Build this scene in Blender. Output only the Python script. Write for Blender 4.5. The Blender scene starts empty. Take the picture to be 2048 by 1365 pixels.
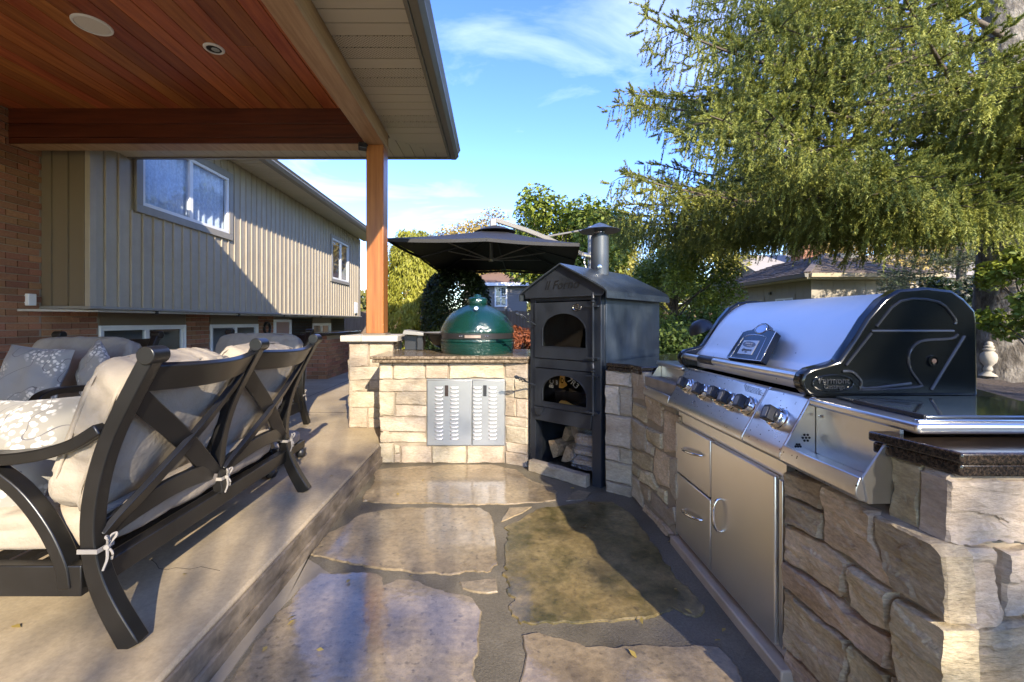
import bpy, bmesh, math, random
import numpy as np
from mathutils import Vector, Matrix, noise

random.seed(7)
rng = np.random.default_rng(7)
S = bpy.context.scene
C = S.collection

# ------------------------------------------------------------------ camera
U0, V0, F, H = 990.0, 643.0, 860.0, 1.21          # vanishing point, focal length (photo pixels), eye height
cam_d = bpy.data.cameras.new('camera')
cam_d.sensor_width = 36.0
cam_d.lens = 36.0 * F / 2048.0
cam_d.shift_x = (1024 - U0) / 2048.0
cam_d.shift_y = -(682.5 - V0) / 2048.0
cam_d.clip_start = 0.02
cam_d.clip_end = 2000
cam = bpy.data.objects.new('camera', cam_d)
cam.location = (0, 0, H)
cam.rotation_euler = (math.radians(90), 0, 0)
C.objects.link(cam)
S.camera = cam

# ------------------------------------------------------------------ light
SUN_EL = math.radians(27.5)
SUN_DIR = Vector((0.345 * math.cos(SUN_EL), -0.9386 * math.cos(SUN_EL), math.sin(SUN_EL)))   # towards the sun
sun_d = bpy.data.lights.new('sun', 'SUN')
sun_d.energy = 2.25
sun_d.angle = math.radians(0.53)
sun_d.color = (1.0, 0.89, 0.72)
sun = bpy.data.objects.new('sun', sun_d)
sun.rotation_euler = SUN_DIR.to_track_quat('Z', 'Y').to_euler()
sun.location = (6, -18, 12)
C.objects.link(sun)

world = bpy.data.worlds.new('World')
S.world = world
world.use_nodes = True
wn, wl_ = world.node_tree.nodes, world.node_tree.links
wn.clear()
w_out = wn.new('ShaderNodeOutputWorld')
w_bg = wn.new('ShaderNodeBackground')
w_bg.inputs['Strength'].default_value = 0.15
sky = wn.new('ShaderNodeTexSky')
sky.sky_type = 'NISHITA'
sky.sun_disc = False
sky.sun_elevation = SUN_EL
sky.sun_rotation = math.atan2(SUN_DIR.x, SUN_DIR.y)
sky.air_density = 1.0
sky.dust_density = 0.15
sky.ozone_density = 3.0
tc = wn.new('ShaderNodeTexCoord')
sep = wn.new('ShaderNodeSeparateXYZ')
wl_.new(tc.outputs['Generated'], sep.inputs[0])
mx = wn.new('ShaderNodeMath'); mx.operation = 'MAXIMUM'; mx.inputs[1].default_value = 0.06
wl_.new(sep.outputs['Z'], mx.inputs[0])
dx = wn.new('ShaderNodeMath'); dx.operation = 'DIVIDE'
dy = wn.new('ShaderNodeMath'); dy.operation = 'DIVIDE'
wl_.new(sep.outputs['X'], dx.inputs[0]); wl_.new(mx.outputs[0], dx.inputs[1])
wl_.new(sep.outputs['Y'], dy.inputs[0]); wl_.new(mx.outputs[0], dy.inputs[1])
cmb = wn.new('ShaderNodeCombineXYZ')
wl_.new(dx.outputs[0], cmb.inputs['X']); wl_.new(dy.outputs[0], cmb.inputs['Y'])
mp = wn.new('ShaderNodeMapping')
mp.inputs['Scale'].default_value = (0.55, 0.85, 1)
mp.inputs['Rotation'].default_value = (0, 0, math.radians(24))
mp.inputs['Location'].default_value = (7.4, 2.9, 0)
wl_.new(cmb.outputs[0], mp.inputs[0])
cn = wn.new('ShaderNodeTexNoise')
cn.inputs['Scale'].default_value = 1.3
cn.inputs['Detail'].default_value = 9
cn.inputs['Roughness'].default_value = 0.58
cn.inputs['Distortion'].default_value = 0.9
wl_.new(mp.outputs[0], cn.inputs['Vector'])
cr = wn.new('ShaderNodeMapRange')
cr.inputs['From Min'].default_value = 0.50
cr.inputs['From Max'].default_value = 0.86
cr.inputs['To Max'].default_value = 0.28
wl_.new(cn.outputs[0], cr.inputs['Value'])
mixc = wn.new('ShaderNodeMix'); mixc.data_type = 'RGBA'
mixc.inputs['B'].default_value = (6.2, 6.4, 7.0, 1)
czr = wn.new('ShaderNodeMapRange')
czr.inputs['From Min'].default_value = 0.10; czr.inputs['From Max'].default_value = 0.32
wl_.new(sep.outputs['Z'], czr.inputs['Value'])
czm = wn.new('ShaderNodeMath'); czm.operation = 'MULTIPLY'
wl_.new(cr.outputs[0], czm.inputs[0]); wl_.new(czr.outputs[0], czm.inputs[1])
wl_.new(czm.outputs[0], mixc.inputs['Factor'])
hs = wn.new('ShaderNodeHueSaturation')
hs.inputs['Saturation'].default_value = 1.22
hs.inputs['Value'].default_value = 0.77
hs.inputs['Hue'].default_value = 0.522
wl_.new(sky.outputs[0], hs.inputs['Color'])
wl_.new(hs.outputs[0], mixc.inputs['A'])
wl_.new(mixc.outputs['Result'], w_bg.inputs['Color'])
wl_.new(w_bg.outputs[0], w_out.inputs['Surface'])

S.view_settings.view_transform = 'Standard'
S.view_settings.look = 'None'
S.view_settings.gamma = 1.0
S.view_settings.use_curve_mapping = False
S.view_settings.exposure = 2.3
S.cycles.max_bounces = 8
S.cycles.transparent_max_bounces = 12
S.cycles.use_denoising = True

# ------------------------------------------------------------------ measuring helpers
OC = Vector((0, 0, H))
def ray(u, v):
    return Vector(((u - U0) / F, 1.0, -(v - V0) / F))
def hit(u, v, p0, n):
    d = ray(u, v); n = Vector(n)
    return OC + d * ((Vector(p0) - OC).dot(n) / d.dot(n))
def at(u, v, Y):
    return OC + ray(u, v) * Y
def atx(u, v, X):
    return hit(u, v, (X, 0, 0), (1, 0, 0))
def atz(u, v, z):
    return hit(u, v, (0, 0, z), (0, 0, 1))
def zz(pts, s, ox, oy):
    return [(x / s + ox, y / s + oy) for x, y in pts]

# ------------------------------------------------------------------ mesh helpers
def crom(pts, n=6):
    P = [Vector(p) for p in pts]
    P = [2 * P[0] - P[1]] + P + [2 * P[-1] - P[-2]]
    out = []
    for i in range(1, len(P) - 2):
        a, b, c, d = P[i - 1], P[i], P[i + 1], P[i + 2]
        for k in range(n):
            t = k / n
            out.append(0.5 * ((2 * b) + (c - a) * t + (2 * a - 5 * b + 4 * c - d) * t * t + (3 * b - a - 3 * c + d) * t ** 3))
    out.append(P[-2])
    return out

class MB:
    def __init__(s, M=None):
        s.v, s.f, s.M = [], [], M
    def add(s, vs, fs):
        b = len(s.v)
        if s.M is not None:
            s.v += [s.M @ Vector(p) for p in vs]
        else:
            s.v += [Vector(p) for p in vs]
        s.f += [tuple(i + b for i in f) for f in fs]
        return s
    def box(s, x0, x1, y0, y1, z0, z1):
        return s.add([(x0, y0, z0), (x1, y0, z0), (x1, y1, z0), (x0, y1, z0), (x0, y0, z1), (x1, y0, z1), (x1, y1, z1), (x0, y1, z1)],
                     [(0, 3, 2, 1), (4, 5, 6, 7), (0, 1, 5, 4), (1, 2, 6, 5), (2, 3, 7, 6), (3, 0, 4, 7)])
    def bar(s, a, b, w, h, up=(0, 0, 1)):
        return s.sweep([a, b], up, h, w)
    def prism(s, poly, axis, a0, a1):
        n = len(poly)
        def m(p, a):
            return {'x': (a, p[0], p[1]), 'y': (p[0], a, p[1]), 'z': (p[0], p[1], a)}[axis]
        vs = [m(p, a0) for p in poly] + [m(p, a1) for p in poly]
        fs = [tuple(range(n)), tuple(range(2 * n - 1, n - 1, -1))] + [(i, (i + 1) % n, n + (i + 1) % n, n + i) for i in range(n)]
        return s.add(vs, fs)
    def prismv(s, pts, off):
        n = len(pts); off = Vector(off)
        vs = [Vector(p) for p in pts] + [Vector(p) + off for p in pts]
        fs = [tuple(range(n)), tuple(range(2 * n - 1, n - 1, -1))] + [(i, (i + 1) % n, n + (i + 1) % n, n + i) for i in range(n)]
        return s.add(vs, fs)
    def sweep(s, path, side, w, h, closed_ends=True):
        """rectangular section: w along side, h across it"""
        P = [Vector(p) for p in path]; n = len(P); side = Vector(side).normalized()
        vs, fs = [], []
        for i, p in enumerate(P):
            t = (P[min(i + 1, n - 1)] - P[max(i - 1, 0)]).normalized()
            sd = (side - t * side.dot(t)).normalized()
            nn = t.cross(sd)
            ww = (w[i] if isinstance(w, (list, tuple)) else w) / 2
            hh = (h[i] if isinstance(h, (list, tuple)) else h) / 2
            vs += [p + sd * ww + nn * hh, p - sd * ww + nn * hh, p - sd * ww - nn * hh, p + sd * ww - nn * hh]
        for i in range(n - 1):
            a = 4 * i
            for k in range(4):
                fs.append((a + k, a + (k + 1) % 4, a + 4 + (k + 1) % 4, a + 4 + k))
        if closed_ends:
            fs += [(3, 2, 1, 0), (4 * n - 4, 4 * n - 3, 4 * n - 2, 4 * n - 1)]
        return s.add(vs, fs)
    def tube(s, path, r, n=8, cap=True):
        P = [Vector(p) for p in path]; m = len(P)
        vs, fs = [], []
        ref = Vector((0.13, 0.27, 0.95))
        for i, p in enumerate(P):
            t = (P[min(i + 1, m - 1)] - P[max(i - 1, 0)]).normalized()
            a = t.cross(ref)
            if a.length < 0.05:
                a = t.cross(Vector((1, 0, 0)))
            a.normalize(); b = t.cross(a)
            rr = r[i] if isinstance(r, (list, tuple)) else r
            for k in range(n):
                q = 2 * math.pi * k / n
                vs.append(p + a * (rr * math.cos(q)) + b * (rr * math.sin(q)))
        for i in range(m - 1):
            for k in range(n):
                fs.append((i * n + k, i * n + (k + 1) % n, (i + 1) * n + (k + 1) % n, (i + 1) * n + k))
        if cap:
            fs += [tuple(range(n - 1, -1, -1)), tuple(range((m - 1) * n, m * n))]
        return s.add(vs, fs)
    def lathe(s, prof, c=(0, 0, 0), n=32, M=None):
        c = Vector(c); vs, fs = [], []; m = len(prof)
        for r, z in prof:
            for k in range(n):
                q = 2 * math.pi * k / n
                p = Vector((r * math.cos(q), r * math.sin(q), z))
                vs.append((M @ p if M is not None else p) + c)
        for i in range(m - 1):
            for k in range(n):
                fs.append((i * n + k, i * n + (k + 1) % n, (i + 1) * n + (k + 1) % n, (i + 1) * n + k))
        fs += [tuple(range(n - 1, -1, -1)), tuple(range((m - 1) * n, m * n))]
        return s.add(vs, fs)
    def grid(s, fn, nu, nv):
        vs = [fn(i / nu, j / nv) for j in range(nv + 1) for i in range(nu + 1)]
        fs = [(j * (nu + 1) + i, j * (nu + 1) + i + 1, (j + 1) * (nu + 1) + i + 1, (j + 1) * (nu + 1) + i) for j in range(nv) for i in range(nu)]
        return s.add(vs, fs)

WL = {}
def finish(me, smooth, ang, recalc=True):
    if recalc:
        bm = bmesh.new(); bm.from_mesh(me)
        bmesh.ops.recalc_face_normals(bm, faces=bm.faces)
        bm.to_mesh(me); bm.free()
    if smooth:
        me.shade_smooth()
        me.set_sharp_from_angle(angle=math.radians(ang))

def link(name, me, wloc, parent):
    o = bpy.data.objects.new(name, me)
    C.objects.link(o)
    wloc = Vector(wloc)
    if parent is not None:
        o.parent = parent
        o.location = wloc - WL[parent.name]
    else:
        o.location = wloc
    WL[o.name] = wloc
    return o

def obj(name, mb, mat, parent=None, bev=0.0, smooth=True, ang=32, seg=2, recalc=True, label=None, kind=None):
    vs = mb.v
    lo = Vector((min(v.x for v in vs), min(v.y for v in vs), min(v.z for v in vs)))
    hi = Vector((max(v.x for v in vs), max(v.y for v in vs), max(v.z for v in vs)))
    c = (lo + hi) / 2
    me = bpy.data.meshes.new(name)
    me.from_pydata([v - c for v in vs], [], mb.f)
    finish(me, smooth, ang, recalc)
    for m in (mat if isinstance(mat, (list, tuple)) else [mat]):
        me.materials.append(m)
    o = link(name, me, c, parent)
    if bev:
        b = o.modifiers.new('bevel', 'BEVEL')
        b.width = bev; b.segments = seg; b.limit_method = 'ANGLE'; b.angle_limit = math.radians(35)
        b.harden_normals = False
    if label: o['label'] = label
    if kind: o['kind'] = kind
    return o

def piece(name, me, wloc, scale=(1, 1, 1), rotz=0.0, parent=None):
    o = link(name, me, wloc, parent)
    o.scale = scale
    o.rotation_euler = (0, 0, rotz)
    return o

def mesh_of(name, mb, mat, smooth=True, ang=32):
    me = bpy.data.meshes.new(name)
    me.from_pydata([tuple(v) for v in mb.v], [], mb.f)
    finish(me, smooth, ang)
    me.materials.append(mat)
    return me

def thing(name, label, cat, loc, group=None):
    o = bpy.data.objects.new(name, None)
    C.objects.link(o)
    o.empty_display_size = 0.1
    o.location = Vector(loc)
    WL[o.name] = Vector(loc)
    o['label'] = label; o['category'] = cat
    if group: o['group'] = group
    return o
def tag(o, label, cat, group=None):
    o['label'] = label; o['category'] = cat
    if group: o['group'] = group
    return o
def structure(o):
    o['kind'] = 'structure'
    return o

FONTS = []
def lettering(body, size, loc, ex, ey, mat, parent, extrude=0.001, shear=0.0, name='lettering'):
    cu = bpy.data.curves.new(name, 'FONT')
    cu.body = body; cu.size = size; cu.extrude = extrude; cu.shear = shear
    cu.align_x = 'CENTER'; cu.align_y = 'CENTER'
    cu.materials.append(mat)
    o = bpy.data.objects.new(name, cu)
    C.objects.link(o)
    ex = Vector(ex).normalized(); ey = Vector(ey); ey = (ey - ex * ey.dot(ex)).normalized(); n = ex.cross(ey)
    R = Matrix((ex, ey, n)).transposed()
    FONTS.append(o)
    o.parent = parent
    o.rotation_euler = R.to_euler()
    o.location = Vector(loc) - WL[parent.name]
    WL[o.name] = Vector(loc)
    return o

# ------------------------------------------------------------------ materials
def lin(r, g, b):
    f = lambda c: (c / 255 / 12.92) if c <= 10 else ((c / 255 + 0.055) / 1.055) ** 2.4
    return (f(r), f(g), f(b), 1)
def c4(c):
    return (c[0], c[1], c[2], 1)

def mat(name, col, rough=0.5, metal=0.0, col2=None, scale=5.0, stretch=(1, 1, 1), lo=0.35, hi=0.65, detail=5,
        bump=0.0, bscale=60.0, bstretch=None, bdist=0.01, rnd=0.0, rhue=0.0, coat=0.0, spec=0.5, rough2=None, world=False, sheen=0.0,
        speck=None, speck_scale=60, speck_r=0.12, speck_p=0.5):
    m = bpy.data.materials.new(name)
    m.use_nodes = True
    N, L = m.node_tree.nodes, m.node_tree.links
    b = N['Principled BSDF']
    b.inputs['Base Color'].default_value = c4(col)
    b.inputs['Roughness'].default_value = rough
    b.inputs['Metallic'].default_value = metal
    b.inputs['Specular IOR Level'].default_value = spec
    b.inputs['Coat Weight'].default_value = coat
    b.inputs['Coat Roughness'].default_value = 0.06
    if sheen:
        b.inputs['Sheen Weight'].default_value = sheen
    tcn = N.new('ShaderNodeTexCoord')
    oi = N.new('ShaderNodeObjectInfo')
    vm = N.new('ShaderNodeVectorMath'); vm.operation = 'MULTIPLY_ADD'
    vm.inputs[1].default_value = (1, 1, 1)
    if world:
        g = N.new('ShaderNodeNewGeometry')
        L.new(g.outputs['Position'], vm.inputs[0])
        vec = vm
    else:
        L.new(tcn.outputs['Object'], vm.inputs[0])
        sc = N.new('ShaderNodeMath'); sc.operation = 'MULTIPLY'; sc.inputs[1].default_value = 31.7
        L.new(oi.outputs['Random'], sc.inputs[0])
        L.new(sc.outputs[0], vm.inputs[2])
        vec = vm
    def mapped(st):
        q = N.new('ShaderNodeMapping'); q.inputs['Scale'].default_value = st
        L.new(vec.outputs[0], q.inputs[0]); return q
    color_out = None
    if col2 is not None:
        n1 = N.new('ShaderNodeTexNoise')
        n1.inputs['Scale'].default_value = scale; n1.inputs['Detail'].default_value = detail; n1.inputs['Roughness'].default_value = 0.62
        L.new(mapped(stretch).outputs[0], n1.inputs['Vector'])
        r = N.new('ShaderNodeMapRange'); r.inputs['From Min'].default_value = lo; r.inputs['From Max'].default_value = hi
        L.new(n1.outputs[0], r.inputs['Value'])
        mc = N.new('ShaderNodeMix'); mc.data_type = 'RGBA'
        mc.inputs['A'].default_value = c4(col); mc.inputs['B'].default_value = c4(col2)
        L.new(r.outputs[0], mc.inputs['Factor'])
        color_out = mc.outputs['Result']
        if rough2 is not None:
            rr = N.new('ShaderNodeMapRange'); rr.inputs['From Min'].default_value = lo; rr.inputs['From Max'].default_value = hi
            rr.inputs['To Min'].default_value = rough; rr.inputs['To Max'].default_value = rough2
            L.new(n1.outputs[0], rr.inputs['Value']); L.new(rr.outputs[0], b.inputs['Roughness'])
    if rnd or rhue:
        hv = N.new('ShaderNodeHueSaturation')
        if color_out is not None: L.new(color_out, hv.inputs['Color'])
        else: hv.inputs['Color'].default_value = c4(col)
        a = N.new('ShaderNodeMapRange'); a.inputs['To Min'].default_value = 1 - rnd; a.inputs['To Max'].default_value = 1 + rnd
        L.new(oi.outputs['Random'], a.inputs['Value']); L.new(a.outputs[0], hv.inputs['Value'])
        if rhue:
            w = N.new('ShaderNodeTexWhiteNoise'); w.noise_dimensions = '1D'
            L.new(oi.outputs['Random'], w.inputs['W'])
            a2 = N.new('ShaderNodeMapRange'); a2.inputs['To Min'].default_value = 0.5 - rhue; a2.inputs['To Max'].default_value = 0.5 + rhue
            L.new(w.outputs['Value'], a2.inputs['Value']); L.new(a2.outputs[0], hv.inputs['Hue'])
        color_out = hv.outputs[0]
    if speck is not None:
        vo = N.new('ShaderNodeTexVoronoi'); vo.inputs['Scale'].default_value = speck_scale
        L.new(mapped((1, 1, 1)).outputs[0], vo.inputs['Vector'])
        lt = N.new('ShaderNodeMath'); lt.operation = 'LESS_THAN'; lt.inputs[1].default_value = speck_r
        L.new(vo.outputs['Distance'], lt.inputs[0])
        sx = N.new('ShaderNodeSeparateColor'); L.new(vo.outputs['Color'], sx.inputs[0])
        l2 = N.new('ShaderNodeMath'); l2.operation = 'LESS_THAN'; l2.inputs[1].default_value = speck_p
        L.new(sx.outputs[0], l2.inputs[0])
        mu = N.new('ShaderNodeMath'); mu.operation = 'MULTIPLY'
        L.new(lt.outputs[0], mu.inputs[0]); L.new(l2.outputs[0], mu.inputs[1])
        ms = N.new('ShaderNodeMix'); ms.data_type = 'RGBA'; ms.inputs['B'].default_value = c4(speck)
        if color_out is not None: L.new(color_out, ms.inputs['A'])
        else: ms.inputs['A'].default_value = c4(col)
        L.new(mu.outputs[0], ms.inputs['Factor'])
        color_out = ms.outputs['Result']
    if color_out is not None:
        L.new(color_out, b.inputs['Base Color'])
    if bump:
        n2 = N.new('ShaderNodeTexNoise'); n2.inputs['Scale'].default_value = bscale; n2.inputs['Detail'].default_value = 6; n2.inputs['Roughness'].default_value = 0.6
        L.new(mapped(bstretch or (1, 1, 1)).outputs[0], n2.inputs['Vector'])
        bp = N.new('ShaderNodeBump'); bp.inputs['Strength'].default_value = bump; bp.inputs['Distance'].default_value = bdist
        L.new(n2.outputs[0], bp.inputs['Height']); L.new(bp.outputs[0], b.inputs['Normal'])
        if coat: L.new(bp.outputs[0], b.inputs['Coat Normal'])
    m['bsdf'] = b.name
    return m

def leaf_mat(name, col, col2, trans=0.16, rough=0.5, spec=0.3):
    m = bpy.data.materials.new(name); m.use_nodes = True
    N, L = m.node_tree.nodes, m.node_tree.links
    b = N['Principled BSDF']; out = N['Material Output']
    b.inputs['Roughness'].default_value = rough; b.inputs['Specular IOR Level'].default_value = spec
    g = N.new('ShaderNodeNewGeometry')
    n = N.new('ShaderNodeTexNoise'); n.inputs['Scale'].default_value = 1.6; n.inputs['Detail'].default_value = 2
    L.new(g.outputs['Position'], n.inputs['Vector'])
    ad = N.new('ShaderNodeMath'); ad.operation = 'MULTIPLY_ADD'; ad.inputs[1].default_value = 0.6
    L.new(g.outputs['Random Per Island'], ad.inputs[0]); 
    sb = N.new('ShaderNodeMath'); sb.operation = 'MULTIPLY_ADD'; sb.inputs[1].default_value = 1.6; sb.inputs[2].default_value = -0.6
    L.new(n.outputs[0], sb.inputs[0]); L.new(sb.outputs[0], ad.inputs[2])
    mc = N.new('ShaderNodeMix'); mc.data_type = 'RGBA'; mc.clamp_factor = True
    mc.inputs['A'].default_value = c4(col); mc.inputs['B'].default_value = c4(col2)
    L.new(ad.outputs[0], mc.inputs['Factor'])
    L.new(mc.outputs['Result'], b.inputs['Base Color'])
    t = N.new('ShaderNodeBsdfTranslucent'); L.new(mc.outputs['Result'], t.inputs['Color'])
    ms = N.new('ShaderNodeMixShader'); ms.inputs['Fac'].default_value = trans
    L.new(b.outputs[0], ms.inputs[1]); L.new(t.outputs[0], ms.inputs[2]); L.new(ms.outputs[0], out.inputs['Surface'])
    return m

def glass_mat(name, tint=(0.9, 0.95, 1.0), refl=1.0, rough=0.0, ior=1.5):
    m = bpy.data.materials.new(name); m.use_nodes = True
    N, L = m.node_tree.nodes, m.node_tree.links
    out = N['Material Output']; N.remove(N['Principled BSDF'])
    tr = N.new('ShaderNodeBsdfTransparent'); tr.inputs['Color'].default_value = c4(tint)
    gl = N.new('ShaderNodeBsdfGlossy'); gl.inputs['Roughness'].default_value = rough; gl.inputs['Color'].default_value = (refl, refl, refl, 1)
    lw = N.new('ShaderNodeLayerWeight'); lw.inputs['Blend'].default_value = 0.5
    pw = N.new('ShaderNodeMath'); pw.operation = 'POWER'; pw.inputs[1].default_value = 5.0
    L.new(lw.outputs['Facing'], pw.inputs[0])
    f0 = ((ior - 1) / (ior + 1)) ** 2
    fr = N.new('ShaderNodeMath'); fr.operation = 'MULTIPLY_ADD'; fr.inputs[1].default_value = 1 - f0; fr.inputs[2].default_value = f0
    L.new(pw.outputs[0], fr.inputs[0])
    ms = N.new('ShaderNodeMixShader')
    L.new(fr.outputs[0], ms.inputs['Fac']); L.new(tr.outputs[0], ms.inputs[1]); L.new(gl.outputs[0], ms.inputs[2]); L.new(ms.outputs[0], out.inputs['Surface'])
    return m

m_wood = mat('cedar_ceiling', (0.225, 0.052, 0.0145), 0.33, col2=(0.45, 0.148, 0.044), scale=3.2, stretch=(9, 0.55, 9), lo=0.3, hi=0.72, rnd=0.28, rhue=0.012,
             bump=0.12, bscale=5, bstretch=(30, 1.2, 30), bdist=0.004)
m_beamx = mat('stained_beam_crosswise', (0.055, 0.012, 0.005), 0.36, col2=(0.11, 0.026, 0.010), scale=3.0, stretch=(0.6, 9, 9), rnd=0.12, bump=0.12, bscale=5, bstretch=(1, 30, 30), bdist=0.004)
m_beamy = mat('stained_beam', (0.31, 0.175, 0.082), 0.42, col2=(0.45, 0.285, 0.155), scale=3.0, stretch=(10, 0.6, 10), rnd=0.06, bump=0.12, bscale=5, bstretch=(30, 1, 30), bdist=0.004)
m_post = mat('stained_post', (0.25, 0.082, 0.020), 0.34, col2=(0.37, 0.142, 0.036), scale=3.0, stretch=(12, 12, 0.5), rnd=0.05, bump=0.1, bscale=5, bstretch=(30, 30, 1), bdist=0.003)
m_siding = mat('taupe_siding', (0.33, 0.28, 0.205), 0.55, col2=(0.36, 0.31, 0.23), scale=4, rnd=0.03, bump=0.05, bscale=50, bstretch=(1, 1, 0.1))
m_trim = mat('grey_brown_trim', (0.245, 0.225, 0.19), 0.5, rnd=0.02)
m_soffit = mat('beige_soffit', (0.47, 0.415, 0.31), 0.5, rnd=0.03)
m_gutter = mat('bronze_gutter', (0.15, 0.138, 0.112), 0.38, spec=0.5)
m_white = mat('white_frame', (0.72, 0.72, 0.70), 0.4)
m_brick = mat('red_brick', (0.24, 0.098, 0.048), 0.85, col2=(0.34, 0.165, 0.085), scale=9, rnd=0.30, rhue=0.012, bump=0.35, bscale=45, bdist=0.006)
m_mortar = mat('brick_mortar', (0.33, 0.27, 0.20), 0.9, bump=0.3, bscale=80)
m_stone = mat('split_sandstone', (0.33, 0.26, 0.175), 0.82, col2=(0.52, 0.44, 0.325), scale=4.5, stretch=(1, 1, 1.8), lo=0.3, hi=0.7, detail=8, rnd=0.15, rhue=0.010,
              bump=0.55, bscale=22, bstretch=(1, 1, 3.5), bdist=0.012)
m_stone_dark = mat('weathered_sandstone', (0.39, 0.29, 0.165), 0.85, col2=(0.64, 0.51, 0.33), scale=6, stretch=(1, 1, 2.0), lo=0.32, hi=0.66, detail=10, rnd=0.24, rhue=0.018,
              bump=0.7, bscale=20, bstretch=(1, 1, 5), bdist=0.014)
m_smortar = mat('grey_wall_mortar', (0.30, 0.245, 0.175), 0.9, col2=(0.22, 0.18, 0.13), scale=12, bump=0.4, bscale=60)
m_capstone = mat('pale_limestone', (0.44, 0.40, 0.33), 0.7, col2=(0.37, 0.335, 0.27), scale=6, bump=0.2, bscale=40)
m_granite = mat('dark_granite', (0.014, 0.011, 0.009), 0.12, col2=(0.055, 0.038, 0.025), scale=150, lo=0.42, hi=0.62, detail=3, bump=0.03, bscale=30, coat=0.3)
m_steel = mat('brushed_steel', (0.70, 0.68, 0.64), 0.28, metal=1.0, col2=(0.63, 0.61, 0.57), scale=3, rough2=0.34, bump=0.05, bscale=20, bstretch=(1, 1, 22), bdist=0.002)
m_steel_v = mat('brushed_steel_door', (0.80, 0.76, 0.68), 0.34, metal=0.92, col2=(0.76, 0.72, 0.64), scale=1.5, rough2=0.31, bump=0.03, bscale=12, bstretch=(1, 30, 0.4), bdist=0.0006)
m_steel_wet = mat('wet_steel_panel', (0.72, 0.70, 0.67), 0.27, metal=1.0, col2=(0.62, 0.60, 0.57), scale=5, rough2=0.32, bump=0.06, bscale=20, bstretch=(1, 1, 20), bdist=0.002,
                  speck=(0.06, 0.045, 0.035), speck_scale=85, speck_r=0.22, speck_p=0.16)
m_hood = mat('satin_hood_steel', (0.84, 0.84, 0.84), 0.50, metal=0.85, col2=(0.80, 0.80, 0.80), scale=2, bump=0.03, bscale=20, bstretch=(30, 1, 30), bdist=0.002,
             speck=(0.15, 0.14, 0.13), speck_scale=22, speck_r=0.06, speck_p=0.3)
m_chrome = mat('chrome', (0.75, 0.74, 0.72), 0.08, metal=1.0)
m_enamel = mat('black_enamel', (0.006, 0.007, 0.007), 0.13, coat=0.0, spec=0.45, bump=0.05, bscale=120, bdist=0.0015)
m_enamel_line = mat('bright_enamel_line', (0.10, 0.11, 0.12), 0.2, metal=0.3)  # pale grey standing in for the bright reflected line on enamel edges
m_plastic = mat('black_plastic', (0.018, 0.018, 0.019), 0.38)
m_greyface = mat('grey_knob_face', (0.22, 0.21, 0.19), 0.4)
m_iron = mat('black_oven_steel', (0.013, 0.0155, 0.0195), 0.36, col2=(0.024, 0.028, 0.035), scale=6, stretch=(1, 1, 0.35), bump=0.12, bscale=60, bdist=0.003,
             speck=(0.004, 0.004, 0.004), speck_scale=42, speck_r=0.16, speck_p=0.30)
m_iron_side = mat('bluish_oven_side', (0.020, 0.028, 0.037), 0.38, metal=0.25, col2=(0.065, 0.082, 0.10), scale=3.2, stretch=(1.6, 1.6, 0.6), lo=0.35, hi=0.7, detail=6, bump=0.06, bscale=40,
             speck=(0.012, 0.014, 0.016), speck_scale=30, speck_r=0.10, speck_p=0.35)  # side panels bluer and paler than the front, mottled by noise
m_iron_roof = mat('wet_oven_roof', (0.026, 0.032, 0.038), 0.30, metal=0.2, col2=(0.05, 0.06, 0.07), scale=30, bump=0.5, bscale=110, bdist=0.004)
m_green = mat('green_ceramic', (0.003, 0.026, 0.021), 0.16, col2=(0.004, 0.034, 0.027), scale=8, coat=0.5, bump=0.0)
m_char = mat('charcoal_frame', (0.0075, 0.007, 0.006), 0.32, col2=(0.013, 0.012, 0.011), scale=4, bump=0.03, bscale=60, spec=0.5)
m_cush = mat('beige_cushion', (0.30, 0.25, 0.185), 0.9, col2=(0.345, 0.29, 0.22), scale=10, bump=0.6, bscale=9, bdist=0.02, rnd=0.03)
m_cushg = mat('grey_beige_cushion', (0.25, 0.22, 0.18), 0.9, col2=(0.29, 0.26, 0.215), scale=10, bump=0.5, bscale=9, bdist=0.02, rnd=0.03)
m_tie = mat('cushion_tie', (0.31, 0.28, 0.24), 0.9)
m_canvas = mat('black_canvas', (0.010, 0.010, 0.011), 0.7, col2=(0.017, 0.017, 0.019), scale=5, bump=0.1, bscale=200)
m_pole = mat('grey_aluminium', (0.26, 0.25, 0.23), 0.4, metal=0.3)
m_concrete = mat('broomed_concrete', (0.28, 0.215, 0.13), 0.72, col2=(0.43, 0.345, 0.225), scale=1.6, lo=0.32, hi=0.70, detail=11, bump=0.10, bscale=7, bstretch=(1.0, 26, 1), bdist=0.003, world=True)
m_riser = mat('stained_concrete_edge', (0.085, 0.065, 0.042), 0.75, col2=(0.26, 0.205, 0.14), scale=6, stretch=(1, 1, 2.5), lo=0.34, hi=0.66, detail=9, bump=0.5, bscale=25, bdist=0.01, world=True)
m_bed = mat('dark_screenings', (0.085, 0.072, 0.046), 0.5, col2=(0.22, 0.185, 0.125), scale=1.9, lo=0.35, hi=0.72, detail=11, bump=0.7, bscale=160, bdist=0.006, world=True, rough2=0.8)
m_lawn = mat('lawn_ground', (0.060, 0.085, 0.022), 0.9, col2=(0.12, 0.13, 0.045), scale=2.0, bump=0.6, bscale=60, bdist=0.03, world=True)
m_mulch = mat('bark_mulch', (0.035, 0.024, 0.016), 0.95, col2=(0.11, 0.08, 0.055), scale=28, bump=1.0, bscale=45, bdist=0.03, world=True)
m_bark = mat('grey_spruce_bark', (0.10, 0.082, 0.062), 0.9, col2=(0.32, 0.285, 0.235), scale=9, stretch=(1, 1, 0.55), lo=0.36, hi=0.62, detail=8, bump=1.0, bscale=16, bstretch=(1, 1, 0.5), bdist=0.05, world=True)
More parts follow.
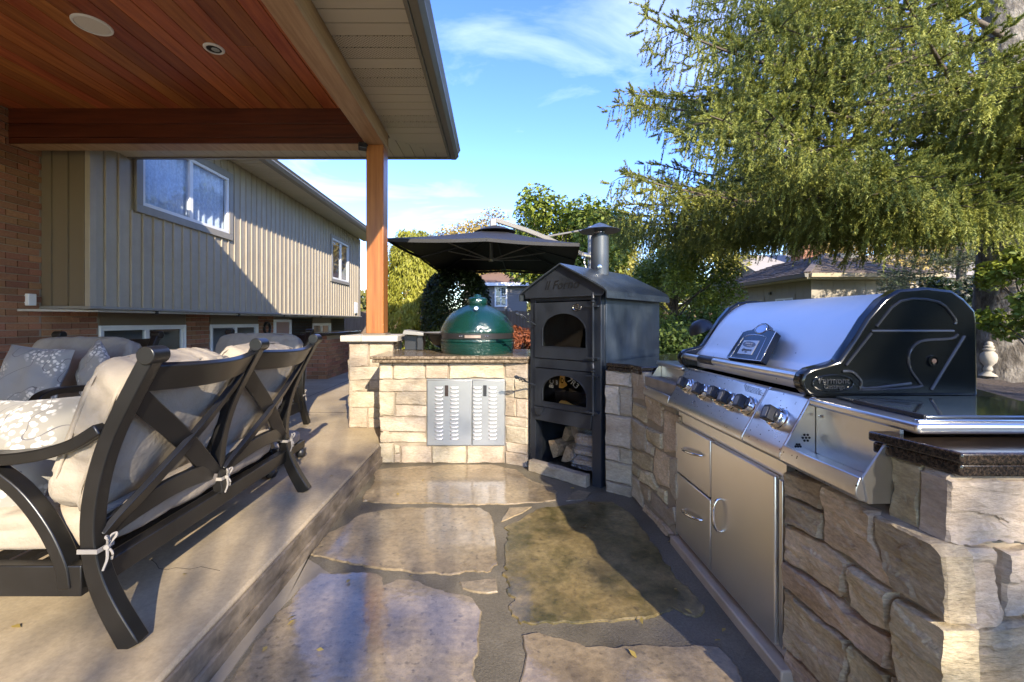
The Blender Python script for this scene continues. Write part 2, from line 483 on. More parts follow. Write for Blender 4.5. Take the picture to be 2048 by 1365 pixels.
m_twig = mat('brown_bark', (0.075, 0.055, 0.038), 0.9, col2=(0.14, 0.11, 0.08), scale=8, bump=0.5, bscale=30)
m_log = mat('split_log', (0.20, 0.13, 0.07), 0.8, col2=(0.36, 0.25, 0.145), scale=8, stretch=(1, 8, 8), rnd=0.18, bump=0.4, bscale=12, bstretch=(1, 8, 8))
m_logbark = mat('log_bark', (0.14, 0.10, 0.07), 0.9, col2=(0.27, 0.21, 0.15), scale=10, bump=0.8, bscale=30)
m_dark = mat('dark_interior', (0.012, 0.011, 0.010), 0.8)
m_shed = mat('shed_siding', (0.30, 0.265, 0.21), 0.7, rnd=0.04, bump=0.1, bscale=40, bstretch=(1, 1, 0.2))
m_shingle = mat('brown_shingles', (0.075, 0.06, 0.05), 0.9, col2=(0.16, 0.125, 0.10), scale=14, stretch=(0.5, 0.5, 2), bump=0.5, bscale=30, rnd=0.2)
m_fascia = mat('tan_fascia', (0.43, 0.36, 0.24), 0.55)
m_glass = glass_mat('window_glass', (0.90, 0.94, 0.98), 0.8, 0.0, 1.4)
m_glass_dark = glass_mat('oven_glass', (0.75, 0.73, 0.70), 0.8, 0.02, 1.35)
m_curtain = mat('lace_curtain', (0.72, 0.73, 0.76), 0.9, col2=(0.55, 0.56, 0.60), scale=46, stretch=(1, 1, 0.5), lo=0.4, hi=0.6)
m_room = mat('dim_room', (0.30, 0.29, 0.28), 0.9)

# specialised tweaks ------------------------------------------------
def nodes_of(m):
    return m.node_tree.nodes, m.node_tree.links, m.node_tree.nodes['Principled BSDF']

def dimple(m, scale, strength, dist):
    N, L, b = nodes_of(m)
    t = N.new('ShaderNodeTexCoord'); v = N.new('ShaderNodeTexVoronoi'); v.inputs['Scale'].default_value = scale
    L.new(t.outputs['Object'], v.inputs['Vector'])
    bp = N.new('ShaderNodeBump'); bp.inputs['Strength'].default_value = strength; bp.inputs['Distance'].default_value = dist
    L.new(v.outputs['Distance'], bp.inputs['Height'])
    L.new(bp.outputs[0], b.inputs['Normal']); L.new(bp.outputs[0], b.inputs['Coat Normal'])
dimple(m_green, 80, 0.55, 0.005)

def flagstone_mat(name, a, bcol, moss, mossamt, r0, r1, coatw=1.0):
    m = mat(name, a, r0, col2=bcol, scale=2.6, lo=0.3, hi=0.7, detail=12, bump=0.45, bscale=11, bdist=0.010, world=True, rough2=r1, coat=0.0)
    N, L, b = nodes_of(m)
    g = N.new('ShaderNodeNewGeometry')
    n = N.new('ShaderNodeTexNoise'); n.inputs['Scale'].default_value = 3.3; n.inputs['Detail'].default_value = 10; n.inputs['Roughness'].default_value = 0.7
    L.new(g.outputs['Position'], n.inputs['Vector'])
    r = N.new('ShaderNodeMapRange'); r.inputs['From Min'].default_value = 0.62 - mossamt; r.inputs['From Max'].default_value = 0.80 - mossamt
    r.inputs['To Max'].default_value = 0.92
    L.new(n.outputs[0], r.inputs['Value'])
    src = b.inputs['Base Color'].links[0].from_socket
    mc = N.new('ShaderNodeMix'); mc.data_type = 'RGBA'; mc.inputs['B'].default_value = c4(moss)
    L.new(src, mc.inputs['A']); L.new(r.outputs[0], mc.inputs['Factor'])
    # small dark pits
    v = N.new('ShaderNodeTexNoise'); v.inputs['Scale'].default_value = 38; v.inputs['Detail'].default_value = 4
    L.new(g.outputs['Position'], v.inputs['Vector'])
    rp = N.new('ShaderNodeMapRange'); rp.inputs['From Min'].default_value = 0.60; rp.inputs['From Max'].default_value = 0.72; rp.inputs['To Max'].default_value = 0.6
    L.new(v.outputs[0], rp.inputs['Value'])
    m2 = N.new('ShaderNodeMix'); m2.data_type = 'RGBA'; m2.inputs['B'].default_value = (0.05, 0.042, 0.03, 1)
    L.new(mc.outputs['Result'], m2.inputs['A']); L.new(rp.outputs[0], m2.inputs['Factor'])
    L.new(m2.outputs['Result'], b.inputs['Base Color'])
    wm = N.new('ShaderNodeTexNoise'); wm.inputs['Scale'].default_value = 2.1; wm.inputs['Detail'].default_value = 7
    L.new(g.outputs['Position'], wm.inputs['Vector'])
    wr = N.new('ShaderNodeMapRange'); wr.inputs['From Min'].default_value = 0.32; wr.inputs['From Max'].default_value = 0.52; wr.inputs['To Max'].default_value = coatw
    L.new(wm.outputs[0], wr.inputs['Value']); L.new(wr.outputs[0], b.inputs['Coat Weight'])
    nb = [x for x in N if x.type == 'BUMP'][0]
    cb_ = N.new('ShaderNodeBump'); cb_.inputs['Strength'].default_value = 0.12; cb_.inputs['Distance'].default_value = 0.004
    L.new(v.outputs[0], cb_.inputs['Height']); L.new(cb_.outputs[0], b.inputs['Coat Normal'])
    b.inputs['Coat Roughness'].default_value = 0.085
    b.inputs['Coat IOR'].default_value = 1.55
    return m
m_flag = flagstone_mat('wet_flagstone', (0.17, 0.122, 0.062), (0.37, 0.285, 0.17), (0.115, 0.09, 0.035), 0.02, 0.30, 0.6)
m_flag_moss = flagstone_mat('mossy_flagstone', (0.15, 0.105, 0.038), (0.30, 0.225, 0.095), (0.050, 0.046, 0.012), 0.19, 0.26, 0.5, 0.5)
m_flag_grey = flagstone_mat('grey_flagstone', (0.165, 0.125, 0.072), (0.37, 0.29, 0.18), (0.10, 0.085, 0.055), 0.0, 0.30, 0.6)

def perforated(name):
    m = mat(name, (0.47, 0.415, 0.31), 0.5, rnd=0.03)
    N, L, b = nodes_of(m)
    t = N.new('ShaderNodeTexCoord'); mpn = N.new('ShaderNodeMapping'); mpn.inputs['Scale'].default_value = (62, 62, 0); mpn.inputs['Rotation'].default_value = (0, 0, 0.6)
    L.new(t.outputs['Object'], mpn.inputs[0])
    fr = N.new('ShaderNodeVectorMath'); fr.operation = 'FRACTION'; L.new(mpn.outputs[0], fr.inputs[0])
    sb = N.new('ShaderNodeVectorMath'); sb.operation = 'SUBTRACT'; sb.inputs[1].default_value = (0.5, 0.5, 0); L.new(fr.outputs[0], sb.inputs[0])
    ln = N.new('ShaderNodeVectorMath'); ln.operation = 'LENGTH'; L.new(sb.outputs[0], ln.inputs[0])
    lt = N.new('ShaderNodeMath'); lt.operation = 'LESS_THAN'; lt.inputs[1].default_value = 0.23; L.new(ln.outputs['Value'], lt.inputs[0])
    src = b.inputs['Base Color'].links[0].from_socket
    mc = N.new('ShaderNodeMix'); mc.data_type = 'RGBA'; mc.inputs['B'].default_value = (0.03, 0.026, 0.02, 1)
    L.new(src, mc.inputs['A']); L.new(lt.outputs[0], mc.inputs['Factor']); L.new(mc.outputs['Result'], b.inputs['Base Color'])
    return m
m_perf = perforated('perforated_soffit')

def floral(name, base):
    """woven cloth printed with sprays of small white blossoms on thin stems"""
    m = mat(name, base, 0.9, bump=0.2, bscale=10, bdist=0.015, sheen=0.2)
    N, L, b = nodes_of(m)
    t = N.new('ShaderNodeTexCoord')
    big = N.new('ShaderNodeTexVoronoi'); big.inputs['Scale'].default_value = 6.5
    L.new(t.outputs['Object'], big.inputs['Vector'])
    r1 = N.new('ShaderNodeMapRange'); r1.inputs['From Min'].default_value = 0.52; r1.inputs['From Max'].default_value = 0.34
    L.new(big.outputs['Distance'], r1.inputs['Value'])
    sm = N.new('ShaderNodeTexVoronoi'); sm.inputs['Scale'].default_value = 46
    L.new(t.outputs['Object'], sm.inputs['Vector'])
    r2 = N.new('ShaderNodeMapRange'); r2.inputs['From Min'].default_value = 0.52; r2.inputs['From Max'].default_value = 0.36
    L.new(sm.outputs['Distance'], r2.inputs['Value'])
    mu = N.new('ShaderNodeMath'); mu.operation = 'MULTIPLY'; L.new(r1.outputs[0], mu.inputs[0]); L.new(r2.outputs[0], mu.inputs[1])
    mc = N.new('ShaderNodeMix'); mc.data_type = 'RGBA'; mc.inputs['A'].default_value = c4(base); mc.inputs['B'].default_value = (0.66, 0.62, 0.54, 1)
    L.new(mu.outputs[0], mc.inputs['Factor'])
    wv = N.new('ShaderNodeTexNoise'); wv.inputs['Scale'].default_value = 5.0; wv.inputs['Detail'].default_value = 1
    L.new(t.outputs['Object'], wv.inputs['Vector'])
    ab = N.new('ShaderNodeMath'); ab.operation = 'SUBTRACT'; ab.inputs[1].default_value = 0.5; L.new(wv.outputs[0], ab.inputs[0])
    a2 = N.new('ShaderNodeMath'); a2.operation = 'ABSOLUTE'; L.new(ab.outputs[0], a2.inputs[0])
    lt = N.new('ShaderNodeMath'); lt.operation = 'LESS_THAN'; lt.inputs[1].default_value = 0.0035; L.new(a2.outputs[0], lt.inputs[0])
    m2 = N.new('ShaderNodeMix'); m2.data_type = 'RGBA'; m2.inputs['B'].default_value = (0.11, 0.10, 0.10, 1)
    L.new(mc.outputs['Result'], m2.inputs['A']); L.new(lt.outputs[0], m2.inputs['Factor'])
    L.new(m2.outputs['Result'], b.inputs['Base Color'])
    return m
m_floral = floral('floral_print_cloth', (0.24, 0.235, 0.225))
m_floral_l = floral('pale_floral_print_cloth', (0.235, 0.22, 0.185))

def gritty(m, scale, stretch, amt, bump, dist):
    """fine dark-and-light mineral grain with layered relief, on top of the broad colour"""
    N, L, b = nodes_of(m)
    t = N.new('ShaderNodeNewGeometry'); mp_ = N.new('ShaderNodeMapping'); mp_.inputs['Scale'].default_value = stretch
    L.new(t.outputs['Position'], mp_.inputs[0])
    n = N.new('ShaderNodeTexNoise'); n.inputs['Scale'].default_value = scale; n.inputs['Detail'].default_value = 9; n.inputs['Roughness'].default_value = 0.72
    L.new(mp_.outputs[0], n.inputs['Vector'])
    r = N.new('ShaderNodeMapRange'); r.inputs['From Min'].default_value = 0.32; r.inputs['From Max'].default_value = 0.68
    r.inputs['To Min'].default_value = 1 - amt; r.inputs['To Max'].default_value = 1 + amt * 0.6; r.clamp = True
    L.new(n.outputs[0], r.inputs['Value'])
    hv = N.new('ShaderNodeHueSaturation'); src = b.inputs['Base Color'].links[0].from_socket
    L.new(src, hv.inputs['Color']); L.new(r.outputs[0], hv.inputs['Value']); L.new(hv.outputs[0], b.inputs['Base Color'])
    bp = N.new('ShaderNodeBump'); bp.inputs['Strength'].default_value = bump; bp.inputs['Distance'].default_value = dist
    L.new(n.outputs[0], bp.inputs['Height'])
    old = b.inputs['Normal'].links[0].from_socket if b.inputs['Normal'].links else None
    if old is not None: L.new(old, bp.inputs['Normal'])
    L.new(bp.outputs[0], b.inputs['Normal'])
gritty(m_stone, 44, (1, 1, 2.2), 0.26, 0.8, 0.008)
gritty(m_stone_dark, 48, (1, 1, 2.6), 0.36, 0.9, 0.009)
gritty(m_bark, 14, (1, 1, 0.5), 0.45, 1.0, 0.03)
gritty(m_concrete, 60, (1, 1, 1), 0.20, 0.25, 0.003)
gritty(m_bed, 90, (1, 1, 1), 0.35, 0.6, 0.004)

for q_ in (m_flag, m_flag_grey, m_flag_moss):
    gritty(q_, 34, (1, 1, 1), 0.38, 0.5, 0.006)
m_steel_access = mat('vented_door_steel', (0.40, 0.395, 0.375), 0.36, metal=0.85, col2=(0.35, 0.345, 0.33), scale=3, bump=0.03, bscale=12, bstretch=(1, 1, 30), bdist=0.0006)
m_louver = mat('pressed_louver_steel', (0.72, 0.71, 0.69), 0.45, metal=0.7)  # paler than the door: highlights on the louvers put into the colour
gritty(m_siding, 5, (1, 1, 0.12), 0.10, 0.1, 0.002)
gritty(m_trim, 9, (1, 1, 0.3), 0.08, 0.1, 0.002)
# ================================================================== SETTING: ground, terrace, patio
def sheet(name, x0, x1, y0, y1, z, m, n=1):
    b = MB().grid(lambda s, t: (x0 + (x1 - x0) * s, y0 + (y1 - y0) * t, z), n, n)
    return structure(obj(name, b, m, smooth=False, recalc=False))
sheet('ground', -400, 400, -400, 400, -0.06, m_lawn)

DZ = 0.16                                            # terrace height
deck = structure(obj('terrace', MB().box(-4.93, -0.985, -4.0, 11.0, -0.05, DZ), m_concrete, bev=0.012))
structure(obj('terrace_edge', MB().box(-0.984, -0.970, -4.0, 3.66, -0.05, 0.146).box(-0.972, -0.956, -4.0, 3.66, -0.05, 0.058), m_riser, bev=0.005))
# saw-cut joints and a hairline crack in the slab
jb = MB()
for y in (0.35, 4.95, 7.3):
    jb.box(-4.9, -0.99, y - 0.004, y + 0.004, DZ, DZ + 0.0015)
jb.box(-2.606, -2.598, 4.95, 11, DZ, DZ + 0.0015)
crack = [atz(u, v, DZ) for u, v in ((300, 1118), (312, 1128), (318, 1138), (334, 1140), (352, 1136), (380, 1139), (402, 1134), (440, 1142))]
jb.tube([(p.x, p.y, DZ + 0.0005) for p in crack], 0.0008, 4)
o = obj('terrace_joint', jb, m_dark, deck, recalc=True)

patio = structure(obj('patio', MB().box(-0.97, 1.7, -4.0, 4.6, -0.06, 0.0), m_bed))

def frac_poly(poly, step=0.035, amp=0.012, seed=0, sm=True):
    """irregular broken edge along a polygon (2-D)"""
    out = []
    n = len(poly)
    for i in range(n):
        a, b = Vector(poly[i]), Vector(poly[(i + 1) % n])
        k = max(1, int((b - a).length / step))
        d = (b - a); nn = Vector((-d.y, d.x)).normalized() if d.length > 1e-6 else Vector((0, 0))
        for j in range(k):
            p = a + d * (j / k)
            q = noise.noise(Vector((p.x * 9 + seed * 7.3, p.y * 9, seed))) + 0.6 * noise.noise(Vector((p.x * 31, p.y * 31 + seed, 3.1)))
            out.append(p + nn * (q * amp * (0.35 + 1.6 * abs(noise.noise(Vector((p.x * 2.3 + seed, p.y * 2.3, 5.5)))))))
    return out

def flagstone(poly_px, m, seed, name='flagstone', h=0.007, amp=0.022):
    P = [Vector(atz(u, v, 0.0).to_2d()) for u, v in poly_px]
    P = frac_poly(P, 0.014, amp, seed)
    n = len(P); cx = sum((p for p in P), Vector((0, 0))) / n
    b = MB()
    vs = []
    rings = [(1.0, -0.02), (1.0, h * 0.5), (None, h), (0.97, h), (0.9, h), (0.6, h), (0.3, h)]
    for s_, z in rings:
        for p in P:
            if s_ is None:
                d = p - cx; q = cx + d * (1 - 0.006 / max(d.length, 0.05))
            else:
                q = cx + (p - cx) * s_
            zz_ = z + (0.003 * noise.noise(Vector((q.x * 5, q.y * 5, seed))) if z >= h else 0)
            vs.append((q.x, q.y, zz_))
    vs.append((cx.x, cx.y, h))
    fs = []
    nr = len(rings) - 1
    for r in range(nr):
        for i in range(n):
            fs.append((r * n + i, r * n + (i + 1) % n, (r + 1) * n + (i + 1) % n, (r + 1) * n + i))
    fs += [(nr * n + i, nr * n + (i + 1) % n, (nr + 1) * n) for i in range(n)]
    b.add(vs, fs)
    return obj(name, b, m, patio, ang=22)

Z4 = lambda pts: zz(pts, 2.2756, 600, 900)
flagstone(Z4([(335, 95), (480, 80), (640, 74), (870, 70), (990, 95), (1060, 145), (1130, 165), (1170, 195), (1165, 232), (1060, 245), (900, 250), (700, 250), (560, 245), (400, 247), (280, 238), (298, 195), (338, 150)]), m_flag, 1)
flagstone(Z4([(270, 300), (400, 272), (640, 265), (820, 268), (865, 290), (880, 340), (890, 440), (880, 520), (850, 560), (700, 570), (560, 565), (350, 545), (220, 520), (45, 480), (90, 430), (130, 380), (220, 340)]), m_flag, 2)
flagstone(Z4([(965, 335), (1100, 270), (1300, 240), (1420, 238), (1470, 265), (1530, 320), (1600, 420), (1690, 545), (1770, 650), (1850, 720), (1800, 765), (1700, 725), (1600, 765), (1460, 780), (1250, 790), (1120, 780), (1000, 800), (950, 750), (940, 650), (955, 560), (935, 480), (930, 400)]), m_flag_moss, 3, amp=0.03)
flagstone([(600, 1180), (640, 1150), (715, 1147), (755, 1153), (767, 1172), (802, 1165), (846, 1170), (900, 1185), (943, 1195), (965, 1225), (956, 1265), (958, 1300), (950, 1340), (955, 1440), (955, 1600), (330, 1600), (440, 1400), (485, 1330), (540, 1250)], m_flag_grey, 4)
flagstone([(1044, 1273), (1075, 1269), (1119, 1282), (1171, 1298), (1259, 1296), (1321, 1296), (1391, 1291), (1435, 1298), (1466, 1322), (1483, 1365), (1510, 1440), (1560, 1600), (1030, 1600), (1025, 1440), (1040, 1365), (1050, 1320)], m_flag, 5)
flagstone(Z4([(725, 605), (800, 600), (890, 592), (900, 650), (850, 660), (790, 650), (740, 635)]), m_flag_grey, 6, amp=0.008)
flagstone(Z4([(1212, 235), (1240, 198), (1270, 187), (1325, 197), (1300, 228)]), m_flag_grey, 7, amp=0.008)
flagstone(Z4([(915, 330), (950, 268), (1055, 262), (1010, 290)]), m_flag, 8, amp=0.008)
flagstone([(330, 1700), (930, 1700), (930, 2600), (150, 2600)], m_flag, 9)
flagstone([(1010, 1700), (1560, 1700), (1750, 2600), (1010, 2600)], m_flag_moss, 10)

# concrete strip along the terrace
sp = [atz(u, v, 0.0) for u, v in ((745, 938), (700, 1000), (660, 1040), (620, 1080), (615, 1120), (660, 1148), (600, 1178), (520, 1265), (460, 1345), (360, 1480))]
pp = [Vector((-0.961, sp[0].y)), ] + [Vector((p.x, p.y)) for p in sp] + [Vector((-0.961, sp[-1].y))]
pp = frac_poly(pp, 0.05, 0.008, 12)
b = MB().prism([(max(p.x, -0.961), p.y) for p in pp], 'z', -0.02, 0.004)
m_strip = mat('pale_concrete_strip', (0.19, 0.16, 0.12), 0.6, col2=(0.28, 0.24, 0.18), scale=2.2, lo=0.3, hi=0.72, detail=11, bump=0.25, bscale=60, bdist=0.004, world=True, rough2=0.42)
obj('concrete_strip', b, m_strip, patio, smooth=False)

# ================================================================== stone walling helpers
def rough_stone(name, poly, O, ex, ey, en, m, parent, seed, depth=0.05, bulge=0.012, gap=0.004, seg=0.04, inset=0.010, fine=False):
    """one split-face stone: a broken outline, chipped arris and an uneven face"""
    O, ex, ey, en = Vector(O), Vector(ex), Vector(ey), Vector(en)
    P = [Vector(p) for p in poly]
    cx = sum(P, Vector((0, 0))) / len(P)
    P = [p + (cx - p).normalized() * gap for p in P]
    P = frac_poly(P, seg, 0.007, seed)
    n = len(P)
    R = random.Random(seed * 17 + 3)
    ta, tb = R.uniform(-0.07, 0.07), R.uniform(-0.08, 0.08)
    lift = R.uniform(0.2, 1.0) * bulge
    vs = []
    def h(q):
        w = noise.noise(Vector((q.x * 5 + seed, q.y * 9, seed * 0.7)))
        step = (0.006 if fine else 0.004) * math.floor(2.2 * noise.noise(Vector((q.x * 4 - seed, q.y * 14, 9.1))) + 0.5)
        return w * 0.006 + step + noise.noise(Vector((q.x * 17, q.y * 40 + seed, 2.2))) * 0.004 + (noise.noise(Vector((q.x * 45, q.y * 95, seed))) * 0.0025 if fine else 0) + ta * (q.x - cx.x) * 0.35 + tb * (q.y - cx.y) * 0.35
    RINGS = ((0, -depth), (0, 0), (1, 1), (0.55, 1), (0.25, 1)) if not fine else ((0, -depth), (0, 0), (1, 1), (0.9, 1), (0.8, 1), (0.7, 1), (0.6, 1), (0.5, 1), (0.4, 1), (0.3, 1), (0.2, 1), (0.1, 1))
    for s_, z in RINGS:
        for i, p in enumerate(P):
            d = p - cx; L = max(d.length, 0.02)
            if s_ == 0: q = p
            elif s_ == 1: q = cx + d * (1 - min(0.45, inset * R.uniform(0.5, 1.7) / L))
            else: q = cx + d * (s_ + (R.uniform(-0.06, 0.06) if not fine else 0) - 0.02)
            e = z if z < 0 else (0 if z == 0 else max(0.002, lift + h(q) + 0.004))
            vs.append(O + ex * q.x + ey * q.y + en * e)
    vs.append(O + ex * cx.x + ey * cx.y + en * max(0.003, lift + h(cx) + 0.004))
    fs = []
    nr = len(RINGS) - 1
    for r in range(nr):
        for i in range(n):
            fs.append((r * n + i, r * n + (i + 1) % n, (r + 1) * n + (i + 1) % n, (r + 1) * n + i))
    fs += [(nr * n + i, nr * n + (i + 1) % n, (nr + 1) * n) for i in range(n)]
    return obj(name, MB().add(vs, fs), m, parent, ang=24 if not fine else 13)

def ashlar(x0, x1, z0, z1, hmin, hmax, lmin, lmax, seed, jit=0.008):
    R = random.Random(seed); out = []; z = z0
    while z < z1 - 0.02:
        h = R.uniform(hmin, hmax)
        if z1 - (z + h) < hmin * 0.7: h = z1 - z
        x = x0
        while x < x1 - 0.01:
            l = R.uniform(lmin, lmax)
            if x1 - (x + l) < lmin * 0.6: l = x1 - x
            j = lambda: R.uniform(-jit, jit)
            out.append([(x + j(), z + j()), (x + l + j(), z + j()), (x + l + j(), z + h + j()), (x + j(), z + h + j())])
            if l > lmin * 1.4 and h > hmin * 1.35 and R.random() < 0.3:
                a = out.pop(); zm = z + h * R.uniform(0.35, 0.65)
                out.append([a[0], a[1], (a[1][0], zm), (a[0][0], zm + j())]); out.append([(a[0][0], zm + j()), (a[1][0], zm), a[2], a[3]])
            x += l
        z += h
    return out

# ================================================================== HOUSE
XS, XB = -4.40, -4.93                                  # siding plane, brick plane
YC, YE = 4.67, 14.1
ZB, ZS = 1.375, 3.88
house = thing('house', 'taupe board-sided house over a red brick base with white-framed windows', 'house', (-7, 6, 0))
def holed(mb, x0, x1, y0, y1, z0, z1, holes):
    y = y0
    for a, b_, c, d in sorted(holes):
        mb.box(x0, x1, y, a, z0, z1)
        mb.box(x0, x1, a, b_, z0, c); mb.box(x0, x1, a, b_, d, z1)
        y = b_
    return mb.box(x0, x1, y, y1, z0, z1)
LOWW = ((5.35, 6.84), (7.44, 8.93), (11.62, 12.88))
cw = MB().box(-12, XB - 1.0, -4, YE, -0.05, 4.2)
holed(cw, XB - 1.0, XB - 0.02, -4, YE, -0.05, 4.2, [(a + 0.03, b_ - 0.03, 0.48, 1.125) for a, b_ in LOWW])
obj('wall_core', cw, m_mortar, house)
pm = 0.1715
n_p = int((YE - YC) / pm)
pb = MB().box(-0.012, 0.0, 0.0, pm - 0.008, 0, ZS - ZB)
pb.prism([(-0.002, 0.0), (0.016, 0.004), (0.016, 0.026), (-0.002, 0.030)], 'z', 0, ZS - ZB)
me_panel = mesh_of('siding_panel', pb, m_siding)
W1 = (5.24, 7.18, 2.55, 3.66)          # upper window outer trim: y0, y1, z0, z1
W2 = (11.48, 12.95, 2.28, 3.55)
obj('upper_storey', holed(MB(), XB - 0.018, XS - 0.012, YC + 0.012, YE, ZB, ZS, [(w[0] + 0.06, w[1] - 0.06, w[2] + 0.06, w[3] - 0.06) for w in (W1, W2)]), m_siding, house)
for i in range(n_p):
    y = YC + i * pm
    cover = [w for w in (W1, W2) if w[0] + 0.02 < y + pm / 2 < w[1] - 0.02]
    if cover:
        w = cover[0]
        piece('siding_panel', me_panel, (XS, y, ZB), (1, 1, (w[2] - ZB) / (ZS - ZB)), 0, house)
        piece('siding_panel', me_panel, (XS, y, w[3]), (1, 1, (ZS - w[3]) / (ZS - ZB)), 0, house)
    else:
        piece('siding_panel', me_panel, (XS, y, ZB), (1, 1, 1), 0, house)
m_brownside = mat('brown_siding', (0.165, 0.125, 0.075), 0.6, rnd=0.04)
# return face of the siding at the near corner, a darker brown than the front
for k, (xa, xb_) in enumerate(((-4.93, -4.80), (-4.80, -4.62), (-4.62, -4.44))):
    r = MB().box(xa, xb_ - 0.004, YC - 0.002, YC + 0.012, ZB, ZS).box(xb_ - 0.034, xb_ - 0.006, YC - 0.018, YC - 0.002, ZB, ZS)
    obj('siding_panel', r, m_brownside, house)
obj('corner_trim', MB().box(-4.44, XS + 0.018, YC - 0.02, YC + 0.06, ZB, ZS), m_siding, house, bev=0.004)
obj('sill_flashing', MB().box(XB, XS + 0.03, YC - 0.03, YE, ZB - 0.03, ZB), m_trim, house, bev=0.004)
obj('conduit', MB().tube([(XB + 0.02, YC - 0.25, ZB - 0.05), (XS - 0.02, YC + 0.1, ZB - 0.05), (XS - 0.02, YE - 0.2, ZB - 0.05)], 0.014, 8), m_capstone, house)
cl = MB()
for y in (5.6, 7.4, 9.0, 10.9):
    cl.box(XS - 0.045, XS + 0.005, y - 0.02, y + 0.02, ZB - 0.075, ZB - 0.03)
obj('conduit_clamp', cl, m_plastic, house)

def window(parent, X, y0, y1, z0, z1, trim, mull, curtain=True, frame_m=None, depth=0.14, tm=None):
    """trimmed sliding window on a wall facing +X"""
    fm = frame_m or m_white
    w = obj('window', MB().box(X, X + 0.035, y0, y1, z0, z0 + trim).box(X, X + 0.035, y0, y1, z1 - trim, z1)
            .box(X, X + 0.035, y0, y0 + trim, z0 + trim, z1 - trim).box(X, X + 0.035, y1 - trim, y1, z0 + trim, z1 - trim), tm or m_trim, parent, bev=0.004)
    a0, a1, b0, b1 = y0 + trim, y1 - trim, z0 + trim, z1 - trim
    f = 0.045
    fr = MB().box(X - 0.03, X + 0.024, a0, a1, b0, b0 + f).box(X - 0.03, X + 0.024, a0, a1, b1 - f, b1).box(X - 0.03, X + 0.024, a0, a0 + f, b0 + f, b1 - f).box(X - 0.03, X + 0.024, a1 - f, a1, b0 + f, b1 - f)
    ym = a0 + (a1 - a0) * mull
    fr.box(X - 0.03, X + 0.02, ym - 0.035, ym + 0.035, b0 + f, b1 - f)
    obj('frame', fr, fm, w, bev=0.004)
    for p, q in ((a0 + f, ym - 0.035), (ym + 0.035, a1 - f)):
        obj('pane', MB().box(X - 0.012, X - 0.006, p, q, b0 + f, b1 - f), m_glass, w)
    D = 0.48
    rb = MB().box(X - D, X - D + 0.01, a0, a1, b0, b1).box(X - D, X - 0.031, a0 - 0.01, a0, b0, b1).box(X - D, X - 0.031, a1, a1 + 0.01, b0, b1).box(X - D, X - 0.031, a0, a1, b0 - 0.01, b0).box(X - D, X - 0.031, a0, a1, b1, b1 + 0.01)
    obj('reveal', rb, m_room, w, smooth=False)
    if curtain:
        cb = MB()
        cb.grid(lambda s, t: (X - 0.085 + 0.028 * math.sin(s * 70) + 0.012 * math.sin(s * 23), a0 + (a1 - a0) * s, b0 + (b1 - b0) * t), 160, 2)
        obj('curtain', cb, m_curtain, w, recalc=False)
    return w
# openings: the panels above and below leave the wall core exposed, so glazing sits in front of it
window(house, XS - 0.0005, W1[0], W1[1], W1[2], W1[3], 0.10, 0.5)
window(house, XS - 0.0005, W2[0], W2[1], W2[2], W2[3], 0.085, 0.52, curtain=False)

# brick base and near brick wall
bm_ = MB().box(-0.5, 0.5, -0.5, 0.5, -0.5, 0.5)
me_brick = mesh_of('brick', bm_, m_brick)
def bricks(parent, X, y0, y1, z0, z1, seed, L=0.215, hh=0.072, face=+1, proud=0.010):
    R = random.Random(seed); z = z0; k = 0
    while z + hh * 0.9 < z1:
        y = y0 - (L / 2 if k % 2 else 0)
        while y < y1 - 0.01:
            a, b_ = max(y, y0), min(y + L, y1)
            if b_ - a > 0.03:
                piece('brick', me_brick, (X + face * (R.uniform(0, 0.004)), (a + b_) / 2, z + hh / 2 - 0.005), (2 * proud + 0.02, b_ - a - 0.010, hh - 0.010), 0, parent)
            y += L
        z += hh; k += 1
bw = obj('brick_wall', MB().box(XB - 0.018, XB - 0.004, -4, 3.75, DZ, 3.5).box(XB - 0.018, XB - 0.004, 3.75, YC, DZ, 3.4).box(XB - 0.018, XB - 0.004, YC, 5.35, DZ, ZB), m_mortar, house)
bricks(bw, XB - 0.012, 4.0, YC + 0.0, 0.62, 3.38, 1)
bricks(bw, XB - 0.012, YC, 5.33, 0.62, ZB - 0.02, 2)
pr = obj('brick_pier', MB().box(XB - 0.018, XB - 0.004, 6.86, 7.42, DZ, ZB), m_mortar, house)
bricks(pr, XB - 0.012, 6.86, 7.42, 0.70, ZB - 0.02, 3)
pr = obj('brick_pier', MB().box(XB - 0.018, XB - 0.004, 8.95, 9.55, DZ, ZB), m_mortar, house)
bricks(pr, XB - 0.012, 8.95, 9.55, 0.75, ZB - 0.02, 4)
pr = obj('brick_pier', MB().box(XB - 0.018, XB - 0.004, 10.35, 11.6, DZ, ZB), m_mortar, house)
bb = MB()
def brick_mass(bb, X, y0, y1, z0, z1, L=0.215, hh=0.072):
    z = z0; k = 0
    while z + hh * 0.9 < z1:
        y = y0 - (L / 2 if k % 2 else 0)
        while y < y1 - 0.01:
            a, b_ = max(y, y0), min(y + L, y1)
            if b_ - a > 0.03: bb.box(X - 0.02, X + 0.004, a + 0.005, b_ - 0.005, z, z + hh - 0.010)
            y += L
        z += hh; k += 1
    return bb
o = obj('brick_courses', brick_mass(MB(), XB - 0.008, 10.35, 11.6, 0.5, ZB - 0.02), m_brick, pr, smooth=False); o['kind'] = 'stuff'
pr = obj('brick_pier', MB().box(XB - 0.018, XB - 0.004, 12.9, YE, DZ, ZB), m_mortar, house)
o = obj('brick_courses', brick_mass(MB(), XB - 0.008, 12.9, YE, 0.5, ZB - 0.02), m_brick, pr, smooth=False); o['kind'] = 'stuff'
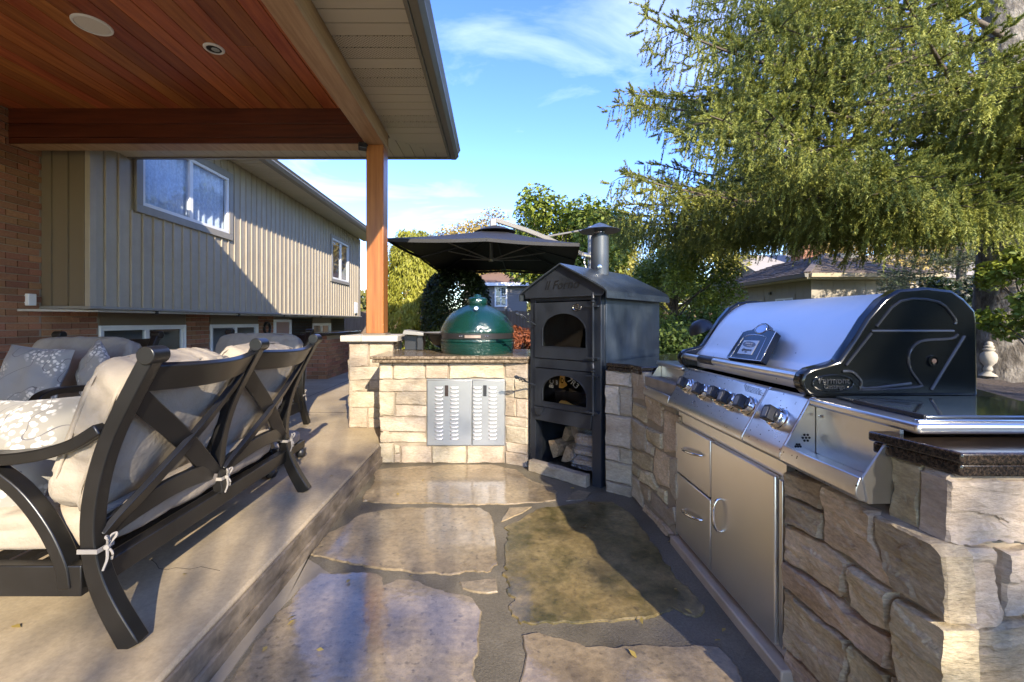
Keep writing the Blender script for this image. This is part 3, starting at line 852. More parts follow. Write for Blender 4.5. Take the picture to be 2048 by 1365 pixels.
# basement windows between the piers
m_header = mat('brown_window_header', (0.16, 0.125, 0.085), 0.6)
for y0, y1 in LOWW:
    obj('window_header', MB().box(XB - 0.015, XB + 0.01, y0, y1, 1.155, ZB - 0.03), m_header, house)
    window(house, XB - 0.012, y0, y1, 0.45, 1.155, 0.02, 0.5, curtain=False, tm=m_white)
# side door far along the base
dr = obj('door', MB().box(XB - 0.02, XB + 0.012, 9.62, 10.28, DZ, 1.20), mat('pink_brown_door', (0.34, 0.20, 0.15), 0.6), house)
obj('frame', MB().box(XB - 0.01, XB + 0.035, 9.55, 9.63, DZ, 1.25).box(XB - 0.01, XB + 0.035, 10.27, 10.35, DZ, 1.25).box(XB - 0.01, XB + 0.035, 9.63, 10.27, 1.19, 1.25), m_white, dr)
# eaves
EX = -3.88
sp_me = mesh_of('soffit_panel', MB().box(XS, EX, 0, 0.122, 0, 0.02).box(XS, EX, 0.122, 0.134, 0.016, 0.02), m_soffit)
for i in range(int((YE + 0.3 - 4.2) / 0.134)):
    piece('soffit_panel', sp_me, (0, 4.2 + i * 0.134, ZS), (1, 1, 1), 0, house)
obj('gutter', MB().prism([(EX - 0.005, ZS - 0.02), (EX + 0.085, ZS - 0.01), (EX + 0.12, ZS + 0.05), (EX + 0.105, ZS + 0.075), (EX + 0.125, ZS + 0.115), (EX + 0.115, ZS + 0.13), (EX - 0.005, ZS + 0.13)], 'y', -4, YE + 0.3), m_gutter, house, bev=0.004)
obj('roof', MB().prism([(EX + 0.06, ZS + 0.135), (-8.3, ZS + 2.0), (-12.6, ZS + 0.135)], 'y', -4, YE + 0.35), m_shingle, house)
mb_ = MB().box(XS + 0.002, XS + 0.055, 13.42, 13.62, 1.46, 1.80)
obj('meter_box', mb_, m_white, house, bev=0.006)
sb = tag(obj('sensor_box', MB().box(XB + 0.001, XB + 0.05, 4.50, 4.58, 1.375, 1.50), m_white, bev=0.006), 'small white sensor box fixed to the red brick wall', 'sensor')
wr = MB()
wr.tube([(XB + 0.03, 9.25 + 0.12 * math.cos(a), 1.06 + 0.12 * math.sin(a)) for a in np.linspace(0, 2 * math.pi, 20)], 0.03, 6)
tag(obj('door_wreath', wr, m_char), 'dark round wreath on the brick pier beside the small door', 'wreath')

# ================================================================== PORCH ROOF
porch = thing('porch_roof', 'porch roof with red cedar plank ceiling, beams, post and beige eaves', 'porch', (-1.22, 4.44, 1.07))
XL, XR = -1.31, -1.125
ZBm = 3.01
ZCe = 3.36
YF, YBk = 4.35, 4.54
ce = obj('ceiling', MB().box(XB, XL, -2.4, YF, ZCe + 0.022, ZCe + 0.06), m_dark, porch)
R = random.Random(5)
x = XL
i = 0
while x > XB + 0.02:
    w = 0.142
    cuts = [-2.4] + sorted(R.uniform(-1.5, 4.1) for _ in range(R.choice([0, 1, 1]))) + [YF]
    if i == 0: cuts = [-2.4, 3.25, YF]
    for a, b_ in zip(cuts[:-1], cuts[1:]):
        if b_ - a > 0.2:
            obj('ceiling_board', MB().box(max(x - w + 0.0035, XB), x, a + 0.0015, b_ - 0.0015, ZCe + R.uniform(0, 0.002), ZCe + 0.02), m_wood, ce, bev=0.003, seg=1)
    x -= w; i += 1
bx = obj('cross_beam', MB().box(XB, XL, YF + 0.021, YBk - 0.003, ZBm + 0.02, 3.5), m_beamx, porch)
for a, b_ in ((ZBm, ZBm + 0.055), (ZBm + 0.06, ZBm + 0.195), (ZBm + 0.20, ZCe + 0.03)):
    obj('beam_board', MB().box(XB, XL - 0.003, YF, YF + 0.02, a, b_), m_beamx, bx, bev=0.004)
obj('beam_board', MB().box(XB, XL - 0.003, YF + 0.021, YBk, ZBm, ZBm + 0.018), m_beamy, bx, bev=0.004)  # underside paler than the face, its brighter light put into the colour
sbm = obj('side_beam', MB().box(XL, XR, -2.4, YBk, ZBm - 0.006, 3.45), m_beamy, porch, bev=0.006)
obj('post', MB().box(XL + 0.004, XR - 0.004, YF + 0.004, YBk - 0.004, 1.085, ZBm - 0.008), m_post, porch, bev=0.008)
obj('post_base', MB().box(XL - 0.02, XR + 0.02, YF - 0.02, YBk + 0.02, 1.07, 1.088), m_header, porch, bev=0.004)
# eave soffit: side strip panels, corner panels, fascia and gutter
XE, YEv, ZSo = -0.565, 5.14, 3.175
y = 4.54 + 0.16; k = 0
YJ = 4.62
y = YJ
while y > -2.4:
    mtl = m_perf if k % 9 in (2, 3, 8) or (k in (9,)) else m_soffit
    obj('soffit_panel', MB().box(XR + 0.001, XE, y - 0.119, y, ZSo, ZSo + 0.022).box(XR + 0.001, XE - 0.03, y - 0.128, y - 0.119, ZSo + 0.018, ZSo + 0.022), mtl, porch, smooth=False)
    y -= 0.128; k += 1
# corner: mitre between side and rear eave
y = YJ
while y < YEv - 0.02:
    y2 = min(y + 0.122, YEv)
    xs = lambda yy: XR + (yy - YJ) / (YEv - YJ) * (XE - XR)
    obj('soffit_panel', MB().prism([(xs(y), y), (XE, y), (XE, y2), (min(xs(y2), XE - 0.002), y2)], 'z', ZSo, ZSo + 0.012), m_soffit, porch, smooth=False)
    y += 0.128
x = XE - 0.005
while x > XB:
    x2 = max(x - 0.122, XB)
    ya = lambda xx: YJ + (xx - XR) / (XE - XR) * (YEv - YJ) if xx > XR else YBk + 0.002
    obj('soffit_panel', MB().prism([(x2, ya(x2) + 0.004), (x, ya(x) + 0.004), (x, YEv), (x2, YEv)], 'z', ZSo + 0.001, ZSo + 0.013), m_soffit, porch, smooth=False)
    x -= 0.128
obj('fascia', MB().box(XE + 0.001, XE + 0.03, -2.4, YEv + 0.03, ZSo - 0.012, ZSo + 0.16).box(XB, XE, YEv + 0.001, YEv + 0.03, ZSo - 0.012, ZSo + 0.16), m_gutter, porch, bev=0.003)
gp = [(0.032, 0.02), (0.09, 0.02), (0.125, 0.06), (0.118, 0.09), (0.145, 0.135), (0.135, 0.155), (0.032, 0.155)]
obj('gutter', MB().prism([(XE + a, ZSo + b_ - 0.02) for a, b_ in gp], 'y', -2.4, YEv + 0.10), m_gutter, porch, bev=0.003)
obj('gutter', MB().prism([(YEv + a, ZSo + b_ - 0.02) for a, b_ in gp], 'x', XB + 0.5, XE + 0.031), m_gutter, porch, bev=0.003)
obj('roof', MB().add([(XB - 0.3, -2.5, 3.305), (XE + 0.03, -2.5, 3.305), (XE + 0.03, YEv + 0.03, 3.305), (XB - 0.3, YEv + 0.03, 3.305), (XB - 0.3, 0.4, 4.2), (XE - 2.85, 0.4, 4.2), (XE - 2.85, YEv - 2.85, 4.2), (XB - 0.3, YEv - 2.85, 4.2)], [(0, 1, 5, 4), (1, 2, 6, 5), (2, 3, 7, 6), (3, 0, 4, 7), (4, 5, 6, 7)]), m_shingle, porch, smooth=False)

# ceiling fittings
spk = thing('ceiling_speaker', 'round white speaker set flush in the plank ceiling', 'speaker', (-2.92, 3.118, ZCe))
obj('grille', MB().lathe([(0.002, -0.006), (0.098, -0.006), (0.100, 0.0)], (-2.92, 3.118, ZCe)), mat('speaker_cloth', (0.62, 0.58, 0.52), 0.8, bump=0.2, bscale=300), spk)
obj('trim_ring', MB().lathe([(0.101, 0.0), (0.101, -0.010), (0.112, -0.011), (0.118, -0.006), (0.119, 0.0)], (-2.92, 3.118, ZCe), 40), m_white, spk)
dl = thing('recessed_downlight', 'small recessed ceiling light with dark reflector and white ring', 'light', (-2.215, 3.39, ZCe))
obj('trim_ring', MB().lathe([(0.054, 0.012), (0.054, -0.009), (0.066, -0.010), (0.074, -0.004), (0.075, 0.0)], (-2.215, 3.39, ZCe), 32), m_white, dl)
obj('reflector', MB().lathe([(0.0535, -0.004), (0.05, -0.003), (0.040, -0.0015), (0.039, -0.001)], (-2.215, 3.39, ZCe), 32), m_dark, dl)
obj('lens', MB().lathe([(0.001, -0.007), (0.026, -0.0055), (0.033, -0.002)], (-2.21, 3.40, ZCe), 24), mat('lamp_lens', (0.35, 0.38, 0.36), 0.1, bump=0.5, bscale=200), dl)
fl = thing('floodlight', 'small black floodlight where the post meets the beams', 'light', (-1.315, 4.33, 2.96))
obj('housing', MB(Matrix.Translation((-1.325, 4.30, 2.955)) @ Matrix.Rotation(0.4, 4, 'Z') @ Matrix.Rotation(-0.35, 4, 'X')).box(-0.04, 0.04, -0.03, 0.025, -0.035, 0.035), m_plastic, fl, bev=0.008)
obj('bracket', MB().bar((-1.318, 4.31, 2.965), (-1.30, 4.352, 2.99), 0.035, 0.02), m_plastic, fl, bev=0.004)
# ================================================================== brick planter wall beyond the terrace seating
pw = thing('brick_garden_wall', 'low red brick garden wall with flat grey stone cap at the far end of the terrace', 'garden wall', (-3.25, 8.6, DZ))
obj('core', MB().box(-3.42, -3.07, 7.83, 9.6, DZ, 0.95), m_mortar, pw)
bricks(pw, -3.074, 7.82, 9.6, DZ, 0.94, 21)
R = random.Random(22)
z = DZ; k = 0
while z + 0.06 < 0.94:
    x = -3.43 - (0.1 if k % 2 else 0)
    while x < -3.07:
        a, b_ = max(x, -3.43), min(x + 0.215, -3.062)
        if b_ - a > 0.03:
            piece('brick', me_brick, ((a + b_) / 2, 7.83, z + 0.031), (b_ - a - 0.01, 0.036, 0.062), 0, pw)
        x += 0.215
    z += 0.072; k += 1
obj('cap', MB().box(-3.50, -3.0, 7.74, 9.65, 0.95, 1.0), m_granite, pw, bev=0.006)

# ================================================================== STONE PILLAR under the post
pl = thing('stone_pillar', 'square split-stone pillar with pale cut cap carrying the cedar post', 'pillar', (-1.22, 4.43, DZ))
PX0, PX1, PY0, PY1 = -1.44, -1.005, 4.22, 4.66
obj('core', MB().box(PX0 + 0.014, PX1 - 0.014, PY0 + 0.014, PY1 - 0.014, DZ, 1.0), m_smortar, pl)
for k, poly in enumerate([[(0, .60), (.20, .60), (.20, .84), (0, .84)], [(.20, .60), (.435, .60), (.435, .84), (.20, .84)], [(0, .47), (.435, .47), (.435, .60), (0, .60)],
                          [(0, .36), (.20, .36), (.20, .47), (0, .47)], [(.20, .38), (.435, .38), (.435, .47), (.2, .47)], [(0, .20), (.435, .20), (.435, .36), (0, .36)],
                          [(0, 0), (.19, 0), (.19, .20), (0, .20)], [(.19, .10), (.435, .10), (.435, .20), (.19, .20)], [(.19, 0), (.435, 0), (.435, .10), (.19, .10)]]):
    rough_stone('stone', poly, (PX0, PY0 + 0.012, DZ), (1, 0, 0), (0, 0, 1), (0, -1, 0), m_stone, pl, 100 + k, depth=0.03)
for k, poly in enumerate(ashlar(0, PY1 - PY0, 0, 0.84, 0.11, 0.22, 0.18, 0.3, 31)):
    rough_stone('stone', poly, (PX1 - 0.012, PY0, DZ), (0, 1, 0), (0, 0, 1), (1, 0, 0), m_stone, pl, 120 + k, depth=0.03)
for k, poly in enumerate(ashlar(0, PY1 - PY0, 0, 0.84, 0.11, 0.22, 0.18, 0.3, 32)):
    rough_stone('stone', poly, (PX0 + 0.012, PY0, DZ), (0, 1, 0), (0, 0, 1), (-1, 0, 0), m_stone, pl, 140 + k, depth=0.03)
# moulded bed under the cap, then two cap slabs
obj('cap_bed', MB().prism([(PX0 + 0.0, 0.998), (PX0 - 0.025, 1.012), (PX1 + 0.025, 1.012), (PX1, 0.998)], 'y', PY0 - 0.02, PY1 + 0.02), m_smortar, pl)
for a, b_ in ((PX0 - 0.06, -1.30), (-1.298, PX1 + 0.06)):
    obj('cap', MB().box(a, b_, PY0 - 0.06, PY1 + 0.06, 1.012, 1.071), m_capstone, pl, bev=0.006)

# ================================================================== ISLAND with the ceramic grill
YI = 3.675
isl = thing('stone_counter', 'pale split-stone counter with granite top and vented steel doors', 'counter', (-0.35, 4.05, 0))
obj('core', MB().prism([(-0.952, YI + 0.004), (0.086, YI + 0.004), (0.262, 3.585), (0.29, 3.62), (0.9, 4.3), (0.9, 4.5), (-0.955, 4.5)], 'z', -0.02, 0.858), m_smortar, isl)
def on_front(pts):
    return [((q := at(u, v, YI)).x, max(q.z, -0.01)) for u, v in zz(pts, 3.4125, 680, 560)]
front = [[(265, 562), (358, 562), (358, 680), (268, 680)], [(360, 562), (580, 565), (582, 675), (360, 678)], [(582, 565), (742, 568), (740, 675), (582, 675)], [(742, 568), (1122, 562), (1122, 672), (742, 675)],
         [(266, 684), (592, 682), (592, 762), (265, 764)], [(264, 766), (372, 766), (372, 930), (268, 932)], [(374, 764), (592, 766), (592, 858), (378, 850)], [(374, 855), (592, 862), (592, 932), (376, 932)],
         [(265, 936), (592, 936), (592, 1036), (270, 1034)], [(272, 1040), (592, 1040), (592, 1108), (270, 1110)], [(268, 1114), (366, 1114), (366, 1252), (272, 1252)], [(370, 1120), (408, 1132), (408, 1185), (370, 1190)],
         [(370, 1192), (408, 1188), (408, 1252), (370, 1252)], [(410, 1134), (622, 1132), (625, 1250), (410, 1252)], [(625, 1132), (860, 1134), (860, 1252), (626, 1250)], [(862, 1134), (1122, 1132), (1120, 1250), (862, 1252)]]
for k, pts in enumerate(front):
    rough_stone('stone', on_front(pts), (0, YI, 0), (1, 0, 0), (0, 0, 1), (0, -1, 0), m_stone, isl, 200 + k, gap=0.004)
# angled end next to the oven
fa, fb = Vector((0.088, YI, 0)), Vector((0.272, 3.575, 0))
fe = (fb - fa).normalized(); fn = Vector((fe.y, -fe.x, 0)); fw = (fb - fa).length
rows = [(0.73, .86, 1), (0.56, .73, 2), (0.40, .56, 2), (0.325, .40, 1), (0.18, .325, 1), (0.10, .18, 1), (-0.01, .10, 1)]
for k, (a, b_, n) in enumerate(rows):
    cut = [0] + ([fw * (0.34 + 0.08 * (k % 3))] if n == 2 else []) + [fw]
    for p, q in zip(cut[:-1], cut[1:]):
        rough_stone('stone', [(p, a), (q, a), (q, b_), (p, b_)], fa, fe, (0, 0, 1), fn, m_stone, isl, 240 + k * 3 + int(p * 100), gap=0.004)
for k, poly in enumerate(ashlar(0, 0.8, 0, 0.858, 0.10, 0.18, 0.18, 0.4, 41)):
    rough_stone('stone', poly, (-0.955, YI, 0), (0, 1, 0), (0, 0, 1), (-1, 0, 0), m_stone, isl, 270 + k)
ctop = MB().prism([(-1.045, 3.585), (0.10, 3.585), (0.27, 3.535), (0.30, 3.60), (0.93, 4.28), (0.93, 4.52), (-1.0, 4.52), (-1.0, 4.2), (-1.045, 4.2)], 'z', 0.893, 0.918)
ctop.prism([(-1.03, 3.60), (0.10, 3.60), (0.262, 3.55), (0.29, 3.61), (0.9, 4.28), (0.9, 4.5), (-0.99, 4.5), (-0.99, 4.2), (-1.03, 4.2)], 'z', 0.862, 0.892)
m_granite_l = mat('brown_granite', (0.10, 0.072, 0.045), 0.18, col2=(0.26, 0.20, 0.135), scale=60, lo=0.42, hi=0.62, detail=3, coat=0.2)
obj('countertop', ctop, m_granite_l, isl, bev=0.006)
# vented doors
d0 = at(855, 760, YI); d1 = at(1009, 890, YI)
x0, x1, z0, z1 = d0.x, d1.x, d1.z, d0.z
obj('door_frame', MB().box(x0 - 0.004, x1 + 0.006, YI - 0.004, YI + 0.01, z0 - 0.006, z1 + 0.008), m_steel_access, isl)
lv = MB()
for t0, t1, yy0, yy1, zz0, zz1 in [(0, 1, 0, 0, 0, 0)]:
    def lf(s, t):
        a = (s * 2 - 1); b2 = t
        end = max(0.0, 1 - abs(a) ** 5)
        return (a * 0.036, -0.013 * end * math.sin(min(1.0, b2 * 1.1) * math.pi * 0.55), 0.0085 - 0.0145 * b2)
    lv.grid(lf, 12, 6)
me_louver = mesh_of('louver', lv, m_louver)
me_slot = mesh_of('louver_slot', MB().box(-0.033, 0.033, -0.0012, 0.002, -0.0065, -0.0015), m_dark)
xm = at(944.5, 800, YI).x
for (a, b_, cols, lx) in ((x0, xm - 0.003, (677, 781), 729), (xm + 0.003, x1, (937, 1042), 989)):
    dd = obj('access_door', MB().box(a, b_, YI - 0.022, YI - 0.004, z0, z1), m_steel_access, isl, bev=0.004, label='stainless louvred door, ' + ('left of the pair' if a == x0 else 'right of the pair'))
    for cu_ in cols:
        cx = at(cu_ / 3.4125 + 680, 800, YI).x
        for r in range(14):
            zc = at(900, (733 + 26.55 * r) / 3.4125 + 560, YI).z
            piece('louver', me_louver, (cx, YI - 0.022, zc), parent=dd)
            piece('louver_slot', me_slot, (cx, YI - 0.022, zc - 0.004), parent=dd)
    lc = at(lx / 3.4125 + 680, 755 / 3.4125 + 560, YI)
    obj('latch_recess', MB().box(lc.x - 0.015, lc.x + 0.015, YI - 0.0245, YI - 0.0222, lc.z - 0.047, lc.z + 0.047), mat('latch_brown', (0.05, 0.035, 0.03), 0.3, metal=0.4) if a == x0 else m_plastic, dd, bev=0.002)
ob = obj('outlet_box', MB().box(-1.0, -0.955, 4.02, 4.14, 0.60, 0.68), m_header, isl, bev=0.004)

# ================================================================== PIZZA OVEN
OA = Vector((0.29, 3.545, 0))
OB = Vector((0.767, 3.105, 0))
e1 = (OB - OA).normalized(); e2 = Vector((-e1.y, e1.x, 0)); OW = (OB - OA).length
MO = Matrix(((e1.x, e2.x, 0, OA.x), (e1.y, e2.y, 0, OA.y), (0, 0, 1, 0), (0, 0, 0, 1)))
MOi = MO.inverted()
def oloc(u, v, y=0.0):
    """pixel -> oven coordinates on the plane y"""
    p = hit(u, v, MO @ Vector((0, y, 0)), e2)
    return MOi @ p
ov = thing('pizza_oven', 'black steel wood-fired oven with gabled roof, chimney pipe and arched glass doors', 'oven', OA + (e1 * OW / 2 + e2 * 0.5))
w = OW
ze = 1.415
# frame legs and rails
obj('frame', MB(MO).box(0, 0.055, 0, 0.05, 0, ze).box(w - 0.075, w, 0, 0.05, 0, ze).box(0, 0.05, 0.05, 0.10, 0, ze).box(w - 0.05, w, 0.05, 0.10, 0, ze)
    .box(0.055, w - 0.075, 0.004, 0.05, oloc(1120, 603).z, ze), m_iron, ov, bev=0.004)
obj('side_panel', MB(MO).box(w - 0.012, w + 0.012, 0.052, 1.03, 0.86, ze), m_iron_side, ov, bev=0.004)
obj('side_panel', MB(MO).box(-0.012, 0.012, 0.105, 1.03, 0.86, ze), m_iron_side, ov, bev=0.004)
obj('back_panel', MB(MO).box(0.012, w - 0.012, 1.0, 1.03, 0, ze), m_iron, ov)
obj('lower_side', MB(MO).box(w - 0.02, w - 0.005, 0.105, 1.0, 0.0, 0.858).box(0.005, 0.02, 0.105, 1.0, 0, 0.858), m_iron, ov)
# shelf floors inside
zs0 = oloc(1130, 733).z; zl = oloc(1130, 825).z
obj('oven_floor', MB(MO).box(0.055, w - 0.055, 0.052, 0.98, zs0 - 0.04, zs0 - 0.015), m_iron, ov)
obj('ash_floor', MB(MO).box(0.055, w - 0.055, 0.052, 0.98, zl - 0.05, zl - 0.02), m_iron, ov)
def arch(cx, hw, zb, zsp, zt, n=18):
    pts = [(cx - hw, zb), (cx - hw, zsp)]
    for i in range(1, n):
        a = math.pi - math.pi * i / n
        pts.append((cx + hw * math.cos(a), zsp + (zt - zsp) * math.sin(a)))
    return pts + [(cx + hw, zsp), (cx + hw, zb)]
def arched_door(x0, x1, z0, z1, cx, hw, zb, zsp, zt, y0=-0.012, y1=0.012):
    """plate with an arched opening, as a ring of quads between arch and rectangle"""
    A = arch(cx, hw, zb, zsp, zt)
    outer = []
    for x, z in A:
        if z <= zb + 1e-6: outer.append((x0 if x < cx else x1, z0))
        else:
            dx_, dz_ = x - cx, z - (zb + 0.02)
            t = min((x1 - cx) / abs(dx_) if abs(dx_) > 1e-6 else 9e9, (z1 - zb - 0.02) / dz_ if dz_ > 1e-6 else 9e9)
            if dx_ < 0: t = min((cx - x0) / -dx_, (z1 - zb - 0.02) / dz_ if dz_ > 1e-6 else 9e9)
            outer.append((cx + dx_ * t, zb + 0.02 + dz_ * t))
    for cxx in (x0, x1):
        k = min(range(1, len(A) - 1), key=lambda i: (outer[i][0] - cxx) ** 2 + (outer[i][1] - z1) ** 2)
        outer[k] = (cxx, z1)
    n = len(A); vs = []
    for y in (y0, y1):
        vs += [(x, y, z) for x, z in A] + [(x, y, z) for x, z in outer]
    fs = []
    for i in range(n):
        j = (i + 1) % n
        fs += [(i, j, n + j, n + i), (2 * n + i, 3 * n + i, 3 * n + j, 2 * n + j), (i, 2 * n + i, 2 * n + j, j), (n + i, n + j, 3 * n + j, 3 * n + i)]
    # corner fill
    return MB(MO).add(vs, fs), A
xl, xr = oloc(1071, 650).x, oloc(1190, 650).x
zt1, zb1 = oloc(1120, 605).z, oloc(1130, 719).z
ax0, ax1 = oloc(1086, 690).x, oloc(1174, 690).x
m1, A1 = arched_door(xl, xr, zb1, zt1, (ax0 + ax1) / 2, (ax1 - ax0) / 2, oloc(1130, 695).z, oloc(1130, 664).z, oloc(1131, 627).z)
du = obj('oven_door', m1, m_iron, ov, ang=30, label='upper oven door with arched glass and oval badge')
zb2, zt2 = oloc(1130, 820).z, oloc(1130, 741).z
bx0, bx1 = oloc(1086, 795).x, oloc(1175, 795).x
m2, A2 = arched_door(xl, xr, zb2, zt2, (bx0 + bx1) / 2, (bx1 - bx0) / 2, oloc(1130, 809).z, oloc(1130, 789).z, oloc(1125, 751).z)
dl_ = obj('oven_door', m2, m_iron, ov, ang=30, label='lower ash door with arched glass')
for A, d in ((A1, du), (A2, dl_)):
    obj('glass', MB(MO).prism(A, 'y', 0.002, 0.006), m_glass_dark, d)
    lip = MB(MO); lip.tube([(x, -0.013, z) for x, z in A] + [(A[0][0], -0.013, A[0][1])], 0.0035, 5, cap=False)
    obj('arch_trim', lip, m_iron, d)
# plates around the doors
obj('cross_rail', MB(MO).box(0.055, w - 0.075, -0.004, 0.04, zt2 + 0.005, zb1 - 0.005), m_iron, ov, bev=0.003)
obj('cross_rail', MB(MO).box(0.055, w - 0.075, -0.008, 0.04, oloc(1130, 850).z, zb2 - 0.005), m_iron, ov, bev=0.003)
obj('wedge_bracket', MB(MO).prism([(0.06, zb2 - 0.006), (0.15, zb2 - 0.006), (0.125, zb2 - 0.07), (0.09, zb2 - 0.07)], 'y', -0.03, -0.009), m_iron, ov, bev=0.002)
# plate between post and door on the hinge side is the post itself; hinge rods with finials
hx = w - 0.05
for za, zb_ in ((oloc(1196, 717).z, oloc(1196, 606).z), (oloc(1196, 826).z, oloc(1196, 746).z)):
    hg = MB(MO).tube([(hx, -0.03, za - 0.02), (hx, -0.03, zb_)], 0.008, 8)
    hg.lathe([(0.004, 0), (0.016, 0.006), (0.017, 0.016), (0.008, 0.022), (0.015, 0.034), (0.013, 0.046), (0.004, 0.070), (0.001, 0.078)], (hx, -0.03, zb_), 12)
    for z_ in (za, zb_ - 0.025):
        hg.box(hx - 0.06, hx + 0.04, -0.035, -0.002, z_ - 0.006, z_ + 0.006)
    obj('hinge', hg, m_iron, ov)
# twisted basket handles reaching out of the doors
for (u, v, d, lab) in ((1074, 651, du, 1), (1072, 771, dl_, 2)):
    p = oloc(u, v)
    a = MO @ Vector((p.x, -0.012, p.z)); tip = a + (-e2 * 0.24) + Vector((0, 0, 0.095)) - e1 * 0.015
    hb = MB().tube([a, a.lerp(tip, 0.5)], 0.006, 6)
    for k in range(4):
        path = []
        for i in range(17):
            t = i / 16; c_ = a.lerp(tip, 0.48 + 0.38 * t)
            rr = 0.004 + 0.012 * math.sin(math.pi * t); q = k * math.pi / 2 + t * 4
            path.append(c_ + e1 * (rr * math.cos(q)) + Vector((0, 0, 1)) * (rr * math.sin(q)))
        hb.tube(path, 0.0042, 5)
    hb.tube([a.lerp(tip, 0.84), a.lerp(tip, 0.92), tip], [0.010, 0.016, 0.006], 8)
    obj('handle', hb, m_iron, d)
# oval badge
bp_ = oloc(1156, 615.5)
bd = MB(MO)
for r0, r1, y_, in ((0.036, 0.024, -0.014),):
    prof = [(math.cos(a) * r0, math.sin(a) * r1) for a in np.linspace(0, 2 * math.pi, 28, endpoint=False)]
    bd.prism([(bp_.x + p, bp_.z + q) for p, q in prof], 'y', y_, -0.011)
bo = obj('badge', bd, m_plastic, du)
rg = MB(MO); rg.tube([(bp_.x + 0.035 * math.cos(a), -0.015, bp_.z + 0.023 * math.sin(a)) for a in np.linspace(0, 2 * math.pi, 28)], 0.0045, 6, cap=False)
obj('badge_ring', rg, m_chrome, du)
lettering('CF', 0.034, MO @ Vector((bp_.x, -0.016, bp_.z - 0.001)), e1, (0, 0, 1), m_chrome, du, 0.0015, 0.1)
# roof: gable front, curved eaves
zr, cxr = 1.655, w / 2
prof = [(-0.075, 1.375), (-0.073, 1.425), (-0.045, 1.455), (0.06, 1.517), (cxr, zr), (w - 0.06, 1.517), (w + 0.045, 1.455), (w + 0.073, 1.425), (w + 0.075, 1.375)]
inner = [(x + (0.008 if x < cxr else -0.008 if x > cxr else 0), z - 0.010 if abs(x - cxr) < w / 2 + 0.05 else z) for x, z in prof]
rf = MB(MO).prism(prof + inner[::-1], 'y', -0.055, 1.10)
rfo = obj('roof', rf, m_iron_roof, ov, ang=28)
gf = MB(MO).prism([(-0.03, 1.405), (w + 0.03, 1.405), (w + 0.045, 1.443), (0.06 + w - 0.12, 1.505), (cxr, zr - 0.012), (0.06, 1.505), (-0.045, 1.443)], 'y', -0.022, -0.012)
gfo = obj('gable_plate', gf, m_iron, ov)
obj('gable_ledge', MB(MO).box(-0.03, w + 0.03, -0.035, -0.010, 1.396, 1.404), m_iron, ov)
obj('attic', MB(MO).prism([(0.0, 1.41), (w, 1.41), (w, 1.46), (cxr, zr - 0.03), (0.0, 1.46)], 'y', 1.02, 1.04), m_iron, ov)
# box closing the eaves so no light leaks in
obj('ceiling_plate', MB(MO).box(0.012, w - 0.012, 0.02, 1.0, 1.40, 1.412), m_iron, ov)
m_cut = mat('cut_lettering', (0.003, 0.003, 0.003), 0.6)
gp_ = oloc(1127, 571, -0.024)
lettering('Il Forno', 0.098, MO @ Vector((cxr - 0.005, -0.0245, gp_.z + 0.004)), e1, (0, 0, 1), m_cut, gfo, 0.0012, 0.32)
# chimney
CHX, CHY = cxr + 0.035, 0.50
cpos = MO @ Vector((CHX, CHY, 0))
chm = MB().lathe([(0.075, 1.60), (0.075, 1.935), (0.068, 1.94), (0.05, 1.94), (0.047, 1.965), (0.047, 2.0)], cpos, 28)
co = obj('chimney_pipe', chm, mat('grey_flue', (0.075, 0.085, 0.095), 0.38, metal=0.3, bump=0.05, bscale=80), ov)
fl_ = MB().lathe([(0.12, 1.615), (0.105, 1.66), (0.088, 1.675), (0.086, 1.675)], cpos, 24)
obj('flue_collar', MB().lathe([(0.047, 1.942), (0.049, 1.946), (0.047, 1.95), (0.049, 1.955), (0.047, 1.96), (0.049, 1.966), (0.047, 1.97), (0.047, 1.99)], cpos, 20), m_chrome, co)
obj('chimney_cap', MB().lathe([(0.167, 1.975), (0.170, 1.978), (0.167, 1.982), (0.10, 2.005), (0.045, 2.035), (0.006, 2.05), (0.002, 2.045), (0.04, 2.028), (0.085, 1.998), (0.14, 1.977)], cpos, 32), m_iron_roof, co)
sn = MB(); sp_ = cpos + Vector((-0.02, -0.073, 1.665))
sn.lathe([(0.018, 0), (0.018, 0.008), (0.008, 0.012), (0.008, 0.03)], (0, 0, 0), 12, Matrix.Rotation(math.pi / 2, 4, 'X'))
sn.v = [v + sp_ for v in sn.v]
obj('damper_knob', sn, m_chrome, co)
# sandstone kick block in front of the log bay
sill = MB(MO).box(0.012, w - 0.075, -0.075, -0.006, 0, 0.082)
rough_stone('kick_stone', [(0.03, 0.0), (w - 0.085, 0.0), (w - 0.085, 0.088), (0.03, 0.088)], MO @ Vector((0, -0.06, 0)), e1, (0, 0, 1), -e2, m_stone, ov, 333, depth=0.055, bulge=0.008)

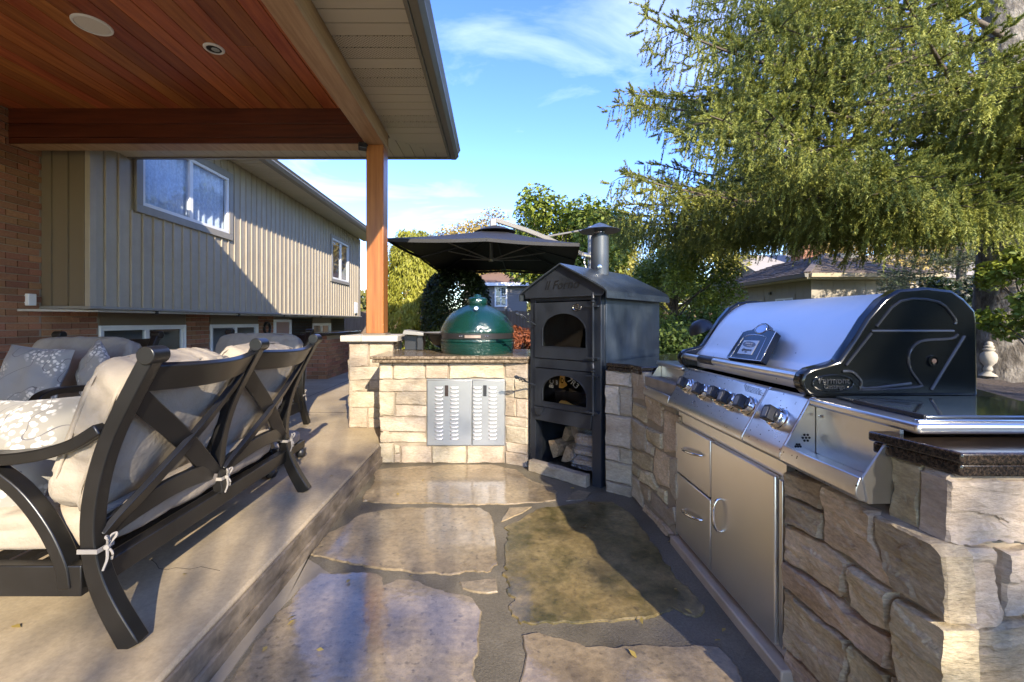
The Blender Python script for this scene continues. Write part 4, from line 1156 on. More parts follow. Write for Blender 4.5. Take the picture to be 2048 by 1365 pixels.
# firewood stacked in the bay
def log(name, a, b_, r, seed, label, split=True):
    R = random.Random(seed)
    a, b_ = Vector(a), Vector(b_)
    ax = (b_ - a).normalized(); s1 = ax.orthogonal().normalized(); s2 = ax.cross(s1)
    if split: sec = [(0, -0.15), (0.9, -0.35), (1.0, 0.35), (0.55, 0.9), (-0.1, 1.0), (-0.65, 0.7), (-0.95, 0.2)]
    else: sec = [(math.cos(q), math.sin(q)) for q in np.linspace(0, 2 * math.pi, 12, endpoint=False)]
    rot = R.uniform(0, 6.28); n = len(sec); vs = []; m_ = 6
    for i in range(m_ + 1):
        t = i / m_; c_ = a.lerp(b_, t)
        for k, (p, q) in enumerate(sec):
            x = p * math.cos(rot) - q * math.sin(rot); y = p * math.sin(rot) + q * math.cos(rot)
            rr = r * (1 + 0.14 * noise.noise(Vector((k * 3.1 + seed, t * 2.5, seed))))
            vs.append(c_ + s1 * x * rr + s2 * y * rr)
    fs = [(i * n + k, i * n + (k + 1) % n, (i + 1) * n + (k + 1) % n, (i + 1) * n + k) for i in range(m_) for k in range(n)]
    fs += [tuple(range(n - 1, -1, -1)), tuple(range(m_ * n, (m_ + 1) * n))]
    o = obj(name, MB().add(vs, fs), m_log if split else m_logbark, ang=30)
    return tag(o, label, 'log', 'firewood under the oven')
L_ = lambda x, y, z: MO @ Vector((x, y, z))
log('firewood_log', L_(0.10, 0.16, 0.14), L_(0.14, 0.62, 0.14), 0.075, 1, 'grey split firewood log lying lowest at the left of the oven bay')
log('firewood_log', L_(0.25, 0.13, 0.14), L_(0.22, 0.60, 0.14), 0.072, 2, 'pale split log beside the plastic-wrapped wood, end facing out')
log('firewood_log', L_(0.17, 0.24, 0.27), L_(0.30, 0.70, 0.26), 0.065, 3, 'grey split log resting on the two lower left logs')
log('firewood_log', L_(0.30, 0.20, 0.315), L_(0.50, 0.55, 0.37), 0.062, 4, 'round bark-covered log lying across the top of the woodpile', split=False)
log('firewood_log', L_(0.08, 0.40, 0.36), L_(0.34, 0.60, 0.35), 0.030, 5, 'thin yellow split stick at the back of the woodpile')
for k, (x0_, z0_, z1_, lab) in enumerate(((0.0, 0.085, 0.16, 'bottom split log inside the clear plastic bag'), (0.0, 0.165, 0.235, 'middle split log inside the clear plastic bag'), (0.0, 0.24, 0.31, 'top split log inside the clear plastic bag'))):
    log('firewood_log', L_(0.36, 0.13 + 0.01 * k, (z0_ + z1_) / 2 + 0.01), L_(0.545, 0.145, (z0_ + z1_) / 2 + 0.015), 0.045, 11 + k, lab)
m_film = bpy.data.materials.new('plastic_film'); m_film.use_nodes = True
fN, fL = m_film.node_tree.nodes, m_film.node_tree.links
fo = fN['Material Output']; fN.remove(fN['Principled BSDF'])
ft = fN.new('ShaderNodeBsdfTransparent'); fg = fN.new('ShaderNodeBsdfGlossy'); fg.inputs['Roughness'].default_value = 0.18; fg.inputs['Color'].default_value = (0.85, 0.9, 1, 1)
fnz = fN.new('ShaderNodeTexNoise'); fnz.inputs['Scale'].default_value = 22; fnz.inputs['Detail'].default_value = 5
fbp = fN.new('ShaderNodeBump'); fbp.inputs['Strength'].default_value = 1.0; fbp.inputs['Distance'].default_value = 0.02
fL.new(fnz.outputs[0], fbp.inputs['Height']); fL.new(fbp.outputs[0], fg.inputs['Normal'])
fmr = fN.new('ShaderNodeMapRange'); fmr.inputs['From Min'].default_value = 0.4; fmr.inputs['From Max'].default_value = 0.8; fmr.inputs['To Min'].default_value = 0.06; fmr.inputs['To Max'].default_value = 0.5
fL.new(fnz.outputs[0], fmr.inputs['Value'])
fm_ = fN.new('ShaderNodeMixShader'); fL.new(fmr.outputs[0], fm_.inputs['Fac']); fL.new(ft.outputs[0], fm_.inputs[1]); fL.new(fg.outputs[0], fm_.inputs[2]); fL.new(fm_.outputs[0], fo.inputs['Surface'])
def bagf(s, t):
    a = s * 2 * math.pi; q = t
    x = 0.45 + (0.125 * (1 - 0.55 * max(0, q - 0.6) / 0.4)) * (abs(math.cos(a)) ** 0.6) * (1 if math.cos(a) > 0 else -1)
    y = 0.15 + 0.085 * (abs(math.sin(a)) ** 0.7) * (1 if math.sin(a) > 0 else -1)
    z = 0.078 + 0.275 * q
    n_ = noise.noise(Vector((x * 16, y * 16, z * 13))) * 0.014
    return MO @ Vector((x + n_, y + n_, z + n_ * 0.5))
tag(obj('wood_bag', MB().grid(bagf, 40, 18), m_film, ang=20, recalc=False), 'clear plastic bag around split firewood in the oven bay', 'bag')

# things kept behind the lower glass
zf = zl - 0.02
def crumple(name, c, sx_, sy_, sz_, m, seed, label, cat, rz=0.0):
    b = MB(MO @ Matrix.Translation(c) @ Matrix.Rotation(rz, 4, 'Y'))
    def f(s, t):
        a, q = s * 2 * math.pi, (t - 0.5) * math.pi
        p = Vector((math.cos(q) * math.cos(a), math.cos(q) * math.sin(a), math.sin(q)))
        p = Vector([abs(v) ** 0.7 * (1 if v > 0 else -1) for v in p])
        n_ = 1 + 0.22 * noise.noise(p * 3.1 + Vector((seed, 0, 0)))
        return Vector((p.x * sx_ * n_, p.y * sy_ * n_, p.z * sz_ * n_))
    b.grid(f, 22, 14)
    return tag(obj(name, b, m, ang=25, recalc=False), label, cat)
m_blackbag = mat('black_foil_bag', (0.012, 0.012, 0.014), 0.25)
m_orangebag = mat('orange_snack_print', (0.75, 0.30, 0.03), 0.4, col2=(0.80, 0.66, 0.22), scale=14, lo=0.4, hi=0.6, spec=0.4)
m_yel = mat('orange_patch', (0.75, 0.36, 0.04), 0.4)
zA = oloc(1130, 770).z
bb_ = thing('snack_bag', 'black bag with white letters leaning behind the lower oven glass', 'bag', L_(0.30, 0.10, zf))
xb0, xb1 = oloc(1096, 770).x, oloc(1170, 770).x
obj('pouch', MB(MO).box(xb0 + 0.01, xb1 + 0.03, 0.07, 0.10, zf, zf + 0.175), m_blackbag, bb_, bev=0.01)
cxA = (bx0 + bx1) / 2
wht = mat('white_print', (0.75, 0.75, 0.73), 0.5)
for s_, u, v, sz, ang in (('BC', 1103.5, 768, 0.055, 86), ('3', 1113.5, 766, 0.045, 0), ('7R3', 1146, 766.5, 0.066, -32)):
    p = oloc(u, v, 0.068)
    ex_ = e1 * math.cos(math.radians(ang)) + Vector((0, 0, math.sin(math.radians(ang))))
    ey_ = -e1 * math.sin(math.radians(ang)) + Vector((0, 0, math.cos(math.radians(ang))))
    lettering(s_, sz, MO @ Vector((p.x, 0.067, p.z)), ex_, ey_, wht, bb_, 0.0006, 0.15 if '7' in s_ else 0)
pq = oloc(1124, 764, 0.066)
obj('orange_print', MB(MO).prism([(pq.x - 0.028, pq.z - 0.05), (pq.x + 0.01, pq.z - 0.05), (pq.x + 0.05, pq.z - 0.02), (pq.x + 0.022, pq.z + 0.01), (pq.x + 0.026, pq.z + 0.05), (pq.x - 0.018, pq.z + 0.05)], 'y', 0.064, 0.069), m_yel, bb_)
lettering('0', 0.06, MO @ Vector((pq.x + 0.003, 0.0632, pq.z + 0.008)), e1, (0, 0, 1), m_blackbag, bb_, 0.0005)
p_ = oloc(1133, 792, 0.045)
crumple('snack_packet', (p_.x + 0.01, 0.045, zf + 0.045), 0.085, 0.02, 0.045, m_orangebag, 3, 'crumpled orange snack packet in front of the black bag', 'packet', 0.3)
p_ = oloc(1160, 806, 0.045)
crumple('snack_packet', (p_.x, 0.043, zf + 0.025), 0.07, 0.02, 0.030, mat('yellow_snack_print', (0.75, 0.60, 0.08), 0.4, col2=(0.45, 0.08, 0.04), scale=18, lo=0.45, hi=0.6), 6, 'small yellow packet at the right bottom of the lower oven glass', 'packet', -0.1)
# baking stone glimpsed behind the upper glass
tag(obj('baking_stone', MB(MO).box(0.09, w - 0.10, 0.12, 0.75, zs0 - 0.014, zs0 + 0.03), m_capstone, bev=0.006), 'pale baking stone slab seen behind the upper arched glass', 'stone slab')

# ================================================================== CERAMIC GRILL
KC = Vector((-0.165, 4.03, 0)); ks = 4.03 / F
kp = lambda lst: [(max(0.001, r * ks), H - (v - V0) * ks) for r, v in lst]
kam = thing('ceramic_grill', 'green dimpled egg-shaped ceramic grill set on the granite counter', 'grill', (KC.x, KC.y, 0.918))
obj('base', MB().lathe(kp([(66, 711.5), (70, 708), (72, 697), (73, 688), (73.5, 685), (71.5, 683), (73.5, 681), (73, 677), (70, 676.5)]), KC, 64), m_green, kam, ang=40)
obj('gasket', MB().lathe(kp([(69, 677.5), (71, 676.5), (71, 664), (69, 663.5)]), KC, 64), m_plastic, kam)
obj('dome', MB().lathe(kp([(69, 667), (73.2, 666), (74, 663), (73.2, 660), (71.5, 656), (67.5, 647), (61.5, 637.5), (54, 629), (45, 622), (34, 616), (24, 612), (19, 610.5), (17, 610)]), KC, 64), m_green, kam, ang=60)
obj('cap', MB().lathe(kp([(17.5, 611.5), (19.5, 610), (20, 606), (19.5, 599), (17.5, 596.5), (12, 595), (8, 594), (7.5, 591.5), (4, 589.5), (0.5, 589)]), KC, 40), m_green, kam, ang=50)
hw = MB()
yb_ = KC.y - 73 * ks
def band_arc(z0, z1, a0, a1, r0, n=16, th=0.012):
    pts = [(KC.x + r0 * math.sin(a), KC.y - r0 * math.cos(a)) for a in np.linspace(a0, a1, n)]
    out = [(KC.x + (r0 + th) * math.sin(a), KC.y - (r0 + th) * math.cos(a)) for a in np.linspace(a1, a0, n)]
    return MB().prism(pts + out, 'z', z0, z1)
zk = lambda v: H - (v - V0) * ks
obj('band', band_arc(zk(676), zk(665.5), -1.15, 1.15, 0.336, 24), m_plastic, kam)
obj('handle_plate', band_arc(zk(674), zk(668.5), -0.27, 0.12, 0.350, 12, 0.014), mat('worn_handle_plate', (0.36, 0.28, 0.23), 0.5, metal=0.3, col2=(0.25, 0.19, 0.15), scale=30), kam, bev=0.003)
bl = MB()
for a in (-0.41, -0.355, 0.245, 0.30):
    r = 0.350; c_ = Vector((KC.x + r * math.sin(a), KC.y - r * math.cos(a), zk(670.5)))
    bl.lathe([(0.006, -0.004), (0.006, 0.003), (0.003, 0.005)], c_, 8, Matrix.Rotation(a, 4, 'Z') @ Matrix.Rotation(math.pi / 2, 4, 'X'))
obj('bolt', bl, m_chrome, kam)
# thermometer
pt = Vector((KC.x, KC.y - 0.232, zk(619.5)))
Mt = Matrix.Rotation(math.radians(58), 4, 'X')
obj('thermometer', MB().lathe([(0.021, -0.01), (0.024, 0.003), (0.021, 0.010), (0.017, 0.010), (0.001, 0.009)], pt, 24, Mt), m_chrome, kam)
obj('thermometer_face', MB().lathe([(0.0165, 0.0102), (0.001, 0.0108)], pt, 20, Mt), m_white, kam)
# round lidded fire bowl behind it
FB = Vector((-0.42, 4.30, 0.918))
fbw = thing('fire_bowl', 'low black round bowl grill beside the green ceramic grill', 'grill', FB)
obj('bowl', MB().lathe([(0.06, 0.0), (0.12, 0.012), (0.20, 0.06), (0.245, 0.115), (0.262, 0.16), (0.27, 0.163), (0.262, 0.168), (0.245, 0.150), (0.1, 0.03), (0.01, 0.02)], FB, 48), m_enamel, fbw, ang=45)
obj('rim_plate', MB().lathe([(0.245, 0.160), (0.285, 0.176), (0.29, 0.182), (0.283, 0.184), (0.24, 0.168)], FB, 48), m_pole, fbw)
bk = thing('folded_grill_cover', 'grey steel side tray with black bracket behind the stone pillar', 'tray', (-0.80, 4.36, 0.918))
obj('bracket', MB().box(-0.785, -0.715, 4.30, 4.36, 0.918, 1.085), m_plastic, bk, bev=0.01)
obj('tray', MB().prism([(-0.92, 1.08), (-0.70, 1.065), (-0.70, 1.095), (-0.90, 1.125)], 'y', 4.25, 4.48), m_pole, bk, bev=0.006)
obj('side_wedge', MB().prism([(-0.92, 0.918), (-0.80, 0.918), (-0.72, 0.96), (-0.72, 1.06), (-0.92, 1.07)], 'y', 4.37, 4.47), m_plastic, bk, bev=0.004)
# ================================================================== RIGHT RUN: stone grill island
XW = 1.0
ki = thing('grill_island', 'tall split-stone island with steel drawers, door and thick granite ledge', 'island', (1.35, 1.8, 0))
core = MB()
core.prism([(0.80, 3.095), (0.950, 2.962), (0.990, 2.36), (1.62, 2.36), (1.75, 3.9), (1.55, 3.92)], 'z', -0.02, 0.858)
obj('core', core, m_smortar, ki)
obj('core', MB().box(XW + 0.020, 1.95, 1.003, 1.465, -0.02, 0.70).box(1.05, 1.95, 0.990, 1.12, 0.70, 0.858).box(1.66, 1.95, 1.12, 2.9, -0.02, 0.858), m_smortar, ki)
# facet beside the oven, then the wall running to the cabinets
A_, B_ = Vector((0.792, 3.088, 0)), Vector((0.944, 2.956, 0))
fe = (B_ - A_).normalized(); fn = Vector((fe.y, -fe.x, 0)); fw = (B_ - A_).length
for k, (a, b_, n) in enumerate([(0.755, .86, 1), (.55, .755, 2), (.325, .55, 1), (.22, .325, 2), (.075, .22, 1), (-.01, .075, 1)]):
    cut = [0] + ([fw * (0.55)] if n == 2 else []) + [fw]
    for p, q in zip(cut[:-1], cut[1:]):
        rough_stone('stone', [(p, a), (q, a), (q, b_), (p, b_)], A_, fe, (0, 0, 1), fn, m_stone, ki, 400 + k * 3 + int(p * 100), gap=0.004)
B2, C2 = Vector((0.946, 2.954, 0)), Vector((0.985, 2.362, 0))
fe = (C2 - B2).normalized(); fn = Vector((fe.y, -fe.x, 0)); fw = (C2 - B2).length
zw = lambda pts: [((hit(u, v, B2, fn) - B2).dot(fe), max(-0.01, hit(u, v, B2, fn).z)) for u, v in zz(pts, 3.5925, 980, 700)]
wc = [[(1030, 150), (1110, 160), (1110, 360), (1028, 350)], [(1030, 375), (1130, 420), (1128, 530), (1026, 470)], [(1115, 250), (1180, 290), (1250, 420), (1245, 560), (1135, 500), (1125, 400)],
      [(1026, 480), (1130, 550), (1132, 735), (1022, 700)], [(1134, 555), (1245, 600), (1245, 715), (1185, 690), (1134, 640)], [(1255, 430), (1362, 480), (1362, 745), (1250, 735)],
      [(1136, 650), (1185, 700), (1175, 765), (1134, 740)], [(1026, 712), (1132, 745), (1170, 780), (1165, 880), (1090, 850), (1026, 800)], [(1192, 705), (1300, 770), (1300, 1000), (1210, 970), (1178, 880), (1180, 780)],
      [(1304, 765), (1362, 760), (1362, 1120), (1300, 1010)], [(1024, 812), (1085, 860), (1080, 920), (1024, 890)], [(1092, 862), (1165, 890), (1210, 985), (1210, 1020), (1080, 935)],
      [(1024, 900), (1075, 930), (1100, 1060), (1100, 1140), (1026, 1050)], [(1080, 940), (1155, 1000), (1152, 1110), (1105, 1060)], [(1215, 985), (1270, 1010), (1275, 1110), (1240, 1080), (1213, 1030)],
      [(1158, 1005), (1235, 1085), (1280, 1130), (1290, 1220), (1340, 1130), (1350, 1250), (1285, 1270), (1155, 1110)], [(1105, 1110), (1280, 1275), (1320, 1330), (1290, 1370), (1105, 1150)]]
for k, pts in enumerate(wc):
    rough_stone('stone', zw(pts), B2, fe, (0, 0, 1), fn, m_stone_dark if k % 3 else m_stone, ki, 430 + k, gap=0.003, bulge=0.012, seg=0.025)
# lower wall right of the cabinets
zr_ = lambda pts: [((h_ := atx(u, v, XW)).y, max(-0.02, h_.z)) for u, v in zz(pts, 2.416, 1500, 800)]
lw = [[(176, 342), (352, 408), (352, 535), (178, 455)], [(178, 460), (354, 545), (354, 680), (300, 655), (178, 590)], [(358, 412), (600, 548), (592, 650), (640, 790), (690, 905), (600, 855), (480, 770), (358, 682)],
      [(602, 550), (690, 590), (905, 690), (962, 760), (972, 1092), (890, 1040), (700, 922), (645, 780), (596, 650)], [(178, 604), (360, 692), (474, 790), (466, 930), (440, 958), (178, 772)],
      [(484, 795), (692, 928), (686, 1130), (600, 1098), (500, 1000), (480, 880)], [(176, 780), (440, 968), (490, 1022), (672, 1150), (692, 1192), (666, 1312), (480, 1162), (300, 1012), (176, 892)],
      [(172, 905), (300, 1020), (472, 1160), (474, 1500), (390, 1400), (172, 1190)], [(478, 1180), (600, 1286), (668, 1330), (672, 1500), (478, 1480)], [(704, 945), (890, 1055), (976, 1110), (990, 1500), (760, 1460), (690, 1215)],
      [(172, 1205), (350, 1385), (390, 1500), (172, 1330)], [(676, 1330), (760, 1470), (990, 1510), (1000, 1700), (676, 1640)], [(172, 1340), (470, 1640), (670, 1800), (172, 1900)], [(676, 1650), (1000, 1710), (1010, 1900), (676, 1900)]]
for k, pts in enumerate(lw):
    rough_stone('stone', zr_(pts), (XW, 0, 0), (0, 1, 0), (0, 0, 1), (-1, 0, 0), m_stone_dark, ki, 460 + k, depth=0.06, bulge=0.010, gap=0.0045, seg=0.012, inset=0.004, fine=True)
# pillar: left face above the ledge, and front face
rough_stone('stone', [(0.985, 0.70), (1.045, 0.70), (1.045, 0.86), (0.985, 0.86)], (1.045, 0, 0), (0, 1, 0), (0, 0, 1), (-1, 0, 0), m_stone, ki, 481, seg=0.02, gap=0.002, inset=0.006)
rough_stone('stone', [(1.047, 0.69), (1.125, 0.69), (1.125, 0.86), (1.047, 0.86)], (1.045, 0, 0), (0, 1, 0), (0, 0, 1), (-1, 0, 0), m_stone_dark, ki, 482, seg=0.02, gap=0.002, inset=0.006)
YPf = 0.985
zp_ = lambda pts: [((h_ := at(u, v, YPf)).x, max(-0.02, h_.z)) for u, v in zz(pts, 2.416, 1500, 800)]
pf = [[(945, 380), (1350, 380), (1370, 692), (945, 690)], [(965, 700), (1180, 712), (1192, 1010), (1160, 1096), (968, 1100)], [(1215, 725), (1500, 705), (1500, 1050), (1206, 1046)], [(1374, 380), (1700, 380), (1700, 690), (1376, 690)],
      [(975, 1110), (1345, 1060), (1350, 1420), (978, 1420)], [(1354, 1060), (1720, 1060), (1720, 1400), (1356, 1420)], [(1506, 705), (1900, 705), (1900, 1050), (1506, 1050)], [(980, 1430), (1250, 1430), (1250, 1780), (985, 1780)], [(1256, 1430), (1720, 1430), (1720, 1780), (1256, 1780)],
      [(1706, 380), (2200, 380), (2200, 690), (1706, 690)], [(1726, 1060), (2200, 1060), (2200, 1400), (1726, 1400)]]
for k, pts in enumerate(pf):
    rough_stone('stone', zp_(pts), (0, YPf, 0), (1, 0, 0), (0, 0, 1), (0, -1, 0), m_stone if k in (0, 1, 2) else m_stone_dark, ki, 500 + k, depth=0.06, bulge=0.006, gap=0.004, seg=0.012, inset=0.004, fine=True)
for k, poly in enumerate(ashlar(1.64, 1.965, 0, 0.858, 0.13, 0.24, 0.2, 0.33, 61)):
    rough_stone('stone', poly, (0, YPf, 0), (1, 0, 0), (0, 0, 1), (0, -1, 0), m_stone_dark, ki, 520 + k, depth=0.05)
for k, poly in enumerate(ashlar(0.99, 2.88, 0, 0.858, 0.13, 0.26, 0.22, 0.5, 62)):
    rough_stone('stone', poly, (1.952, 0, 0), (0, 1, 0), (0, 0, 1), (1, 0, 0), m_stone_dark, ki, 540 + k, depth=0.04)
# ledge wash of mortar
obj('ledge', MB().prism([(XW - 0.004, 0.694), (XW + 0.06, 0.712), (XW + 0.06, 0.69), (XW - 0.004, 0.68)], 'y', 0.99, 1.42), m_smortar, ki)
# granite: near ledge, behind the grill, and beside the oven
def slab(poly, inset=0.012):
    c_ = sum((Vector(p) for p in poly), Vector((0, 0))) / len(poly)
    low = []
    n = len(poly)
    for i in range(n):
        a, b_, d = Vector(poly[i - 1]), Vector(poly[i]), Vector(poly[(i + 1) % n])
        t1 = (b_ - a).normalized(); t2 = (d - b_).normalized()
        n1 = Vector((-t1.y, t1.x)); n2 = Vector((-t2.y, t2.x)); nn = (n1 + n2)
        nn = nn / max(0.3, nn.length_squared) * 2
        low.append(b_ + nn * inset * 0.5)
    return MB().prism(poly, 'z', 0.889, 0.915).prism([tuple(p) for p in low], 'z', 0.859, 0.888)
obj('countertop', slab([(1.005, 1.16), (1.045, 0.962), (2.05, 0.962), (1.95, 1.59), (2.16, 1.97), (2.2, 2.78), (1.64, 2.78), (1.64, 1.16)]), m_granite, ki, bev=0.005)
obj('countertop', slab([(0.79, 3.06), (0.925, 2.935), (0.945, 2.775), (1.80, 2.785), (1.87, 3.93), (1.58, 3.92)]), m_granite, ki, bev=0.005)
# cabinet: steel face frame, drawers, door, toe strip
CY0, CY1 = 1.475, 2.34
obj('cabinet_body', MB().box(XW + 0.03, 1.6, CY0, CY1, 0.0, 0.72), m_dark, ki)
obj('face_frame', MB().box(XW + 0.0, XW + 0.03, CY0, CY1, 0.05, 0.085).box(XW, XW + 0.03, CY0, CY1, 0.665, 0.735).box(XW, XW + 0.03, CY1 - 0.022, CY1, 0.085, 0.665).box(XW, XW + 0.03, CY0, CY0 + 0.05, 0.085, 0.665).box(XW, XW + 0.03, 1.925, 1.965, 0.085, 0.665), m_steel_v, ki)
def bow_pull(a, b_, out, parent):
    a, b_, out = Vector(a), Vector(b_), Vector(out)
    path = crom([a, a + out * 0.6 + (b_ - a) * 0.06, a + out + (b_ - a) * 0.25, a + out * 1.1 + (b_ - a) * 0.5, a + out + (b_ - a) * 0.75, a + out * 0.6 + (b_ - a) * 0.94, b_], 5)
    obj('handle', MB().tube(path, [0.004 + 0.0035 * math.sin(math.pi * i / (len(path) - 1)) for i in range(len(path))], 8), m_chrome, parent, ang=60)
for k, (za, zb_) in enumerate(((0.405, 0.668), (0.075, 0.397))):
    d = obj('drawer', MB().box(XW - 0.022, XW - 0.001, 1.958, CY1 - 0.01, za, zb_), m_steel_v, ki, bev=0.005)
    h1, h2 = (atx(1369, 897, XW - 0.022), atx(1405, 912, XW - 0.022)) if k == 0 else (atx(1369, 1019, XW - 0.022), atx(1405, 1041, XW - 0.022))
    bow_pull(h1, h2, (-0.028, 0, 0), d)
dr = obj('cabinet_door', MB().box(XW - 0.022, XW - 0.001, CY0 + 0.03, 1.948, 0.075, 0.668), m_steel_v, ki, bev=0.005)
bow_pull(atx(1441, 998, XW - 0.022), atx(1441, 1064, XW - 0.022), (-0.028, 0, 0), dr)
obj('hinge_strip', MB().box(XW - 0.012, XW - 0.001, CY0 + 0.004, CY0 + 0.022, 0.08, 0.66), m_steel, dr, bev=0.002)
obj('toe_strip', MB().box(XW - 0.045, XW + 0.02, CY0 - 0.04, CY1 + 0.01, -0.02, 0.042), m_capstone if False else mat('tan_toe_tile', (0.40, 0.31, 0.22), 0.5, col2=(0.50, 0.41, 0.31), scale=5, bump=0.15, bscale=40), ki, bev=0.006)

# ================================================================== GAS GRILL
gg = thing('gas_grill', 'large built-in gas grill with silver hood, black side castings and six knobs', 'grill', (1.3, 1.9, 0.72))
GY0, GY1 = 1.43, 2.36
def ext(prof, y0, y1):
    return MB().prism(prof, 'y', y0, y1)
panel = [(1.0475, 0.952), (0.958, 0.790), (0.947, 0.768), (0.946, 0.752), (0.955, 0.741), (0.972, 0.737), (0.985, 0.742), (0.985, 0.76), (1.075, 0.93), (1.075, 0.955), (1.06, 0.957)]
cp = obj('control_panel', ext(panel, 1.653, GY1 - 0.002), m_steel_wet, gg, bev=0.004)
cp2 = obj('control_panel', ext(panel, GY0 + 0.002, 1.647), m_steel_wet, gg, bev=0.004, label='narrow right section of the control panel with one knob')
pn = Vector((-(0.952 - 0.790), 0, 1.0475 - 0.958)).normalized()
pp0 = Vector((1.0475, 0, 0.952))
psl = Vector((1.0475 - 0.958, 0, 0.952 - 0.790)).normalized()
obj('firebox', MB().box(1.09, 1.62, GY0 + 0.002, GY1 - 0.002, 0.72, 0.945), m_enamel, gg)
Rk = Matrix((( 0, pn.y, 0), (0, 0, 0), (0, 0, 0)))
for k, (u, v) in enumerate([(1371, 769), (1403, 782), (1434, 790), (1456, 800), (1490, 809), (1549, 833)]):
    p = hit(u, v, pp0 + pn * 0.02, pn); p = p - pn * (p - pp0).dot(pn)
    ex_, ey_ = Vector((0, -1, 0)), psl
    Mk = Matrix(((ex_.x, ey_.x, pn.x, p.x), (ex_.y, ey_.y, pn.y, p.y), (ex_.z, ey_.z, pn.z, p.z), (0, 0, 0, 1)))
    par = cp2 if k == 5 else cp
    kn = obj('knob', MB(Mk).lathe([(0.039, 0), (0.040, 0.004), (0.037, 0.006), (0.036, 0.022), (0.034, 0.027), (0.026, 0.029), (0.001, 0.029)], (0, 0, 0), 32), m_chrome, par)
    gr = MB(Mk @ Matrix.Rotation(0.25, 4, 'Z'))
    gr.lathe([(0.025, 0.027), (0.025, 0.034), (0.022, 0.037), (0.001, 0.037)], (0, 0, 0), 24)
    gr.prism([(-0.017, -0.026), (0.017, -0.026), (0.020, 0.012), (0.014, 0.027), (-0.014, 0.027), (-0.020, 0.012)], 'z', 0.030, 0.058)
    obj('grip', gr, m_plastic, kn, bev=0.003)
    obj('grip_face', MB(Mk @ Matrix.Rotation(0.25, 4, 'Z')).prism([(-0.010, -0.018), (0.010, -0.018), (0.012, 0.008), (0.009, 0.017), (-0.009, 0.017), (-0.012, 0.008)], 'z', 0.0582, 0.0592), m_greyface, kn)
# fine printed instruction lines on the panel
pl_ = MB()
Rp = random.Random(3)
for i in range(6):
    a = hit(1488 + i * 0.6, 770.5 + i * 2.3, pp0, pn)
    y_ = a.y
    while y_ > a.y - (0.115 if i % 2 else 0.10):
        l = Rp.uniform(0.006, 0.016)
        q = Vector((a.x, 0, a.z)) + pn * 0.0006
        pl_.add([q + Vector((0, y_, 0)) - psl * 0.0012, q + Vector((0, y_ - l, 0)) - psl * 0.0012, q + Vector((0, y_ - l, 0)) + psl * 0.0012, q + Vector((0, y_, 0)) + psl * 0.0012], [(0, 1, 2, 3)])
        y_ -= l + 0.004
obj('printed_lines', pl_, m_plastic, cp, recalc=False)

m_bead = mat('bead_enamel', (0.030, 0.032, 0.034), 0.22)  # greyer than the casting: bright reflections along the beads put into the colour
# hood shell
HY0, HY1 = 1.47, 2.385
hp = crom([(1.125, 0, 1.045), (1.157, 0, 1.075), (1.20, 0, 1.14), (1.245, 0, 1.205), (1.30, 0, 1.262), (1.36, 0, 1.298), (1.43, 0, 1.312), (1.52, 0, 1.303)], 4)
hood_out = [(p.x, p.z) for p in hp]
hood_prof = [(1.118, 0.962), (1.112, 1.03)] + hood_out + [(1.595, 1.23), (1.607, 0.962)]
inn = [(x + (0.02 if x < 1.3 else -0.02 if x > 1.5 else 0), z - (0.015 if z > 1.0 else 0)) for x, z in hood_prof]
hd = obj('hood', MB().prism(hood_prof + inn[::-1], 'y', HY0 + 0.012, HY1 - 0.012), m_hood, gg, ang=40)
